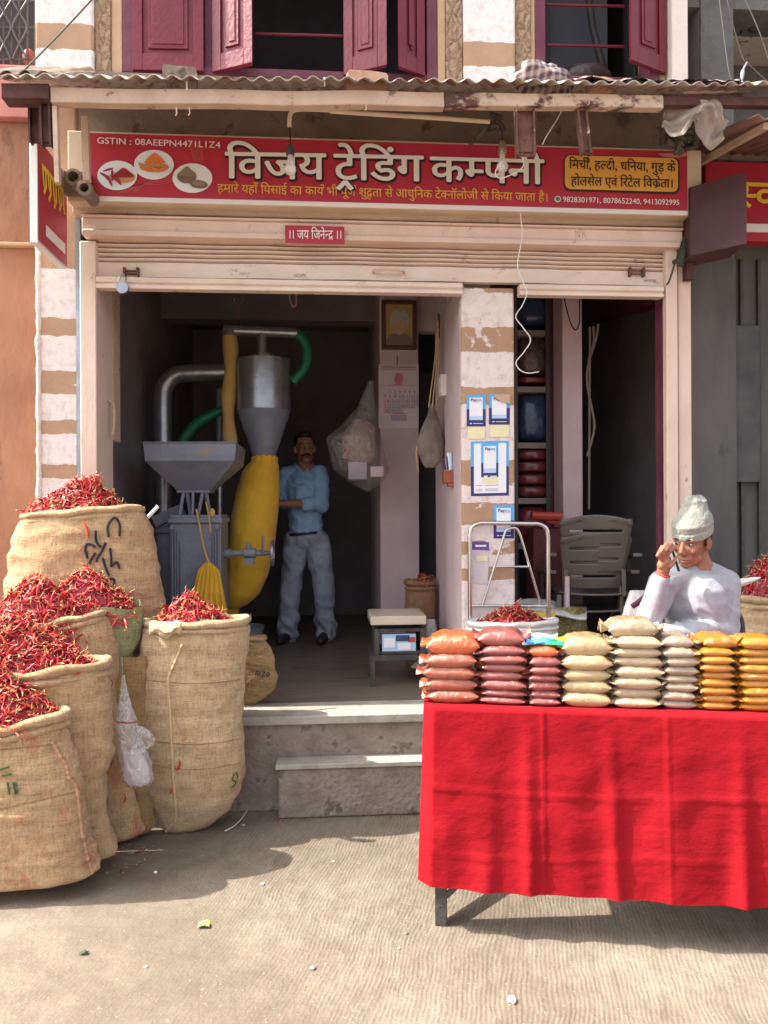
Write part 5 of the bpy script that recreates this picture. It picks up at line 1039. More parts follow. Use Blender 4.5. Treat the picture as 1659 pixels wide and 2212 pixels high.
YP = YC - 0.03
pf = thing('framed_portrait', 'dark framed portrait print hanging above the calendar', 'picture', W(862, 755, YP))
a = W(824, 648, YP); b = W(900, 755, YP); fr = MB(); fw = 0.03
fr.box(a[0], a[0] + fw, YP - .01, YC - .002, b[2], a[2]).box(b[0] - fw, b[0], YP - .01, YC - .002, b[2], a[2]).box(a[0] + fw, b[0] - fw, YP - .01, YC - .002, b[2], b[2] + fw).box(a[0] + fw, b[0] - fw, YP - .01, YC - .002, a[2] - fw, a[2]); fr.build('frame', M_frame, pf, bevel=0.005)
prn = rect(pf, 'print', 832, 892, 656, 747, YP, YP + .004, mat('print_ochre', A(0.45, 0.30, 0.10), A(0.52, 0.36, 0.14), 6, 0.3, coat=0.6))
flat(prn, 'print_coat', [(834, 746), (838, 728), (850, 720), (876, 720), (888, 728), (891, 746)], YP, YP + .0022, mat('print_grey', A(0.22, 0.17, 0.16), None, rough=0.4))
flat(prn, 'print_face', oval(863, 704, 14, 19), YP, YP + .001, mat('print_face_tone', A(0.50, 0.33, 0.25), A(0.56, 0.38, 0.3), 9, 0.4))
hair = [(845, 712), (842, 690), (848, 672), (862, 666), (878, 672), (884, 690), (881, 712), (877, 696), (868, 688), (856, 689), (849, 698)]
flat(prn, 'print_hair', hair, YP, YP - .0005, mat('print_pale_hair', A(0.36, 0.37, 0.33), A(0.5, 0.5, 0.45), 40, 0.5))
cal = thing('wall_calendar', 'pink printed wall calendar hung under the framed portrait', 'calendar', W(860, 925, YC))
YK = YC - 0.008
pg = MB(); pg.grid(lambda s_, t: (W(818 + 86 * s_, 787 + 138 * t, YK) + np.array([0, -0.006 * math.sin(t * 3) + 0.004 * math.sin(s_ * 4), 0])), 8, 10); pg.build('page', M_paper, cal)
MB().cap(W(858, 770, YK), W(858, 788, YK), .004, .003).build('nail', M_iron, cal)
YK2 = YK - 0.014
for v0, v1, m in ((791, 795, M_grayprint), (797, 799, M_grayprint), (832, 833.5, M_pink2)): rect(cal, 'print_band', 823, 898, v0, v1, YK2, YK2, m)
flat(cal, 'print_month', oval(861, 819, 9, 11, 16), YK2, YK2, M_pink2); rect(cal, 'print_line', 853, 870, 807, 809, YK2, YK2, M_pink2); rect(cal, 'print_line', 850, 872, 829.5, 831, YK2, YK2, M_pink2)
nmb = MB(); nmr = MB()
for i in range(31):
    r_, c_ = divmod(i + 1, 7); 
    if r_ > 4: r_ = 0
    V_, F_, wd = dtext(str(i + 1), 0.02); q = W(829 + c_ * 10.6, 850 + r_ * 10.4, YK2); sz = 8.2 * PX(YC) / 0.72
    (nmr if c_ == 0 else nmb).add([(q[0] + p[0] * sz, YK2 - .0003 * p[2], q[2] + p[1] * sz) for p in V_], F_)
nmb.build('date_numbers', M_grayprint, cal, smooth=False); nmr.build('sunday_numbers', M_pink2, cal, smooth=False)
rect(cal, 'print_line', 848, 876, 892, 894, YK2, YK2, M_pink2); rect(cal, 'print_block', 845, 878, 897, 908, YK2, YK2, M_grayprint)

# ------------------------------------------------------------------ payment posters on the pillar
YQ = 4.05
def poster(label, u0, u1, v0, v1, big=False, note=True, tilt=0.0, low=False):
    r_ = thing('payment_poster', label, 'poster', W((u0 + u1) / 2, v1, YQ), 'blue payment posters on the pillar'); w_, h_ = u1 - u0, v1 - v0
    def q(name, a0, a1, b0, b1, k, m, par=None):
        pts = [(u0 + w_ * a, v0 + h_ * b + tilt * (a - .5) * w_) for a, b in ((a0, b0), (a0, b1), (a1, b1), (a1, b0))]
        return flat(par or r_, name, pts, YQ, YQ - 0.0022 - k * 0.0012, m)
    q('upper_half', 0, 1, 0, .46, 0, M_pblue); q('lower_half', 0, 1, .46, 1, 0, M_pnavy)
    if big:
        q('white_sheet', .08, .93, .04, .95, 1, M_pwhite); q('inner_blue', .27, .72, .02, .40, 2, M_pblue); q('inner_navy', .27, .72, .40, .66, 2, M_pnavy)
        q('card', .33, .66, .09, .58, 3, M_pwhite); q('pale_strip', .33, .66, .50, .57, 4, M_plight); q('note', .30, .72, .68, .77, 2, M_pnote)
        for b0 in (.80, .87, .90): q('small_print', .14, .30, b0, b0 + .012, 2, M_grayprint); q('small_print', .38, .72, b0, b0 + .012, 2, M_grayprint)
        ta, tb, tv, th = .36, .63, .165, .045; wa, wb, wv = .34, .68, .63
    else:
        q('card', .14, .84, .09, .80, 1, M_pwhite); q('pale_strip', .14, .84, .68, .79, 2, M_plight)
        ta, tb, tv, th = .2, .78, .205, .075; wa, wb, wv = .16, .84, .90
    lx0_, lx1_ = u0 + w_ * ta, u0 + w_ * tb; lm = lx0_ + (lx1_ - lx0_) * .56
    fit_text(r_, 'lettering', 'Pay', lx0_, lm - .3, v0 + h_ * tv, v0 + h_ * tv, v0 + h_ * (tv - th * 1.25), YQ, 0.03, M_pnavy, YQ - 0.0095, rise=0.72)
    fit_text(r_, 'lettering', 'tm', lm, lx1_, v0 + h_ * tv, v0 + h_ * tv, v0 + h_ * (tv - th * 1.25), YQ, 0.03, M_pblue, YQ - 0.0095, rise=0.72)
    q('small_print', wa, wa + .1, wv, wv + .03, 3, M_pwhite); q('small_print', wa + .16, wb, wv + .005, wv + .022, 3, M_pwhite)
    if note and not big: flat(r_, 'note', [(u0 + 3, v1 + 2), (u0 + 1, v1 + 27), (u1 - 3, v1 + 27), (u1 - 1, v1 + 1)], YQ, YQ - 0.004, M_pnote)
poster('small blue payment poster on the pillar, left one of the upper pair', 1008, 1049, 853, 921)
poster('small blue payment poster on the pillar, right one of the upper pair', 1056, 1101, 851, 917)
poster('largest blue payment poster in the middle of the pillar', 1017, 1099, 953, 1071, True, tilt=-0.02)
poster('lowest blue payment poster on the pillar, behind the trolley handle', 1066, 1110, 1091, 1163, note=False)
fl = MB().add([W(1066, 852, 4.042), W(1101, 852, 4.03), W(1103, 872, 4.025), W(1072, 862, 4.035)], [(0, 1, 2, 3)]); tag(fl.build('brown_paper_flap', M_tan, loc=W(1080, 860, 4.04)), 'torn brown paper flap over the top of the upper right poster', 'paper')
pp = thing('purple_poster', 'faded white payment poster with a purple heading, low on the pillar', 'poster', W(1037, 1262, YQ))
flat(pp, 'sheet', [(1018, 1180), (1019, 1260), (1054, 1262), (1056, 1182)], YQ, YQ - .003, mat('faded_poster', A(0.56, 0.50, 0.52), A(0.64, 0.58, 0.6), 9, 0.6)); flat(pp, 'heading', [(1018, 1170), (1018, 1187), (1056, 1189), (1056, 1171)], YQ, YQ - .004, M_ppurple)
flat(pp, 'yellow_patch', [(1030, 1200), (1029, 1211), (1053, 1212), (1053, 1201)], YQ, YQ - .005, M_pnote); rect(pp, 'small_print', 1026, 1050, 1177, 1181, YQ, YQ - .0055, M_pwhite)

# ------------------------------------------------------------------ shelf rack with bundles
YR = 5.0
rk = thing('shelf_rack', 'grey slotted angle shelf rack in the right bay beside the pillar', 'shelf', (xf(1150, YR), YR, PZ))
ra, rb = xf(1108, YR), xf(1191, YR)
up = MB()
for x in (rb - .035, ra): up.box(x, x + .035, YR, YR + .004, PZ, 3.2).box(x + (0 if x == ra else .031), x + (.004 if x == ra else .035), YR + .005, YR + .04, PZ, 2.85)
for i in range(44): up.box(rb - .021, rb - .014, YR - .001, YR - .0002, PZ + .05 + i * .052, PZ + .075 + i * .052)
up.build('upright', M_grille, rk)
shv = (719, 841, 962, 1082, 1180)
for v in shv: MB().box(ra, rb - .036, YR + .006, YR + .45, zf(v + 6, YR, 1150), zf(v - 6, YR, 1150)).build('shelf', mat('dusty_shelf_edge', A(0.24, 0.20, 0.18), A(0.3, 0.26, 0.23), 10, 0.6), rk)
MB().box(ra - .02, rb, YR + .46, YR + .48, PZ, 2.9).build('back_panel', M_dark, rk)
def bundle(label, u0, u1, v0, v1, m, Y, seed, ry=0.14, sq=True):
    a = W(u0, v0, Y); b = W(u1, v1, Y); c = (a + b) / 2; hx_, hz_ = (b[0] - a[0]) / 2, (a[2] - b[2]) / 2
    mb = MB()
    def f(s_, t):
        th = 2 * math.pi * s_; ph = math.pi * t; e = 0.45; sg = lambda x: math.copysign(abs(x) ** e, x)
        p = np.array([sg(math.sin(ph)) * sg(math.cos(th)), sg(math.sin(ph)) * sg(math.sin(th)), sg(math.cos(ph))]); k = 1 + 0.07 * nz3(p, 2.5, seed)
        return (c[0] + hx_ * min(p[0] * k, 1.0), Y + ry * p[1] * k, c[2] + hz_ * max(p[2] * k, -1.0))
    mb.grid(f, 28, 18, closed_u=True); return tag(mb.build('goods_bundle', m, loc=(c[0], Y, b[2]), ang=70), label, 'bundle')
bundle('dark blue polythene bundle on the top shelf of the rack', 1113, 1177, 640, 713, M_bluebag, 5.17, 1)
bundle('brown bundle on the second shelf of the rack', 1113, 1177, 735, 818, M_brownbag, 5.17, 2)
bundle('flat dusky red packet on the second shelf of the rack, under the brown bundle', 1114, 1176, 819, 835, M_redbag, 5.16, 3)
bundle('dark blue polythene bundle on the third shelf of the rack', 1113, 1177, 855, 956, M_bluebag, 5.17, 4)
for i, w_ in enumerate(('topmost', 'upper', 'lower', 'bottom')): bundle(f'{w_} dark red bundle in the pile on the fourth shelf of the rack', 1113, 1177, 972 + i * 26, 997 + i * 26, M_redbag, 5.17, 5 + i)
bundle('single dark red bundle on the lowest visible shelf of the rack', 1113, 1177, 1092, 1172, M_redbag, 5.17, 12)
sr = MB(); sr.tube([W(1148, 1114, 4.7), W(1214, 1116, 4.7)], 0.028, 10); sr.tube([W(1180, 1124, 4.72), W(1213, 1130, 4.72)], 0.02, 8); tag(sr.build('rolled_red_mat', M_redplast, loc=W(1180, 1120, 4.7)), 'rolled dull red mat lying behind the trolley handle', 'mat')
db = MB(); a = W(1150, 1140, 4.8); b = W(1216, 1340, 4.8); db.box(a[0], b[0], 4.78, 5.0 - .03, PZ, a[2]); tag(db.build('maroon_chest', mat('dull_maroon_chest', A(0.12, 0.03, 0.035), A(0.17, 0.05, 0.05), 5, 0.6, 0.2, 30), loc=(a[0], 4.78, PZ), bevel=.01), 'dull maroon chest on the floor behind the trolley handle', 'chest')
# cables in the right bay
def tubes(name, sets, Y, r, m, label, cat='cable'):
    mb = MB()
    for s_ in sets: mb.tube(spline([W(a, b, Y) for a, b in s_], 7), r, 6)
    return tag(mb.build(name, m, loc=W(sets[0][0][0], sets[0][0][1], Y)), label, cat)
tubes('black_cable', [[(1216, 632), (1226, 675), (1236, 705), (1246, 712), (1252, 690), (1252, 632)]], 4.72, .004, M_black, 'thin black cable looping down from the shutter at the pink inner post')
tubes('pale_cable', [[(1292, 700), (1288, 730), (1270, 790), (1268, 830), (1278, 880), (1284, 920), (1276, 960), (1268, 985)], [(1282, 705), (1282, 740), (1270, 780)], [(1274, 706), (1274, 750), (1272, 1100)]], 4.9, .008, mat('dusty_pale_cable', A(0.35, 0.30, 0.25), None, rough=0.7), 'dusty pale cables hanging beside the pink inner post in the right bay')

# ------------------------------------------------------------------ scale and stool, inner sacks
YB = 4.5
so = thing('iron_stool', 'low dark iron stool under the weighing scale', 'stool', (xf(858, YB, 1460), YB, PZ))
sa, sb_ = xf(797, YB, 1410), xf(921, YB, 1410); zst = zf(1407, YB, 858)
f = MB()
for y in (YB - .12, YB + .16):
    f.box(sa, sb_, y, y + .03, zst - .03, zst)
for x in (sa, sb_ - .03): f.box(x, x + .03, YB - .089, YB + .159, zst - .03, zst)
f.build('seat_frame', M_iron, so)
for x in (sa + .002, sb_ - .028):
    for y in (YB - .118, YB + .162): MB().box(x, x + .026, y, y + .026, PZ, zst - .031).build('leg', M_iron, so)
wsc = thing('weighing_scale', 'platform weighing scale with a cream pan standing on the low iron stool', 'scale', (xf(858, YB, 1400), YB, zst))
a = W(806, 1352, YB); b = W(914, 1403, YB)
q = MB(); q.box(a[0], a[0] + .03, YB - .12, YB + .15, zst + .001, a[2]).box(b[0] - .03, b[0], YB - .12, YB + .15, zst + .001, a[2]).box(a[0] + .0301, b[0] - .0301, YB - .12, YB + .15, a[2] - .02, a[2]).box(a[0] + .0301, b[0] - .0301, YB - .1, YB + .15, zst + .001, zst + .02); q.build('body', M_iron, wsc, bevel=.003)
rect(wsc, 'display_panel', 823, 894, 1364, 1399, YB, YB - .105, M_plight, .05)
for u0, u1, v0, v1, m in ((826, 850, 1372, 1392, M_pwhite), (852, 880, 1366, 1378, M_bluebag), (856, 884, 1382, 1396, M_pwhite), (878, 892, 1370, 1380, M_redplast)): rect(wsc, 'sticker', u0, u1, v0, v1, YB, YB - .109, m, .002)
a = W(800, 1331, YB - .13); b = W(920, 1348, YB - .13); MB().box(a[0], b[0], YB - .15, YB + .2, b[2], a[2]).build('pan', mat('cream_steel_pan', A(0.55, 0.46, 0.36), A(0.62, 0.52, 0.42), 9, 0.35), wsc, bevel=.004)
MB().box(a[0] + .08, b[0] - .08, YB - .05, YB + .1, W(858, 1352, YB)[2], b[2] - .001).build('pan_support', M_iron, wsc)
def rows_sack(name, label, rows, Y, ratio, m, cat='sack', seed=0, amp=0.05, group=None, nv=84, sq=2.5, rim=0.016, ns=4.0, skewz=0.0):
    vs = np.array([r[0] for r in rows], float); l0 = np.array([r[1] for r in rows], float); r0 = np.array([r[2] for r in rows], float); nu = 76
    P0 = W((l0[-1] + r0[-1]) / 2, vs[-1], Y); mb = MB()
    def f(a, t):
        v = vs[0] + (vs[-1] - vs[0]) * t; l_ = np.interp(v, vs, l0); r_ = np.interp(v, vs, r0); hw_ = (r_ - l_) / 2 * PX(Y); q = np.array([W((l_ + r_) / 2, v, Y)[0], Y, W((l_ + r_) / 2, v, Y - .85 * hw_ * ratio)[2]]); th = 2 * math.pi * a
        x, y = math.cos(th), math.sin(th); g = (abs(x) ** sq + abs(y) ** sq) ** (-1 / sq); x *= g; y *= g
        k = 1 + 1.2 * amp * nz3((x, y, t * 2.6), ns * .4, seed) + amp * .65 * nz3((x, y, t * 5), ns, seed + 3) + 0.013 * math.sin(t * 60 + 5 * nz3((x, y, t), 1.5, seed + 8)) * (0.4 + nz3((x, y, t * 2), 1.2, seed + 5))
        k += 0.020 * (1 - 2.6 * abs(nz3((x * 1.1, y * 1.1, t * 9 + x * 1.5), 1.15, seed + 11))) * min(1, t * 4 + .2) + 0.010 * (1 - 2.6 * abs(nz3((x * 2.4, y * 2.4, t * 4), 1.4, seed + 17))); edge = max(0, (t - 0.93) / 0.07); k *= 1 - 0.045 * edge ** 3
        return (q[0] + hw_ * x * k, Y + hw_ * ratio * y * k, max(q[2] + skewz * x * (1 - t) ** 2, 0.001))
    mb.grid(f, nu, nv, closed_u=True); n_ = nu; mb.f.append(tuple(n_ * nv + i for i in range(n_))); mb.m.append(0)
    bvh = BVHTree.FromPolygons([Vector(v) for v in mb.v], mb.f)
    root = thing(name, label, cat, (P0[0], Y, max(0.0, float(P0[2]))), group)
    mb.build('body', m, root, ang=80)
    if rim:
        ring = [np.array(mb.v[i]) for i in range(n_)]; rg = MB(); pts = [p + np.array([0, 0, 0.006 + 0.012 * nz3(p, 9, seed)]) for p in ring] + [ring[0] + np.array([0, 0, .006 + 0.012 * nz3(ring[0], 9, seed)])]
        rg.tube(pts, [rim * (1 + 0.45 * nz3(p, 7, seed + 2)) for p in pts], 9, cap=False)
        pts2 = [p * np.array([1, 1, 1]) + np.array([0, 0, -rim * 1.5]) for p in ring]; cen = np.mean(ring, axis=0)
        pts2 = [cen + (p - cen) * np.array([1.012, 1.012, 1]) for p in pts2]; pts2.append(pts2[0]); rg.tube(pts2, [rim * .7 * (1 + .5 * nz3(p, 8, seed + 6)) for p in pts2], 8, cap=False)
        
        for i in range(70):
            p_ = pts[int(rng.integers(len(pts)))]; q_ = p_ + np.array([rng.uniform(-.012, .012), rng.uniform(-.012, .006), rng.uniform(.0, rim)]); r_ = q_ + np.array([rng.uniform(-.018, .018), rng.uniform(-.018, .006), rng.uniform(-.022, .02)])
            rg.tube([q_, (q_ + r_) / 2 + rng.uniform(-.005, .005, 3), r_], .0011, 3)
        rg.build('rolled_rim', m, root, ang=80)
    return root, bvh
def hit(bvh, u, v, off=0.003):
    d = Vector([float(x) for x in ray(u, v)]).normalized(); h_ = bvh.ray_cast(Vector((0, 0, CAM_Z)), d)
    if h_[0] is None: return None
    return np.array(h_[0] - d * off)
def marks(root, bvh, name, strokes, m, w_px=3.0, sub=10):
    mb = MB()
    for s_ in strokes:
        P = [hit(bvh, a, b, 0.005) for a, b in [(p[0], p[1]) for p in spline([np.array([a, b, 0.0]) for a, b in s_], sub)]]; P = [p for p in P if p is not None]
        if len(P) > 1:
            r_ = w_px / 2 * PX(P[0][1]); mb.tube(P, r_, 6)
    if mb.v: return mb.build(name, m, root)
def seam(root, bvh, pts, m, r=0.006, name='seam_cord'):
    P = [hit(bvh, a, b, 0.002) for a, b in [(p[0], p[1]) for p in spline([np.array([a, b, 0.0]) for a, b in pts], 8)]]; P = [p for p in P if p is not None]
    return MB().tube(P, [r * (1 + .35 * math.sin(i * 1.9)) for i in range(len(P))], 7).build(name, m, root)

# ---- chillies
def chilli_template(seed, seg=5, ns_=5):
    r2 = np.random.default_rng(seed); k = r2.uniform(0.5, 2.2); tw = r2.uniform(-1, 1); L = 1.0; V = []; mi = []
    prof = [0.55, 0.95, 1.0, 0.85, 0.6, 0.12]; c = np.zeros(3); ang = -k / 2
    ctr = []
    for i in range(seg + 1):
        ctr.append(c.copy()); c = c + np.array([math.cos(ang), math.sin(ang), 0.15 * tw * math.sin(i)]) * L / seg; ang += k / seg
    ctr = np.array(ctr); ctr -= ctr.mean(0); R0 = 0.085 * r2.uniform(0.75, 1.15)
    for i in range(seg + 1):
        t = ctr[min(i + 1, seg)] - ctr[max(i - 1, 0)]; t /= np.linalg.norm(t); nn = np.cross(t, [0, 0, 1]); bb = np.cross(t, nn)
        for j in range(ns_):
            a = 2 * math.pi * j / ns_ + i * 0.25; V.append(ctr[i] + (nn * math.cos(a) + bb * math.sin(a) * 0.7) * R0 * prof[i] * r2.uniform(0.8, 1.2))
    F = [(i * ns_ + j, i * ns_ + (j + 1) % ns_, (i + 1) * ns_ + (j + 1) % ns_, (i + 1) * ns_ + j) for i in range(seg) for j in range(ns_)]; mi = [0] * len(F)
    o = len(V); t = ctr[0] - ctr[1]; t /= np.linalg.norm(t); nn = np.cross(t, [0, 0, 1]); bb = np.cross(t, nn); sl = r2.uniform(0.18, 0.4)
    for i in range(3):
        cc = ctr[0] + t * sl * i / 2 + nn * 0.06 * i * i * r2.uniform(-1, 1); rr = (0.05, 0.022, 0.02)[i]
        for j in range(4):
            a = 2 * math.pi * j / 4; V.append(cc + (nn * math.cos(a) + bb * math.sin(a)) * rr)
    F += [(o + i * 4 + j, o + i * 4 + (j + 1) % 4, o + (i + 1) * 4 + (j + 1) % 4, o + (i + 1) * 4 + j) for i in range(2) for j in range(4)]; mi += [3] * 8
    return np.array(V), np.array(F), np.array(mi)
CT = [chilli_template(100 + i) for i in range(14)]
def rot_rand(n_axis, spread):
    """x axis lies roughly in the tangent plane of n_axis"""
    z = n_axis + rng.normal(0, spread, 3); z /= np.linalg.norm(z); a = rng.normal(0, 1, 3); x = a - z * a.dot(z); x /= np.linalg.norm(x); return np.stack([x, np.cross(z, x), z], 1)
def heap(label, cu, cv_base, uL, uR, peak_u, peak_v, Y, ratio, n, size=0.062, p=1.5, group='heaps of dried chillies in the sacks', power_dark=0.3, ymin=-1.0):
    rx_ = (uR - uL) / 2 * PX(Y); ry_ = rx_ * ratio; c = W((uL + uR) / 2, cv_base, Y); c[2] = W((uL + uR) / 2, cv_base, Y - .85 * ry_)[2]; H = W(peak_u, peak_v, Y)[2] - c[2]; dx = W(peak_u, peak_v, Y)[0] - c[0]
    def surf(a, b):
        rho = min(1.0, math.hypot(a, b)); hh = H * (1 - rho ** p); bump = 1 + 0.16 * nz3((a * 2.1, b * 2.1, H), 1.6, 3)
        return np.array([c[0] + rx_ * a + dx * (1 - rho), Y + ry_ * b, c[2] - 0.03 + (hh + .03) * bump])
    VV, FF, MI = [], [], []; nv_ = 0
    g1 = MB(); g1.grid(lambda a, t: surf(t * math.cos(2 * math.pi * a), t * math.sin(2 * math.pi * a)) - np.array([0, 0, 0.02]), 40, 12, closed_u=True)
    VV.append(np.array(g1.v)); FF.append(np.array(g1.f)); MI.append(np.ones(len(g1.f), int)); nv_ = len(g1.v)
    done = 0
    while done < n:
        a, b = rng.uniform(-1, 1, 2)
        if a * a + b * b > 1.02 or b < ymin and rng.random() < 0.7: continue
        if b > 0.45 and rng.random() < 0.6: continue
        e = 0.02; P = surf(a, b); nx = np.cross(surf(a + e, b) - P, surf(a, b + e) - P); nx /= np.linalg.norm(nx) + 1e-9
        if nx[2] < 0: nx = -nx
        V, F, m_ = CT[rng.integers(len(CT))]; s_ = size * rng.uniform(0.7, 1.3); Rm = rot_rand(nx, 0.42)
        q = (V * s_) @ Rm.T + P + nx * rng.uniform(-0.012, 0.016); VV.append(q); FF.append(F + nv_); nv_ += len(V)
        cl_ = rng.choice([0, 0, 0, 0, 0, 1, 1, 2, 2]) if rng.random() > power_dark else 1
        mm = m_.copy(); mm[mm == 0] = cl_; MI.append(mm); done += 1
    o = fast_mesh('chilli_heap', np.concatenate(VV), np.concatenate(FF), np.concatenate(MI), CH, None, (c[0], Y, c[2]))
    return tag(o, label, 'chillies', group, 'stuff')
CHN = 0
def loose(label, P, size=0.06, rotz=0.0, colr=0, vertical=True):
    V, F, m_ = CT[(colr * 3 + int(rotz * 10)) % len(CT)]; a = rotz; Rm = np.array([[math.cos(a), 0, -math.sin(a)], [0, 1, 0], [math.sin(a), 0, math.cos(a)]]) if vertical else np.array([[math.cos(a), -math.sin(a), 0], [math.sin(a), math.cos(a), 0], [0, 0, 1]])
    V2 = V.copy()
    if vertical: V2 = V2[:, [0, 2, 1]]
    mm = m_.copy(); mm[mm == 0] = colr; o = fast_mesh('dried_chilli', (V2 * size) @ Rm.T + np.array(P), F, mm, CH, None, P); return tag(o, label, 'chilli', 'single chillies stuck on sacks and ground')
# ------------------------------------------------------------------ chilli sacks at the left
GS = 'open burlap sacks of dried chillies'
sk_e, bv_e = rows_sack('burlap_sack', 'biggest open burlap sack with black scrawled marks, standing highest at the back', [(1110, 60, 300), (1124, 48, 312), (1150, 40, 322), (1200, 35, 330), (1260, 30, 340), (1330, 27, 347), (1420, 29, 345), (1480, 36, 340), (1535, 60, 320)], 3.80, 0.42, M_burl, seed=1, group=GS, amp=.035, skewz=0.02)
heap('heap of dried red chillies piled in the biggest burlap sack at the back', 165, 1113, 56, 262, 195, 1038, 3.80, 0.42, 620, 0.062, 1.35)
sk_s, bv_s = rows_sack('burlap_sack', 'dark burlap sack standing behind, its mouth wrapped in green sacking', [(1420, 150, 325), (1450, 152, 331), (1550, 165, 326), (1650, 175, 322), (1740, 180, 326), (1790, 190, 330), (1806, 200, 320)], 3.58, 0.32, M_burld, seed=2, group=GS, rim=0)
gcol = MB(); 
def gcf(a, t):
    rows_ = [(1318, 140, 300), (1345, 150, 306), (1380, 160, 300), (1425, 176, 282), (1440, 190, 270)]; vs = [r[0] for r in rows_]; v = 1318 + 122 * t
    l_ = np.interp(v, vs, [r[1] for r in rows_]); r_ = np.interp(v, vs, [r[2] for r in rows_]); q = W((l_ + r_) / 2, v, 3.56); h_ = (r_ - l_) / 2 * PX(3.56); th = 2 * math.pi * a
    k = 1 + 0.07 * nz3((math.cos(th) * 2, math.sin(th) * 2, t * 3), 1.5) ; return (q[0] + h_ * k * math.cos(th), 3.56 + .36 * h_ * k * math.sin(th), q[2] + (0.02 * math.sin(th * 3) + 0.03 * math.cos(th)) * (1 - t))
gcol.grid(gcf, 44, 16, closed_u=True); gcol.build('green_collar', M_greenb, sk_s, ang=80)
heap('heap of dried chillies in the green mouthed sack, second from the back', 190, 1345, 85, 296, 185, 1243, 3.56, 0.36, 620, 0.062, 1.7)
sk_c, bv_c = rows_sack('burlap_sack', 'slumping burlap sack between the two rolled front sacks and the green mouthed sack', [(1352, 20, 226), (1375, 30, 240), (1420, 40, 250), (1460, 50, 250), (1520, 60, 243), (1600, 70, 262), (1700, 80, 278), (1780, 90, 294), (1812, 100, 302), (1822, 110, 292)], 3.51, 0.40, M_burlr, seed=3, group=GS, skewz=0.05)
heap('heap of dried chillies in the slumping sack, middle of the left row', 95, 1385, -40, 222, 75, 1262, 3.51, 0.42, 760, 0.062, 1.7)
sk_b, bv_b = rows_sack('burlap_sack', 'wide burlap sack with a thick pale rolled rim, second from the front', [(1462, -95, 216), (1485, -98, 222), (1520, -96, 222), (1600, -90, 226), (1650, -88, 236), (1700, -86, 218), (1770, -84, 222), (1830, -80, 236), (1866, -76, 250), (1872, -70, 238)], 3.28, 0.42, M_burl, seed=4, group=GS, rim=0.022, skewz=0.025)
heap('heap of dried chillies in the thick rimmed sack, second from the front', 55, 1468, -90, 206, 20, 1345, 3.28, 0.44, 900, 0.062, 1.6)
sk_a, bv_a = rows_sack('burlap_sack', 'frontmost burlap sack with red stains and green stencilled marks at the left edge', [(1588, -150, 132), (1610, -152, 136), (1640, -154, 144), (1700, -156, 160), (1780, -158, 175), (1850, -158, 188), (1900, -158, 198), (1914, -156, 206), (1922, -150, 198)], 3.10, 0.42, M_burlr, seed=5, group=GS, rim=0.020, skewz=0.05)
heap('heap of dried chillies in the frontmost sack at the left edge', -10, 1585, -140, 132, -10, 1462, 3.10, 0.44, 800, 0.060, 1.6)
sk_f, bv_f = rows_sack('burlap_sack', 'tall bulging burlap sack standing alone beside the step, seam down its front', [(1352, 318, 528), (1372, 314, 534), (1392, 311, 534), (1450, 308, 526), (1550, 306, 520), (1640, 307, 524), (1690, 312, 524), (1730, 322, 514), (1765, 338, 492), (1790, 350, 455), (1806, 356, 420)], 3.63, 0.54, M_burlp, seed=6, group=GS, rim=0.018, sq=2.2)
heap('small heap of dried chillies in the tall sack beside the step', 416, 1356, 338, 496, 410, 1290, 3.63, 0.54, 330, 0.058, 1.5)
ruf = MB()
ruf.grid(lambda a, t: W(322 + 70 * a, 1346 + 30 * t - 6 * math.sin(a * 9), 3.63 - 0.18 - 0.02 * math.sin(t * 3) + .012 * nz3((a * 6, t * 5, 1)) + 0.07 * (1 - a) ** 2), 26, 8); k = ruf.build('frayed_flap', M_burlp, sk_f, ang=80); sd_ = k.modifiers.new('s', 'SOLIDIFY'); sd_.thickness = .008
sk_g, bv_g = rows_sack('small_burlap_sack', 'small crumpled tan sack slumped on the plinth behind the tall sack', [(1384, 536, 572), (1400, 532, 583), (1425, 528, 590), (1452, 524, 592), (1466, 522, 597), (1490, 520, 595), (1508, 520, 575), (1524, 520, 550)], 4.05, 0.7, M_burld, seed=7, amp=0.12, rim=0.014)
marks(sk_e, bv_e, 'ink_marks', [[(462 * .5, 0)], ] if False else [[(234, 1160), (233, 1135), (247, 1118), (258, 1132), (258, 1158)], [(206, 1146), (208, 1170), (218, 1182)], [(228, 1172), (220, 1190), (210, 1205), (208, 1214)], [(184, 1192), (186, 1176), (198, 1176), (206, 1182)], [(186, 1192), (188, 1206)], [(206, 1194), (196, 1210), (190, 1222)], [(238, 1184), (240, 1204), (240, 1224)], [(240, 1224), (252, 1214), (258, 1228)], [(222, 1206), (228, 1226), (236, 1244)], [(214, 1258), (244, 1250), (246, 1266), (242, 1282)], [(246, 1276), (256, 1272), (266, 1284)]], M_ink, 5)
marks(sk_a, bv_a, 'green_marks', [[(-10, 1665), (20, 1656)], [(4, 1676), (24, 1672)], [(16, 1690), (20, 1716)], [(28, 1690), (34, 1716)], [(28, 1691), (36, 1696), (30, 1703), (38, 1710), (33, 1716)]], M_inkg, 3.5)
marks(sk_f, bv_f, 'ink_marks', [[(508, 1670), (502, 1684), (510, 1690), (500, 1702)], [(511, 1668), (514, 1680)]], M_inkg, 2.5)
marks(sk_g, bv_g, 'stencil_digits', [[(551, 1458), (556, 1448), (557, 1460)], [(562, 1449), (561, 1460)], [(567, 1450), (572, 1452), (567, 1460), (573, 1461)], [(577, 1452), (582, 1455), (579, 1461), (576, 1456)]], M_ink, 1.8)
seam(sk_f, bv_f, [(394, 1392), (378, 1430), (364, 1467), (367, 1530), (370, 1600), (376, 1702), (380, 1764), (366, 1788), (354, 1800)], M_rope, 0.006)
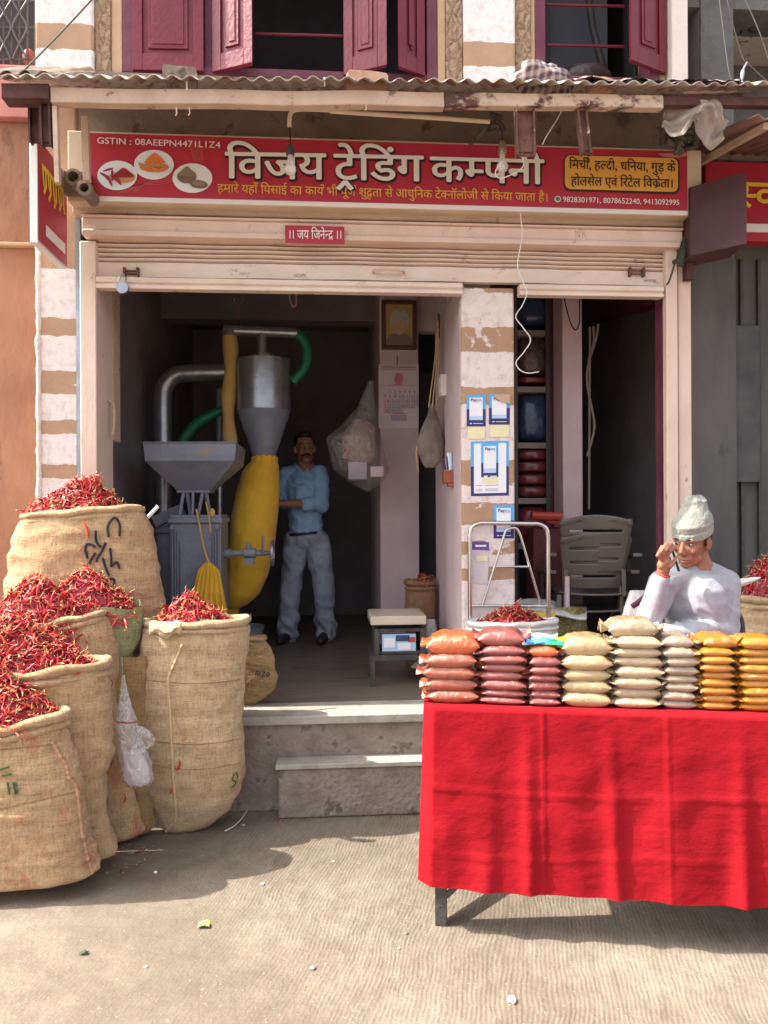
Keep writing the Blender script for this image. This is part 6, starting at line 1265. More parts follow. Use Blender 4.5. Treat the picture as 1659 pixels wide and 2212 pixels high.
seam(sk_a, bv_a, [(112, 1600), (125, 1625), (142, 1653), (150, 1680), (165, 1702), (172, 1760), (179, 1812), (188, 1850), (198, 1884), (210, 1912)], mat('reddish_twine', A(0.42, 0.22, 0.13), A(0.52, 0.3, 0.18), 60, 0.9), 0.007)
for sk_, bv_, v, uA, uB, sag in ((sk_f, bv_f, 1468, 312, 520, 8), (sk_f, bv_f, 1596, 310, 518, 12), (sk_f, bv_f, 1648, 312, 518, 14), (sk_a, bv_a, 1752, -20, 168, -42), (sk_a, bv_a, 1622, -20, 118, -14), (sk_e, bv_e, 1290, 50, 330, 10)):
    P = []
    for i in range(60):
        u = uA + (uB - uA) * i / 59; q = hit(bv_, u, v + sag * math.sin(math.pi * i / 59) if sag > 0 else v + sag * i / 59 + 1.5 * math.sin(i * 2.4), 0.001)
        if q is not None: P.append(q)
    if len(P) > 3: MB().tube(P, 0.0022, 5).build('stitch_line', M_burld, sk_)
for lab, sk_, bv_, u, v, sz, rz, cr in (('single red chilli stuck low on the seam of the tall sack', 1, bv_f, 371, 1704, .055, 1.4, 0), ('single red chilli upright beside the seam of the tall sack', 1, bv_f, 385, 1652, .062, 1.5, 0), ('short curled red chilli highest on the tall sack', 1, bv_f, 398, 1597, .035, .6, 0), ('red chilli clinging below the mouth of the slumping sack', 1, bv_c, 236, 1462 + 20, .07, 1.2, 1), ('thin red chilli halfway down the slumping sack', 1, bv_c, 240, 1604, .06, 1.7, 0), ('dark chilli just below the thin one on the slumping sack', 1, bv_c, 238, 1650, .05, 1.1, 1), ('red chilli fallen against the lower edge of the slumping sack', 1, bv_c, 268, 1722, .055, 2.0, 0), ('small dark chilli on the pale face of the biggest sack', 1, bv_e, 176, 1184, .035, .9, 1), ('long curled chilli drooping over the rim of the biggest sack', 1, bv_e, 186, 1142, .085, 1.9, 2), ('tiny red chilli near the right edge of the biggest sack', 1, bv_e, 282, 1152, .03, 1.7, 1)):
    q = hit(bv_, u, v, 0.008)
    if q is not None: loose(lab, q, sz, rz, cr)
for lab, u, v, rz, c_ in (('dark chilli lying on the ground in front of the slumping sack', 232, 1844, .3, 1), ('dry chilli on the ground nearest the foot of the thick rimmed sack', 262, 1880, 2.2, 1), ('brownish chilli on the ground between the sacks and the tall sack', 300, 1838, 1.0, 1), ('red chilli lying at the left foot of the cement step', 598, 1772, 2.9, 1)):
    q = G(u, v, 0.008); loose(lab, q, .05, rz, c_, False)
hs = MB(); dbr = []
for i in range(70):
    u = rng.uniform(225, 330); v = 1830 + rng.uniform(-12, 60) * (1 - (u - 225) / 200); q = G(u, v, 0.003); a = rng.uniform(0, 3.1); l_ = rng.uniform(.004, .012)
    hs.add([(q[0] - l_ * math.cos(a), q[1] - l_ * math.sin(a), .003), (q[0] + .003, q[1] - .003, .006), (q[0] + l_ * math.cos(a), q[1] + l_ * math.sin(a), .004), (q[0] - .003, q[1] + .004, .005)], [(0, 1, 2, 3)], int(rng.integers(0, 2)))
tag(hs.build('chaff', [M_rope, M_burld], loc=G(270, 1850)), 'scattered chaff and husks on the ground at the foot of the sacks', 'chaff', kind='stuff')
for i, (m_, pts) in enumerate(((M_rope, [(538, 1742), (533, 1752), (522, 1768), (505, 1785), (486, 1795)]), )):
    mb = MB().tube(spline([G(a, b, .012) for a, b in pts], 6), .0025, 6); tag(mb.build('white_thread', M_wirew, loc=G(520, 1770)), 'loose white thread curling on the ground by the tall sack', 'thread')
# stick poking out behind the biggest sack
MBs = MB().tube([W(310, 1128, 3.9), W(341, 1094, 3.95)], .010, 8); tag(MBs.build('pale_stick', M_white, loc=W(310, 1128, 3.9)), 'short pale stick poking up behind the biggest sack', 'stick')
# thin plastic bag between the sacks
pb = thing('plastic_carrier_bag', 'milky plastic bag tied with red string, hanging between the sacks', 'plastic bag', W(296, 1460, 3.36))
blob_rows(MB(), [(1458, 264, 269), (1490, 260, 274), (1530, 255, 284), (1560, 252, 297), (1580, 256, 300), (1620, 256, 316), (1660, 262, 328), (1685, 266, 330), (1698, 276, 322)], 3.36, 0.5, 34, 34, .12, 6, 2).build('bag', M_film2, pb, ang=80)
ct = MB(); blob_rows(ct, [(1622, 268, 300), (1650, 268, 318), (1682, 270, 324), (1694, 280, 318)], 3.36, .38, 20, 10, .12, 5, 5); ct.build('wrapped_goods', mat('pale_lilac_goods', A(0.60, 0.50, 0.55), A(0.72, 0.64, 0.68), 8, .5), pb)
lp = MB(); lp.grid(lambda a, t: W(292 + 14 * t + 30 * math.sin(math.pi * a) * (0.4 + .6 * t), 1568 + 58 * a, 3.33 - .01 * math.sin(a * 5)), 14, 4); lp.build('handle_loop', M_film2, pb, ang=80)
MB().tube([W(253, 1560, 3.33), W(275, 1562, 3.28), W(298, 1559, 3.33)], .003, 6).build('red_string', M_signred, pb); MB().tube([W(266, 1460, 3.36), W(265, 1440, 3.38), W(264, 1420, 3.42)], .0025, 6).build('hanging_string', M_iron, pb)

# ------------------------------------------------------------------ right side of the plinth: trolley, sacks, chairs
YT = 4.02
tr = thing('hand_trolley', 'steel tube handle of a platform trolley standing before the poster pillar', 'trolley', (xf(1100, YT), YT, PZ))
T_ = lambda u, v: W(u, v, YT)
MB().tube([T_(1016, 1500), T_(1015, 1180)] + spline([T_(1015, 1160), T_(1019, 1140), T_(1034, 1131), T_(1060, 1130), T_(1140, 1131), T_(1164, 1132), T_(1180, 1142), T_(1184, 1162)], 5) + [T_(1184, 1200), T_(1186, 1500)], 0.0125, 14).build('handle', M_steel, tr)
MB().tube([T_(1042, 1308)] + spline([T_(1088, 1160), T_(1093, 1146), T_(1104, 1141), T_(1116, 1142), T_(1124, 1156)], 4) + [T_(1168, 1304)], 0.007, 10).build('brace', M_steel, tr)
MB().tube([T_(1016, 1309), T_(1185, 1309)], .008, 10).build('cross_bar', M_steel, tr); MB().tube([T_(1066, 1224), T_(1146, 1224)], .006, 8).build('cross_bar', M_steel, tr)
pq_ = MB(); pq_.box(T_(1004, 1500)[0], T_(1200, 1500)[0], 3.83, 4.04, PZ + .10, PZ + .13); pq_.build('platform', M_iron, tr, bevel=.004)
for u in (1018, 1184):
    for y in (3.87, 4.0): MB().lathe((T_(u, 1500)[0] - .012, y, PZ + .048), [(.001, 0), (.045, 0), (.047, .006), (.047, .02), (.045, .025), (.001, .025)], 16, 'x', cap=False).build('wheel', M_black, tr)
sk_h, bv_h = rows_sack('white_woven_sack', 'white woven plastic sack of chillies on the trolley', [(1352, 1010, 1202), (1362, 1006, 1206), (1400, 1004, 1206), (1440, 1006, 1200), (1470, 1010, 1190)], 3.90, 0.42, M_whitepoly, seed=9, rim=.014, amp=.05)
heap('heap of dull dried chillies in the white woven sack on the trolley', 1102, 1356, 1028, 1186, 1102, 1316, 3.9, 0.42, 300, .06, 1.6, power_dark=.6)
sk_y, bv_y = rows_sack('yellow_seed_sack', 'clear sack of yellow and green seeds under a white folded cover', [(1312, 1168, 1250), (1325, 1164, 1264), (1360, 1164, 1268), (1400, 1166, 1266), (1450, 1170, 1262)], 4.35, .6, mat('mottled_yellow_seeds', A(0.11, 0.095, 0.03), A(0.34, 0.27, 0.08), 55, .45, .5, 70, coat=.6), seed=10, rim=0)
cvr = MB(); cvr.grid(lambda a, t: W(1115 + 152 * a, 1296 + 20 * math.sin(a * 2.6) * 0 + 26 * t - 6 * math.sin(a * 5) + 8 * a, 4.2 + .25 * (1 - t) - .02 * math.sin(a * 17 + t * 4)), 34, 10); k = cvr.build('folded_cover', M_whitepoly, sk_y, ang=80); k.modifiers.new('s', 'SOLIDIFY').thickness = .012
yp = MB(); yp.grid(lambda a, t: W(1150 + 50 * a, 1322 + 60 * t, 4.12 - .03 * math.sin(a * 3)), 10, 8); yp.build('yellow_label', M_yellow, sk_y, ang=80)
bs, bb_ = rows_sack('brown_paper_sack', 'brown paper sack with a rolled mouth standing inside by the lilac wall', [(1262, 880, 938), (1280, 877, 940), (1330, 875, 940), (1400, 876, 942), (1470, 878, 940)], 5.0, .6, mat('brown_kraft_paper', A(0.20, 0.105, 0.055), A(0.27, 0.145, 0.08), 6, .8, .4, 18), seed=11, rim=.02)
heap('low heap of dark chillies in the brown paper sack indoors', 912, 1266, 884, 938, 918, 1246, 5.0, .6, 90, .06, 1.5, power_dark=.8)
ws = MB(); rows_=[(1338, 921, 940), (1370, 918, 945), (1420, 916, 950), (1500, 918, 950)]; blob_rows(ws, rows_, 4.75, .6, 20, 12, .1, 4, 3); tag(ws.build('small_white_sack', M_whitepoly, loc=W(930, 1500, 4.75)), 'small white sack standing between the brown sack and the lilac wall', 'sack')
pc = MB().add([W(886, 1442, 4.45), W(930, 1398, 4.5), W(935, 1446, 4.45)], [(0, 1, 2)]); tag(pc.build('paper_scrap', mat('grey_paper', A(.4, .37, .36), None), loc=W(905, 1440, 4.45)), 'pale triangular paper scrap leaning by the foot of the stool', 'paper')

def chair(label, pos, rz, zoff=0.0, tone=None):
    r_ = thing('plastic_chair', label, 'chair', pos, 'plastic chairs'); c_, s_ = math.cos(rz), math.sin(rz); m = tone or M_chair
    def T(p): return (pos[0] + p[0] * c_ - p[1] * s_, pos[1] + p[0] * s_ + p[1] * c_, pos[2] + p[2])
    def bp(a, t):                                            # back panel, rear towards -y
        z = .56 + .33 * t; w_ = .165 + .045 * t - .05 * max(0, (t - .8)) ; y = -.20 - .12 * t + .05 * (1 - (2 * a - 1) ** 2) * -1 * (0.5); zz = z - 0.035 * (2 * a - 1) ** 2 * (t > .9); return ((2 * a - 1) * w_, y, zz)
    bk = MB(); na, nt_ = 24, 40; slots = ((.20, .26), (.45, .51), (.70, .76)); V = []; F = []
    for j in range(nt_ + 1):
        for i in range(na + 1): V.append(T(bp(i / na, j / nt_)))
    for j in range(nt_):
        t = (j + .5) / nt_
        for i in range(na):
            a = (i + .5) / na
            if any(s0 < t < s1 for s0, s1 in slots) and .14 < a < .86: continue
            F.append((j * (na + 1) + i, j * (na + 1) + i + 1, (j + 1) * (na + 1) + i + 1, (j + 1) * (na + 1) + i))
    bk.add(V, F); o = bk.build('backrest', m, r_, ang=60); o.modifiers.new('s', 'SOLIDIFY').thickness = .012
    st_ = MB(); st_.grid(lambda a, t: T(((2 * a - 1) * (.20 + .03 * t), -.21 + .43 * t, .43 - .02 * math.sin(math.pi * t) - .03 * max(0, t - .88) * 8 + .012 * (2 * a - 1) ** 2)), 14, 16); o = st_.build('seat', m, r_, ang=60); o.modifiers.new('s', 'SOLIDIFY').thickness = .012
    for sx in (-1, 1):
        po = MB(); po.beam(T((sx * .165, -.205, .42)), T((sx * .163, -.215, .575)), .05, .022, up=(c_, s_, 0)); po.build('back_post', m, r_, bevel=.004)
        for y0, y1 in ((-.20, -.27), (.2, .24)):
            l_ = MB(); p0, p1 = (sx * .20, y0, .42), (sx * .235, y1, 0.0); l_.beam(T(p0), T(p1), .045, .03, up=(c_, s_, 0)); l_.build('leg', m, r_, bevel=.004)
        ar = MB(); ar.beam(T((sx * .24, -.24, .66)), T((sx * .25, .14, .64)), .05, .022); ar.beam(T((sx * .25, .14, .63)), T((sx * .235, .2, .42)), .045, .022, up=(c_, s_, 0)); ar.build('armrest', m, r_, bevel=.005)
    return r_
YCH = 4.50
cpos = W(1277, 1400, YCH)
chair('taupe plastic chair on top of the stack in the right bay', (cpos[0], YCH, PZ + .105), R(-14))
chair('taupe plastic chair under the other one in the right bay', (cpos[0] - .02, YCH + .04, PZ + 0.002), R(-8), 0)
wl = MB(); a = W(1226, 1330, 4.3); wl.box(a[0] - .012, a[0] + .012, 4.3, 4.33, PZ, W(1226, 1245, 4.3)[2]); tag(wl.build('white_post', M_pink, loc=(a[0], 4.3, PZ)), 'short pale upright post standing left of the chair stack', 'post')
# chilli sacks at the right edge
sk_r, bv_r = rows_sack('burlap_sack', 'pale burlap sack at the right edge behind the seated man', [(1300, 1588, 1760), (1320, 1584, 1764), (1380, 1582, 1768), (1480, 1584, 1766), (1600, 1590, 1760)], 3.85, .5, M_burlp, seed=13, group=GS, rim=.02)
heap('heap of dull chillies at the right edge behind the seated man', 1672, 1302, 1592, 1752, 1700, 1178, 3.85, .5, 520, .065, 1.9, power_dark=.5)
fl = MB(); fl.tube(spline([W(1585, 1262, 3.7), W(1610, 1256, 3.7), W(1642, 1248, 3.7)], 5), [.012, .014, .018, .02, .02, .018, .016, .014, .012, .008, .004], 8); tag(fl.build('rolled_bag_edge', M_whitepoly, loc=W(1600, 1258, 3.7)), 'rolled white bag edge lying on the chillies at the right edge', 'bag')
wb = MB(); blob_rows(wb, [(1276, 1360, 1392), (1300, 1352, 1400), (1340, 1340, 1408), (1400, 1338, 1410)], 3.75, .6, 24, 14, .1, 5, 3); tag(wb.build('onion_bag', M_whitepoly, loc=W(1375, 1400, 3.75)), 'white bag tucked behind the right elbow of the seated man', 'bag')
md = MB(); md.tube(spline([W(1366, 1310, 3.62), W(1380, 1300, 3.6), W(1394, 1288, 3.6), W(1400, 1276, 3.62)], 5), .014, 7); tag(md.build('twisted_rope', mat('dark_purple_cord', A(.12, .02, .06), None, rough=.7), loc=W(1380, 1300, 3.6)), 'dark purple twisted cord on the white bag behind the seated man', 'cord')

# ------------------------------------------------------------------ table and red cloth
CZ0 = 0.165
P0_ = G(905, 1908, CZ0); P1_ = G(1659, 1954, CZ0); e1 = (P1_ - P0_); e1 /= np.linalg.norm(e1); e2 = np.array([-e1[1], e1[0], 0.0]); OR = np.array([P0_[0], P0_[1], 0.0])
ZT = 0.80; LT = 1.95; DT = 0.62
def TB(s, d, z): return OR + e1 * s + e2 * d + np.array([0, 0, z])
def TS(u, d):                                                # table coordinate s of image column u at depth d behind the cloth
    r_ = ray(u, 1500)[:2]; q = (OR + e2 * d)[:2]; M_ = np.array([[r_[0], -e1[0]], [r_[1], -e1[1]]]); return float(np.linalg.solve(M_, q)[1])
s_leg = TS(950, 0.03)
tbl = thing('market_table', 'long low market table with dark iron legs under a red cloth', 'table', TB(.9, .3, 0))
b = MB(); v = [TB(s, d, z) for z in (ZT - .03, ZT - .004) for d in (.02, DT) for s in (s_leg - .02, LT)]; b.add(v, [(0, 2, 3, 1), (4, 5, 7, 6), (0, 1, 5, 4), (2, 6, 7, 3), (0, 4, 6, 2), (1, 3, 7, 5)]); b.build('top', M_iron, tbl)
for s, d in ((s_leg, .03), (s_leg, DT - .04), (LT - .08, .03), (LT - .08, DT - .04)):
    l_ = MB(); 
    v = [TB(s + a, d + b_, z) for z in (0, ZT - .03) for b_ in (-.003, .035) for a in (-.021, .021)]; l_.add(v, [(0, 2, 3, 1), (4, 5, 7, 6), (0, 1, 5, 4), (2, 6, 7, 3), (0, 4, 6, 2), (1, 3, 7, 5)]); l_.build('leg', M_iron, tbl, bevel=.002)
for sa_, da_, za_, sb__, db_, zb__ in ((s_leg + .02, .03, .11, s_leg + .16, .03, .26), (s_leg, .05, .05, s_leg, DT - .05, .55), (s_leg, .03, .74, LT - .08, .03, .74), (s_leg, DT - .05, .2, LT - .1, DT - .05, .2), (s_leg + .3, DT - .04, .2, s_leg + .1, DT - .04, .4), (LT - .1, .04, .11, LT - .25, .04, .26)):
    wdt = .07 if abs(zb__ - .55) < .01 else .018
    MB().beam(TB(sa_, da_, za_), TB(sb__, db_, zb__), .016, wdt).build('brace', M_iron, tbl)
tc = MB(); nS, nT = 240, 70
fold_s = [(.205, .012, .045), (.27, .008, .030), (.385, .018, .026), (.53, .012, .06), (.665, .020, .028), (.90, .018, .07), (1.10, .022, .032), (1.27, .016, .06), (1.45, .022, .03), (1.62, .022, .03), (1.8, .02, .03)]
def clothf(a, t):
    s = .016 + (LT - .03) * a
    if t < .22:
        d = DT * (1 - t / .22); z = ZT + .002; drop = 0.0
    else:
        drop = (t - .22) / .78; d = 0.0; z = ZT + .002 - (ZT - CZ0) * drop
    out = 0.0
    if drop > 0:
        g_ = drop ** 0.8
        for fs, am, wd_ in fold_s: out += am * g_ * math.exp(-((s - fs - .02 * drop * math.sin(fs * 40)) / wd_) ** 2)
        out += .014 * g_ * nz3((s * 3.1, drop * 1.3, 0), 1.5) + .006 * nz3((s * 9, drop * 5, 2), 1.2) * min(1, drop * 4)
        out += .004 * math.exp(-((s - .44) / .006) ** 2) + .004 * math.exp(-((s - .86) / .006) ** 2) + .004 * math.exp(-((s - 1.28) / .006) ** 2); out += .005 * math.exp(-((drop - .45 - .015 * math.sin(s * 3)) / .010) ** 2) + .003 * math.exp(-((drop - .80 - .02 * math.sin(s * 5)) / .012) ** 2)
        out += 0.03 * drop
        z += .002 * nz3((s * 2.2, 5, 1), 1.0) * drop - .001 * math.sin(s * 5) * drop
        z += .012 * min(1, drop * 12) * (0) 
    p = TB(s, d, z) - e2 * out
    if s < .100:
        k = .100 - s; bend = max(0.0, k - .045) * (1.3 - .15 * drop); p = TB(.100 - k * (1.0 + .26 * drop), d + (bend if d < .05 else 0) - out * (1 - .35 * k / .085), z)
    return p
tc.grid(clothf, nS, nT); cl_o = tc.build('red_tablecloth', M_cloth, loc=TB(.9, 0, .5), ang=80)
tag(cl_o, 'bright red cotton cloth draped over the market table to near the ground', 'tablecloth')
# spice packets in stacks
def packet_mesh(name, w, d, t, seed, m):
    mb = MB(); na, nb_ = 22, 14
    def prof(a, b): return max(0.0, (1 - abs(a) ** 4.6)) ** .9 * max(0.0, (1 - abs(b) ** 8)) ** .70
    for sg in (1, -1):
        def f(i, j):
            a, b = 2 * i - 1, 2 * j - 1; a = math.copysign(1 - (1 - abs(a)) ** 1.5, a); b = math.copysign(1 - (1 - abs(b)) ** 1.8, b); h = prof(a, b); wr = 1 + .20 * nz3((a * 2.4, b * 2.4, sg), 1.6, seed) * (1 if sg > 0 else .5)
            pinch = 1 - .05 * a * a; edge = .004 * math.sin(b * 9 + seed) * (abs(a) > .96)
            return (a * w / 2 * (1 + .012 * nz3((a, b * 3, 1), 2, seed)), b * d / 2 * pinch, sg * t / 2 * h * wr * (1.0 if sg > 0 else .92) + edge)
        mb.grid(f, na, nb_)
    for sg in (1, -1):                                       # crimped end seals
        mb.grid(lambda i, j: (sg * (w / 2 - .002 + .026 * i), (2 * j - 1) * d / 2 * (.94 - .25 * i), .0035 * math.sin(j * 19 + seed) * (1 + i) + sg * .0 - .008 * i * nz3((seed, j * 3, sg), 1.3) * 3), 3, 14)
    me = bpy.data.meshes.new(name); me.from_pydata(mb.v, [], mb.f); me.materials.append(m)
    bm = bmesh.new(); bm.from_mesh(me); bmesh.ops.remove_doubles(bm, verts=bm.verts, dist=.0004); bmesh.ops.recalc_face_normals(bm, faces=bm.faces); bm.to_mesh(me); bm.free()
    me.polygons.foreach_set('use_smooth', [True] * len(me.polygons)); me.set_sharp_from_angle(angle=R(62)); return me
PKM = {'ot': packet_mat('bright_orange_powder', A(0.50, 0.085, 0.02), A(0.58, 0.115, 0.03)), 'or': packet_mat('orange_chilli_powder', A(0.31, 0.072, 0.036), A(0.39, 0.10, 0.05)), 'rd': packet_mat('brick_chilli_powder', A(0.22, 0.048, 0.04), A(0.30, 0.075, 0.055)), 'bg': packet_mat('beige_coriander_powder', A(0.37, 0.25, 0.12), A(0.48, 0.34, 0.18)), 'pb': packet_mat('pale_beige_powder', A(0.36, 0.25, 0.15), A(0.46, 0.34, 0.215)), 'gb': packet_mat('grey_brown_powder', A(0.28, 0.20, 0.14), A(0.38, 0.285, 0.205)), 'ye': packet_mat('turmeric_powder', A(0.40, 0.145, 0.007), A(0.50, 0.205, 0.012))}
ORD = ['bottom', 'second from the bottom', 'third from the bottom', 'fourth from the bottom', 'fifth from the bottom', 'sixth from the bottom', 'seventh from the bottom', 'eighth from the bottom', 'ninth from the bottom']
STK = [('or', 917, 1034, [.046, .044, .046, .048, .066], 'dull orange red packet', 'the leftmost stack'), ('rd', 1036, 1139, [.026, .027, .036, .034, .032, .030, .034, .050], 'brick red packet', 'the tall second stack from the left'), ('rd', 1142, 1213, [.026, .030, .034, .028, .031, .031, .038], 'brick red packet', 'the narrow third stack, below the coloured sachets'), ('bg', 1213, 1325, [.049, .045, .044, .047, .064], 'beige packet', 'the short beige stack right of the red ones'), ('pb', 1325, 1434, [.034, .038, .040, .042, .036, .034, .037, .058], 'pale beige packet', 'the tallest stack, by the seated man'), ('gb', 1434, 1511, [.031, .032, .033, .030, .033, .033, .032, .038], 'grey brown packet', 'the narrow stack left of the yellow ones'), ('ye', 1513, 1593, [.0285] * 8 + [.038], 'yellow packet', 'the left yellow stack'), ('ye', 1596, 1690, [.0285] * 8 + [.036], 'yellow packet', 'the right yellow stack at the photo edge')]
for si, (mk, u0, u1, ths, lab, where) in enumerate(STK):
    dd = 0.045 + .075; s0, s1 = TS(u0, .05), TS(u1, .05); w_ = (s1 - s0) - .006; dep = .155
    tav = sum(ths) / len(ths); meshes = [packet_mesh('spice_packet', w_, dep, tav, si * 7 + k * 3.3, PKM[mk]) for k in range(3)]
    z = ZT + .003; ang0 = math.atan2(e1[1], e1[0]); n_ = len(ths); base = None
    for i, th in enumerate(ths):
        me = meshes[(i * 2 + si) % 3]
        o = bpy.data.objects.new('spice_packet', me) if base is None else base.copy()
        if base is None: base = o
        o.data = me; COL.objects.link(o)
        top = i == n_ - 1
        if top and si in (0, 2): o.data = packet_mesh('spice_packet', w_, dep, tav, si * 5 + 1.7, PKM['ot'])
        sc_ = .94 if not top else 1.0
        jit = rng.uniform(-.007, .007, 2) * (1.6 if top else 1)
        p_ = TB((s0 + s1) / 2 + jit[0], dd + jit[1] + (.012 if top else 0), z + th / 2 * sc_); o.location = Vector([float(x) for x in p_])
        o.rotation_euler = (rng.uniform(-.012, .012), rng.uniform(-.02, .02), ang0 + rng.uniform(-.05, .05) + (math.pi if rng.random() < .5 else 0)); o.scale = (rng.uniform(.97, 1.03), rng.uniform(.95, 1.03), th / tav * 1.24)
        z += th * sc_
        ww = 'topmost' if top else ORD[i]
        tag(o, f'{"bright orange packet" if top and si in (0, 2) else lab}, {ww} of {where}', 'packet', 'spice packets stacked on the red cloth')
# the odd tilted top packet of the tallest stack leans a little right, loose sachets on the third stack
zt3 = ZT + .003 + sum(STK[2][3]) * .95
for lab, u, du, dz, m, rz in (('small white and blue sachet lying on top of the third packet stack', 1166, .0, .008, M_pblue, .3), ('small white sachet with an orange patch behind the blue one', 1172, .05, .014, M_pwhite, .1), ('small green sachet lying among the coloured sachets', 1184, .0, .003, mat('green_sachet', A(0.02, 0.35, 0.16), None, rough=.25, coat=.8), -.3), ('small bright yellow sachet standing right of the other sachets', 1214, .03, .004, mat('bright_yellow_sachet', A(0.85, 0.75, 0.02), None, rough=.25, coat=.8), .2), ('small light blue sachet under the white one', 1180, .03, .006, M_plight, -.1)):
    me = packet_mesh('sachet', .060, .045, .013, du * 100 + dz * 1000, m); o = bpy.data.objects.new('sachet', me); COL.objects.link(o); p_ = TB(TS(u, .12), .09 + du, zt3 + .012 + dz); o.location = Vector([float(x) for x in p_]); o.rotation_euler = (.25, rng.uniform(-.2, .2), ang0 + rz)
    tag(o, lab, 'sachet', 'coloured sachets on the third stack')

# ------------------------------------------------------------------ litter on the ground
def scrap(name, label, cat, u, v, m, sz, seed, lift=.012):
    q = G(u, v, 0); mb = MB()
    mb.grid(lambda a, t: (q[0] + (a - .5) * sz[0] + .15 * sz[0] * nz3((a * 3, t * 3, seed), 1), q[1] + (t - .5) * sz[1], .004 + lift * abs(nz3((a * 3, t * 3, seed + 4), 1.3)) + .006 * math.sin(math.pi * a)), 8, 6); o = mb.build(name, m, loc=(q[0], q[1], 0), ang=80); o.modifiers.new('s', 'SOLIDIFY').thickness = .001; return tag(o, label, cat)
gv = []; gf = []; gm = []
for i in range(900):
    u = rng.uniform(-60, 1720); v = 1780 + 440 * rng.random() ** .8
    q = G(u, v, 0.0); s_ = rng.uniform(.001, .003); o = len(gv)
    for dx, dy, dz in ((1, 0, 0), (-.4, .9, 0), (-.5, -.8, 0), (.1, 0, 1)): gv.append((q[0] + dx * s_ * rng.uniform(.7, 1.3), q[1] + dy * s_ * rng.uniform(.7, 1.3), dz * s_ + .0003))
    gf += [(o, o + 1, o + 3), (o + 1, o + 2, o + 3), (o + 2, o, o + 3)]; gm += [int(rng.integers(0, 3))] * 3
tag(fast_mesh('grit', gv, gf, gm, [M_slab, M_plinth, M_rope], None, (0, 0, 0)), 'fine grit scattered over the concrete ground', 'grit', kind='stuff')
scrap('crumpled_wrapper', 'crumpled bright yellow wrapper lying on the ground at lower left', 'wrapper', 441, 2002, mat('bright_yellow_wrapper', A(0.80, 0.72, 0.03), A(0.82, 0.78, 0.35), 30, .3), (.042, .032), 1, .016)
scrap('dry_leaf', 'dark green leaf scrap on the ground at the lower left', 'leaf', 181, 2062, mat('dull_green_leaf', A(0.05, 0.085, 0.04), None, rough=.6), (.03, .014), 2, .008)
def pebble(label, u, v, s_, m=M_signwhite, seed=0):
    q = G(u, v, 0); mb = MB(); mb.ell((q[0], q[1], s_ * .45), (s_, s_ * .8, s_ * .55), 14, 10); mb.v = [tuple(np.array(p) + s_ * .25 * nz3((np.array(p) - q) / s_, 1.3, seed)) for p in mb.v]; return tag(mb.build('pebble', m, loc=(q[0], q[1], 0)), label, 'pebble', 'pebbles and chips on the ground')
pebble('largest white pebble on the ground at the lower right', 1105, 2165, .016, seed=1)
pebble('small pale chip on the ground in the centre foreground', 675, 2094, .010, M_slab, 2)
pebble('pale chip in the sun just right of the sack shadows', 567, 1912, .009, M_signwhite, 3)
pebble('pale chip in the shade beside the tall sack', 526, 1784, .010, M_slab, 4)
pebble('tiny white chip in the shade before the front sacks', 336, 1886, .008, M_signwhite, 5)
pebble('dark small stone on the ground left of the table leg', 877, 2018, .008, M_wallg, 6)
pebble('tiny white chip at the lower left foreground', 315, 2090, .006, M_signwhite, 7)
pebble('tiny white chip left of the foot of the step', 720, 1862, .006, M_signwhite, 8)
pebble('tiny pale chip right of centre near the table leg', 862, 2050, .006, M_slab, 9)
# ------------------------------------------------------------------ people
def head_parts(mb, c, R3, k=1.0, nose=True):
    """head as closed shapes in face space (x to the person's left, y forward, z up), k scales it"""
    T = lambda p: Vector(c) + R3 @ (Vector(p) * k)
    def E(p, r, rx=0.0): mb.ell(T(p), tuple(x * k for x in r), 18, 12, R3 @ Matrix.Rotation(rx, 3, 'X'))
    def K(a, b, ra, rb): mb.cap(T(a), T(b), ra * k, rb * k, 12)
    E((0, -.012, .035), (.074, .094, .088)); E((0, .015, -.02), (.061, .078, .085)); E((0, .03, -.065), (.045, .058, .055)); E((0, .066, -.098), (.026, .022, .02))
    K((-.039, .03, -.075), (0, .06, -.10), .020, .018); K((.039, .03, -.075), (0, .06, -.10), .020, .018)
    K((-.04, .074, .024), (.04, .074, .024), .013, .013); K((0, .084, .012), (0, .102, -.028), .009, .013); E((0, .098, -.033), (.019, .014, .012))
    E((-.037, .060, -.028), (.021, .020, .019)); E((.037, .060, -.028), (.021, .020, .019))
    K((-.019, .084, -.062), (.019, .084, -.062), .007, .007); K((-.016, .082, -.075), (.016, .082, -.075), .008, .008); E((0, .07, -.068), (.034, .022, .024))
    for s in (-1, 1): E((s * .078, -.012, -.012), (.010, .020, .033)); E((s * .074, -.004, -.03), (.010, .012, .014))
    K((0, -.03, -.04), (0, -.045, -.17), .055, .058)
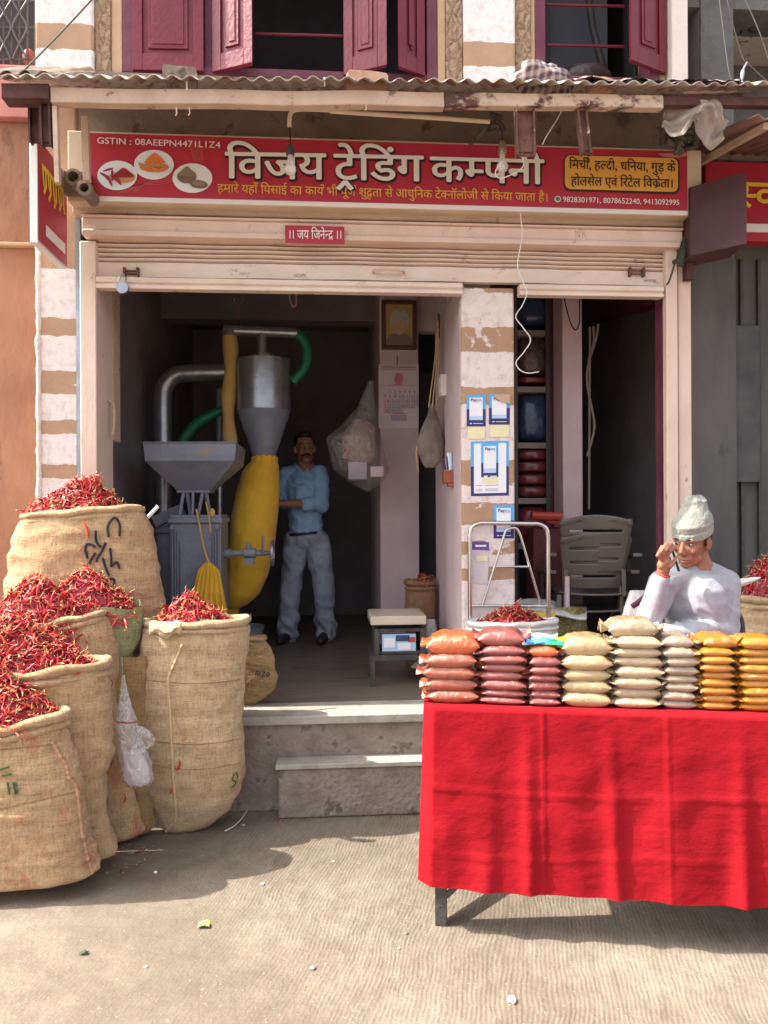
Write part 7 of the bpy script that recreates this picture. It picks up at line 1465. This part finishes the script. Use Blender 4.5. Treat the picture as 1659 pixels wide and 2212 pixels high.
def face_bits(root, c, R3, k, skin_lip, brow=True, moust=False, stubble=False):
    T = lambda p: Vector(c) + R3 @ (Vector(p) * k)
    for s in (-1, 1):
        e = MB(); e.ell(T((s * .031, .0735, .004)), (.0115 * k, .0085 * k, .0052 * k), 12, 8, R3); eo = e.build('eye', M_eye, root)
        i_ = MB(); i_.ell(T((s * .031 - .002, .0815, .004)), (.0056 * k, .0034 * k, .0052 * k), 10, 6, R3); i_.build('iris', M_hair, eo)
        b_ = MB(); b_.tube([T((s * .012, .0875, .024)), T((s * .03, .0895, .031)), T((s * .052, .076, .025))], [.0025 * k, .0036 * k, .002 * k], 8); b_.build('eyebrow', M_hair, root)
    l_ = MB(); l_.chain([T((-.022, .0855, -.066)), T((0, .0925, -.064)), T((.022, .0855, -.066))], [.004 * k, .006 * k, .004 * k], 8); l_.chain([T((-.019, .084, -.077)), T((0, .0905, -.079)), T((.019, .084, -.077))], [.004 * k, .007 * k, .004 * k], 8); l_.build('lips', skin_lip, root)
    if moust:
        m_ = MB(); m_.chain([T((-.034, .080, -.064)), T((-.018, .094, -.053)), T((0, .098, -.050)), T((.018, .094, -.053)), T((.034, .080, -.064))], [.004 * k, .0075 * k, .0065 * k, .0075 * k, .004 * k], 8); m_.build('moustache', M_hair, root)
def frame3(yaw, pitch=0.0, roll=0.0):                        # yaw 0 faces the camera side (-y), positive turns to the image left
    f = Vector((-math.sin(yaw) * math.cos(pitch), -math.cos(yaw) * math.cos(pitch), math.sin(pitch))); up = Vector((0, 0, 1)); x = f.cross(up).normalized() * -1
    # x must be the person's left: facing -y their left is +x
    x = up.cross(f).normalized() * 1.0
    x = f.cross(up).normalized() * -1.0
    z = (f.cross(x)).normalized()
    if z.z < 0: z = -z
    M3 = Matrix((x, f, z)).transposed()
    return M3 @ Matrix.Rotation(roll, 3, 'Y')
def skin_obj(name, mb, voxel, m, root, it=6, disp=None, fac=.5, keep=None):
    V, F, Nn = merged(mb, voxel, it, fac)
    if disp is not None: V = V + Nn * np.array([disp(p, n) for p, n in zip(V, Nn)])[:, None]
    if keep is not None:
        ok = np.array([keep(p) for p in V]); F = [f for f in F if all(ok[i] for i in f)]
    return mesh_obj(name, V, F, None, m, root, True, 180)
def folds(scale, amp, seed, dirv=(0, 0, 1)):
    dv = np.array(dirv, float)
    def f(p, n):
        q = p * scale + dv * (p @ dv) * scale * 1.2; a = mnoise.noise(Vector(q + seed)); b = mnoise.noise(Vector(q * 2.1 + seed + 7)); return amp * (1 - 2.2 * abs(a)) + amp * .45 * b
    return f
def finger(mb, pts, r0=.0088, r1=.0068): mb.chain(pts, list(np.linspace(r0, r1, len(pts))), 10)

# --- seated man on the phone
YS1 = 3.31
def P(u, v, dy=0.0): return Vector([float(x) for x in W(u, v, YS1 + dy)])
sm_ = thing('person', 'seated man in a pale grey jersey and knitted cap, holding a phone to his cheek', 'person', W(1500, 2000, YS1) * np.array([1, 1, 0]), 'people')
hd = frame3(R(54), R(-15), R(5)); hc = P(1494, 1167, 0.0); KH = 0.97
body = MB(); head_parts(body, hc, hd, KH)
neck = P(1512, 1222, .03)
ShR, ShL = P(1432, 1262, .0), P(1566, 1262, .05); ElR, ElL = P(1396, 1358, -.06), P(1562, 1364, -.02); WrR, WrL = P(1430, 1247, -.12), P(1440, 1372, -.13)
chest, belly, pelv = P(1506, 1290, .05), P(1512, 1380, .08), P(1515, 1440, .08)
body.cap(hc + hd @ Vector((0, -.03, -.06)), neck, .05, .054); body.cap(neck, chest, .056, .10); body.cap(chest, pelv, .095, .10)
body.chain([neck + Vector((-.02, 0, -.03)), ShR], [.05, .042]); body.chain([neck + Vector((.02, 0, -.03)), ShL], [.05, .042])
body.chain([ShR, ElR, WrR], [.042, .036, .026]); body.chain([ShL, ElL, WrL], [.042, .036, .026])
seat_z = .50
hipR, hipL = Vector((pelv.x - .09, pelv.y, seat_z + .1)), Vector((pelv.x + .09, pelv.y, seat_z + .1)); kneR, kneL = hipR + Vector((-.10, -.28, -.02)), hipL + Vector((-.02, -.28, -.02))
kneR.y = max(kneR.y, 3.0); kneL.y = max(kneL.y, 3.0)
for h_, k_ in ((hipR, kneR), (hipL, kneL)): body.chain([pelv, h_, k_, Vector((k_.x, k_.y + .08, .08)), Vector((k_.x - .02, k_.y - .05, .05))], [.09, .08, .055, .038, .03])
# right hand curled round the phone at the cheek
pal = P(1436, 1215, -.14)
body.chain([WrR, (WrR + pal) / 2, pal], [.026, .028, .028]); body.cap(pal + Vector((-.012, .0, -.012)), pal + Vector((.016, .02, .012)), .023, .021)
phone_c = P(1450, 1205, -.105)
kn_ = [(1420, 1201, -.165), (1428, 1192, -.17), (1438, 1189, -.165), (1448, 1191, -.155)]; mid_ = [(1430, 1181, -.15), (1440, 1175, -.15), (1449, 1175, -.145), (1456, 1181, -.14)]; tip_ = [(1446, 1187, -.135), (1454, 1184, -.135), (1460, 1187, -.132), (1464, 1193, -.128)]
for a, b, c in zip(kn_, mid_, tip_): finger(body, [pal + Vector((0, -.01, .004)), P(*a), P(*b), P(*c)], .0098, .0074)
finger(body, [pal + Vector((.008, -.01, -.012)), P(1448, 1224, -.16), P(1456, 1214, -.15), P(1460, 1204, -.14)], .0105, .008)
# left hand resting under the right elbow
pl2 = P(1416, 1376, -.15); body.chain([WrL, pl2], [.026, .028])
for i in range(4): finger(body, [pl2 + Vector((0, -.006, .012 - .010 * i)), pl2 + Vector((-.040, -.004, .014 - .012 * i)), pl2 + Vector((-.066 + .004 * i, .008, .010 - .012 * i)), pl2 + Vector((-.078 + .006 * i, .024, .006 - .012 * i))], .0088, .0066)
finger(body, [pl2 + Vector((.005, -.01, .018)), pl2 + Vector((-.02, -.014, .038)), pl2 + Vector((-.04, -.008, .048))], .0098, .0075)
def eye_sock(c, R3, k):
    inv = R3.transposed(); cc = Vector(c)
    def f(p, n):
        q = inv @ (Vector(p) - cc) / k; d = 0.0
        for s in (-1, 1):
            r2 = ((q.x - s * .031) / .017) ** 2 + ((q.z - .004) / .011) ** 2
            if q.y > .03 and r2 < 4: d -= .0055 * k * math.exp(-r2)
        if q.y > .05 and abs(q.x) < .022: d -= .0015 * k * math.exp(-((q.z + .0695) / .0025) ** 2)
        return d
    return f
skin_obj('body', body, .0042, M_skin, sm_, 3, eye_sock(hc, hd, KH), .4)
face_bits(sm_, hc, hd, KH, mat('brown_lips', A(0.36, 0.15, 0.115), None, rough=.45))
for sd_ in (-1, 1):
    hr = MB(); T = lambda p: hc + hd @ (Vector(p) * KH)
    for a in np.linspace(1.25, 2.75, 20) * sd_: hr.cap(T((.076 * math.sin(a), .088 * math.cos(a) - .014, .045)), T((.072 * math.sin(a), .08 * math.cos(a) - .018, -.012 - .03 * (abs(a) > 1.5))), .007, .004, 6)
    hr.build('hair', M_hair, sm_)
# jersey
j = MB(); j.chain([neck + Vector((0, .010, -.062)), chest + Vector((0, 0, .035))], [.070, .125]); j.ell(chest + Vector((0, 0, -.01)), (.185, .118, .13), 24, 16); j.chain([chest, belly, pelv + Vector((0, 0, -.10))], [.15, .142, .15])
j.ell(belly + Vector((0, 0, 0)), (.165, .128, .14), 20, 14)
j.chain([neck + Vector((-.03, .01, -.035)), ShR + Vector((.0, 0, .0)), (ShR + ElR) / 2, ElR, (ElR * .45 + WrR * .55), WrR + (ElR - WrR).normalized() * .018], [.062, .066, .058, .054, .048, .040])
j.chain([neck + Vector((.03, .01, -.035)), ShL, (ShL + ElL) / 2, ElL, (ElL * .5 + WrL * .5), WrL + (ElL - WrL).normalized() * -.01], [.062, .070, .063, .062, .055, .043])
fd = folds(9.0, .0085, 3.0, (0.5, 0, .6))
def jdisp(p, n):
    k = .28
    for q in (ElR, ElL, (ElL + WrL) / 2): k += 1.7 * math.exp(-((Vector(p) - q).length / .11) ** 2)
    dn = (Vector(p) - neck).length; k *= min(1.0, max(0.1, (dn - .06) / .12)); return fd(p, n) * k
def keepj(p): return (Vector(p) - (hc + hd @ Vector((0, -.02, -.09)))).length > .076
skin_obj('jersey', j, .0055, M_shirtg, sm_, 4, jdisp, .5)
rb_ = MB(); cn_ = hc + hd @ Vector((0, -.02, -.09)); ring = []
for i in range(33):
    a = 2 * math.pi * i / 32; ring.append(neck + Vector((.001 + .066 * math.cos(a), .004 + .062 * math.sin(a), -.010 + .026 * math.sin(a))))
rb_.tube(ring, .0125, 9, cap=False); rb_.build('neckband', M_shirtg, sm_)
tr_ = MB()
for h_, k_ in ((hipR, kneR), (hipL, kneL)): tr_.chain([pelv + Vector((0, 0, -.04)), h_, k_, Vector((k_.x, k_.y + .08, .12))], [.13, .098, .075, .062])
skin_obj('trousers', tr_, .009, M_jeans, sm_, 4)
# slouchy knitted cap: lathe in head space
cp = MB(); T = lambda p: hc + hd @ (Vector(p) * KH)
ringz = [(.020, .084, .101, 0), (.026, .087, .105, 0), (.05, .088, .106, 0), (.056, .0845, .102, 0), (.075, .089, .105, .0), (.095, .082, .096, -.006), (.120, .068, .080, -.016), (.142, .056, .062, -.026), (.162, .050, .050, -.034), (.180, .046, .043, -.038), (.190, .030, .028, -.040), (.194, .0002, .0002, -.040)]
def capf(a, t):
    x = t * (len(ringz) - 1); i = min(int(x), len(ringz) - 2); w_ = x - i; r_ = [ringz[i][k] * (1 - w_) + ringz[i + 1][k] * w_ for k in range(4)]; th = 2 * math.pi * a
    up_ = max(0, (r_[0] - .06) / .17); k = 1 + up_ * (.28 * nz3((math.cos(th) * 1.6, math.sin(th) * 1.6, r_[0] * 14), 1.2, 2) + .24 * nz3((math.cos(th) * 3, math.sin(th) * 3, r_[0] * 22), 1.4, 5))
    tilt = -.10 * (r_[0] < .06)
    return T((r_[1] * k * math.sin(th) + .12 * (r_[0] - .05) * (r_[0] > .05) * -.0, r_[2] * k * math.cos(th) - .014 + r_[3], r_[0] + .006 + .008 * up_ * math.sin(th * 3) - .012 * math.cos(th) * (r_[0] < .07)))
cp.grid(capf, 56, 44, closed_u=True); cp.build('knitted_cap', M_hat, sm_, ang=80)
wrs = MB(); dW = (WrR - ElR).normalized(); ax = dW.orthogonal().normalized(); ay = dW.cross(ax)
wrs.tube([WrR + dW * .012 + (ax * math.cos(a) + ay * math.sin(a)) * .030 for a in np.linspace(0, 6.283, 20)], .0032, 6, cap=False); tag(wrs.build('wrist_thread', mat('red_thread', A(.5, .08, .05), None), sm_))
# phone (held, so a thing of its own)
ph = MB(); fwd = hd @ Vector((.0, 1, 0)); q0 = P(1458, 1206, -.112)
bmx = bmesh.new(); bmesh.ops.create_cube(bmx, size=1); Mx = Matrix.Translation(q0) @ Matrix.Rotation(R(-24), 4, 'Z') @ Matrix.Rotation(R(-16), 4, 'Y') @ Matrix.Diagonal((.010, .055, .115, 1)).to_4x4(); bmx.transform(Mx); ph.add([tuple(v.co) for v in bmx.verts], [tuple(v.index for v in f.verts) for f in bmx.faces]); bmx.free()
tag(ph.build('mobile_phone', M_black, loc=q0, bevel=.003), 'dark phone held to the cheek of the seated man', 'phone')
# his chair: bent tube back
ch = thing('tube_chair', 'dark tube framed chair under the seated man', 'chair', (pelv.x, 3.25, 0))
bt = MB(); bt.tube([Vector((pelv.x + .24, 3.36, .02)), Vector((pelv.x + .24, 3.36, .5)), P(1606, 1385, .2)] + spline([P(1604, 1352, .2), P(1600, 1335, .2), P(1590, 1323, .2), P(1575, 1320, .2), P(1540, 1318, .22), P(1460, 1320, .22), P(1440, 1340, .22)], 5) + [Vector((pelv.x - .24, 3.36, .5)), Vector((pelv.x - .24, 3.36, .02))], .012, 10); bt.build('back_frame', M_iron, ch)
MB().box(pelv.x - .24, pelv.x + .24, 3.06, 3.36, seat_z - .03, seat_z).build('seat', M_iron, ch, bevel=.01)
MB().tube([P(1582, 1364, .2), P(1604, 1362, .2)], .009, 8).build('cross_bar', M_iron, ch)
for x in (-.23, .23): MB().tube([(pelv.x + x, 3.08, .0), (pelv.x + x, 3.08, seat_z - .03)], .012, 8).build('leg', M_iron, ch)

# --- standing man in the blue shirt
YS2 = 5.95
def Q(u, v, dy=0.0): return Vector([float(x) for x in W(u, v, YS2 + dy)])
m2 = thing('person', 'standing man in a light blue shirt and grey jeans behind the yellow cloth bag', 'person', W(660, 1388, YS2) * np.array([1, 1, 0]) + np.array([0, 0, PZ]), 'people')
hd2 = frame3(R(-10), R(-2), R(-3)); hc2 = Q(658, 968, 0)
K2 = 1.0
body = MB(); head_parts(body, hc2, hd2, K2); nk = Q(657, 1008, .03)
S_R, S_L = Q(620, 1026, .06), Q(690, 1024, -.04); E_L, W_L = Q(695, 1090, -.10), Q(612, 1087, -.22); E_R, W_R = Q(612, 1085, .05), Q(590, 1080, -.16)
chs, pel = Q(657, 1062, .02), Q(660, 1160, .02)
body.cap(hc2 + hd2 @ Vector((0, -.03, -.06)), nk, .05, .052); body.cap(nk, chs, .055, .11); body.cap(chs, pel, .10, .11)
body.chain([nk, S_L, E_L, W_L], [.05, .046, .038, .028]); body.chain([nk, S_R, E_R, W_R], [.05, .046, .038, .028])
hipR, hipL = Q(640, 1170, .03), Q(684, 1168, -.01); knR, knL = Q(628, 1270, -.01), Q(700, 1268, -.05); anR, anL = Q(623, 1374, .03), Q(703, 1370, .0)
body.chain([pel, hipR, knR, anR], [.10, .085, .055, .04]); body.chain([pel, hipL, knL, anL], [.10, .085, .055, .04])
for wr, hx, dr in ((W_L, -1, Vector((-1, -.35, -.05))), (W_R, -1, Vector((-.7, -.6, 0)))):
    d_ = dr.normalized(); sd2 = d_.cross(Vector((0, 0, 1))).normalized(); pm = wr + d_ * .06; body.cap(wr, pm, .027, .032)
    for i in range(4): 
        o_ = Vector((0, 0, .026 - .017 * i)); finger(body, [pm + o_, pm + o_ + d_ * .036, pm + o_ + d_ * .058 + sd2 * .016, pm + o_ + d_ * .064 + sd2 * .036], .009, .007)
    finger(body, [pm + Vector((0, 0, .024)), pm + d_ * .012 + Vector((0, 0, .05)), pm + d_ * .034 + Vector((0, 0, .062))], .010, .008)
skin_obj('body', body, .006, M_skind, m2, 3, eye_sock(hc2, hd2, K2), .4)
face_bits(m2, hc2, hd2, K2, mat('dark_lips', A(0.17, 0.07, 0.055), None, rough=.5), moust=True)
hh = MB(); T2 = lambda p: hc2 + hd2 @ (Vector(p) * K2)
hh.ell(T2((0, -.022, .056)), (.079, .096, .078), 20, 14, hd2); hh.ell(T2((0, -.055, .0)), (.076, .06, .07), 18, 12, hd2); hh.ell(T2((0, .045, .105)), (.055, .04, .026), 14, 10, hd2)
V, F, Nn = merged(hh, .006, 3); Vn = np.array([V[i] + Nn[i] * .004 * nz3(V[i], 60) for i in range(len(V))])
inv2 = hd2.transposed()
def keeph(p):
    q = inv2 @ (Vector(p) - hc2); return not (q.y > .035 and q.z < .078)
ok = [keeph(p) for p in Vn]; F = [f for f in F if all(ok[i] for i in f)]
mesh_obj('hair', Vn, F, None, M_hair, m2, True, 180)
s2 = MB(); s2.chain([nk + Vector((0, .01, -.03)), chs + Vector((0, 0, .06))], [.07, .13]); s2.ell(chs + Vector((0, 0, .02)), (.165, .115, .17), 22, 16, Matrix.Rotation(R(-18), 3, 'Z')); s2.chain([chs, Q(660, 1120, .02), Q(662, 1150, .02)], [.138, .128, .13])
s2.chain([nk + Vector((.02, .01, -.03)), S_L, (S_L + E_L) / 2, E_L, E_L * .60 + W_L * .40], [.06, .068, .062, .058, .052]); s2.chain([nk + Vector((-.02, .01, -.03)), S_R, (S_R + E_R) / 2, E_R, E_R * .55 + W_R * .45], [.06, .066, .06, .056, .05])
fd2 = folds(8.0, .010, 11.0, (.4, 0, .8))
def keeps(p): return (Vector(p) - (hc2 + hd2 @ Vector((0, .03, -.10)))).length > .088
skin_obj('shirt', s2, .0075, M_shirtb, m2, 4, lambda p, n: fd2(p, n) * min(1, max(.1, ((Vector(p) - nk).length - .08) / .12)), .5, keeps)
co = MB(); 
for s in (-1, 1): co.tube(spline([nk + Vector((s * .015, -.075, -.045)), nk + Vector((s * .06, -.045, -.002)), nk + Vector((s * .066, .03, .022)), nk + Vector((s * .02, .07, .03))], 5), [.012] * 8 + [.013] * 8, 8)
co.build('collar', M_shirtb, m2)
pp_ = MB(); pp_.grid(lambda a, t: Q(640 + 20 * a, 1050 + 28 * t, -.145 - .012 * math.sin(a * 3)), 6, 6); pp_.build('chest_pocket', M_shirtb, m2)
t2 = MB(); t2.chain([Q(660, 1150, .02), pel], [.122, .128]); t2.chain([pel + Vector((0, 0, -.02)), hipR, knR + Vector((0, 0, 0)), (knR + anR) / 2, anR + Vector((0, 0, .01))], [.12, .102, .078, .068, .070]); t2.chain([pel + Vector((0, 0, -.02)), hipL, knL, (knL + anL) / 2, anL + Vector((0, 0, .01))], [.12, .102, .080, .070, .072])
fd3 = folds(7.5, .010, 21.0, (.5, 0, .4))
skin_obj('jeans', t2, .008, M_jeans, m2, 4, lambda p, n: fd3(p, n) * (1 + 1.8 * math.exp(-((p[2] - PZ - .12) / .10) ** 2)))
bl_ = MB(); 
for s in range(1): bl_.tube([Q(660, 1152, .02) + Vector((.131 * math.cos(a), .131 * math.sin(a), .012 * math.cos(a))) for a in np.linspace(0, 6.283, 30)], .012, 8, cap=False)
bl_.build('belt', M_shoe, m2)
for an, dr in ((anR, Vector((-.4, -1, 0))), (anL, Vector((-.25, -1, 0)))):
    d_ = dr.normalized(); f_ = MB(); b0 = Vector((an.x, an.y, PZ + .042)); f_.cap(b0 - d_ * .05, b0 + d_ * .06, .042, .042); f_.cap(b0 + d_ * .05, b0 + d_ * .16 + Vector((0, 0, -.008)), .044, .033); f_.cap(b0 + Vector((0, 0, .02)), b0 + Vector((0, 0, .08)), .044, .05)
    V, F, _ = merged(f_, .007, 3); V[:, 2] = np.maximum(V[:, 2], PZ + .002); mesh_obj('shoe', V, F, None, M_shoe, m2, True, 60)
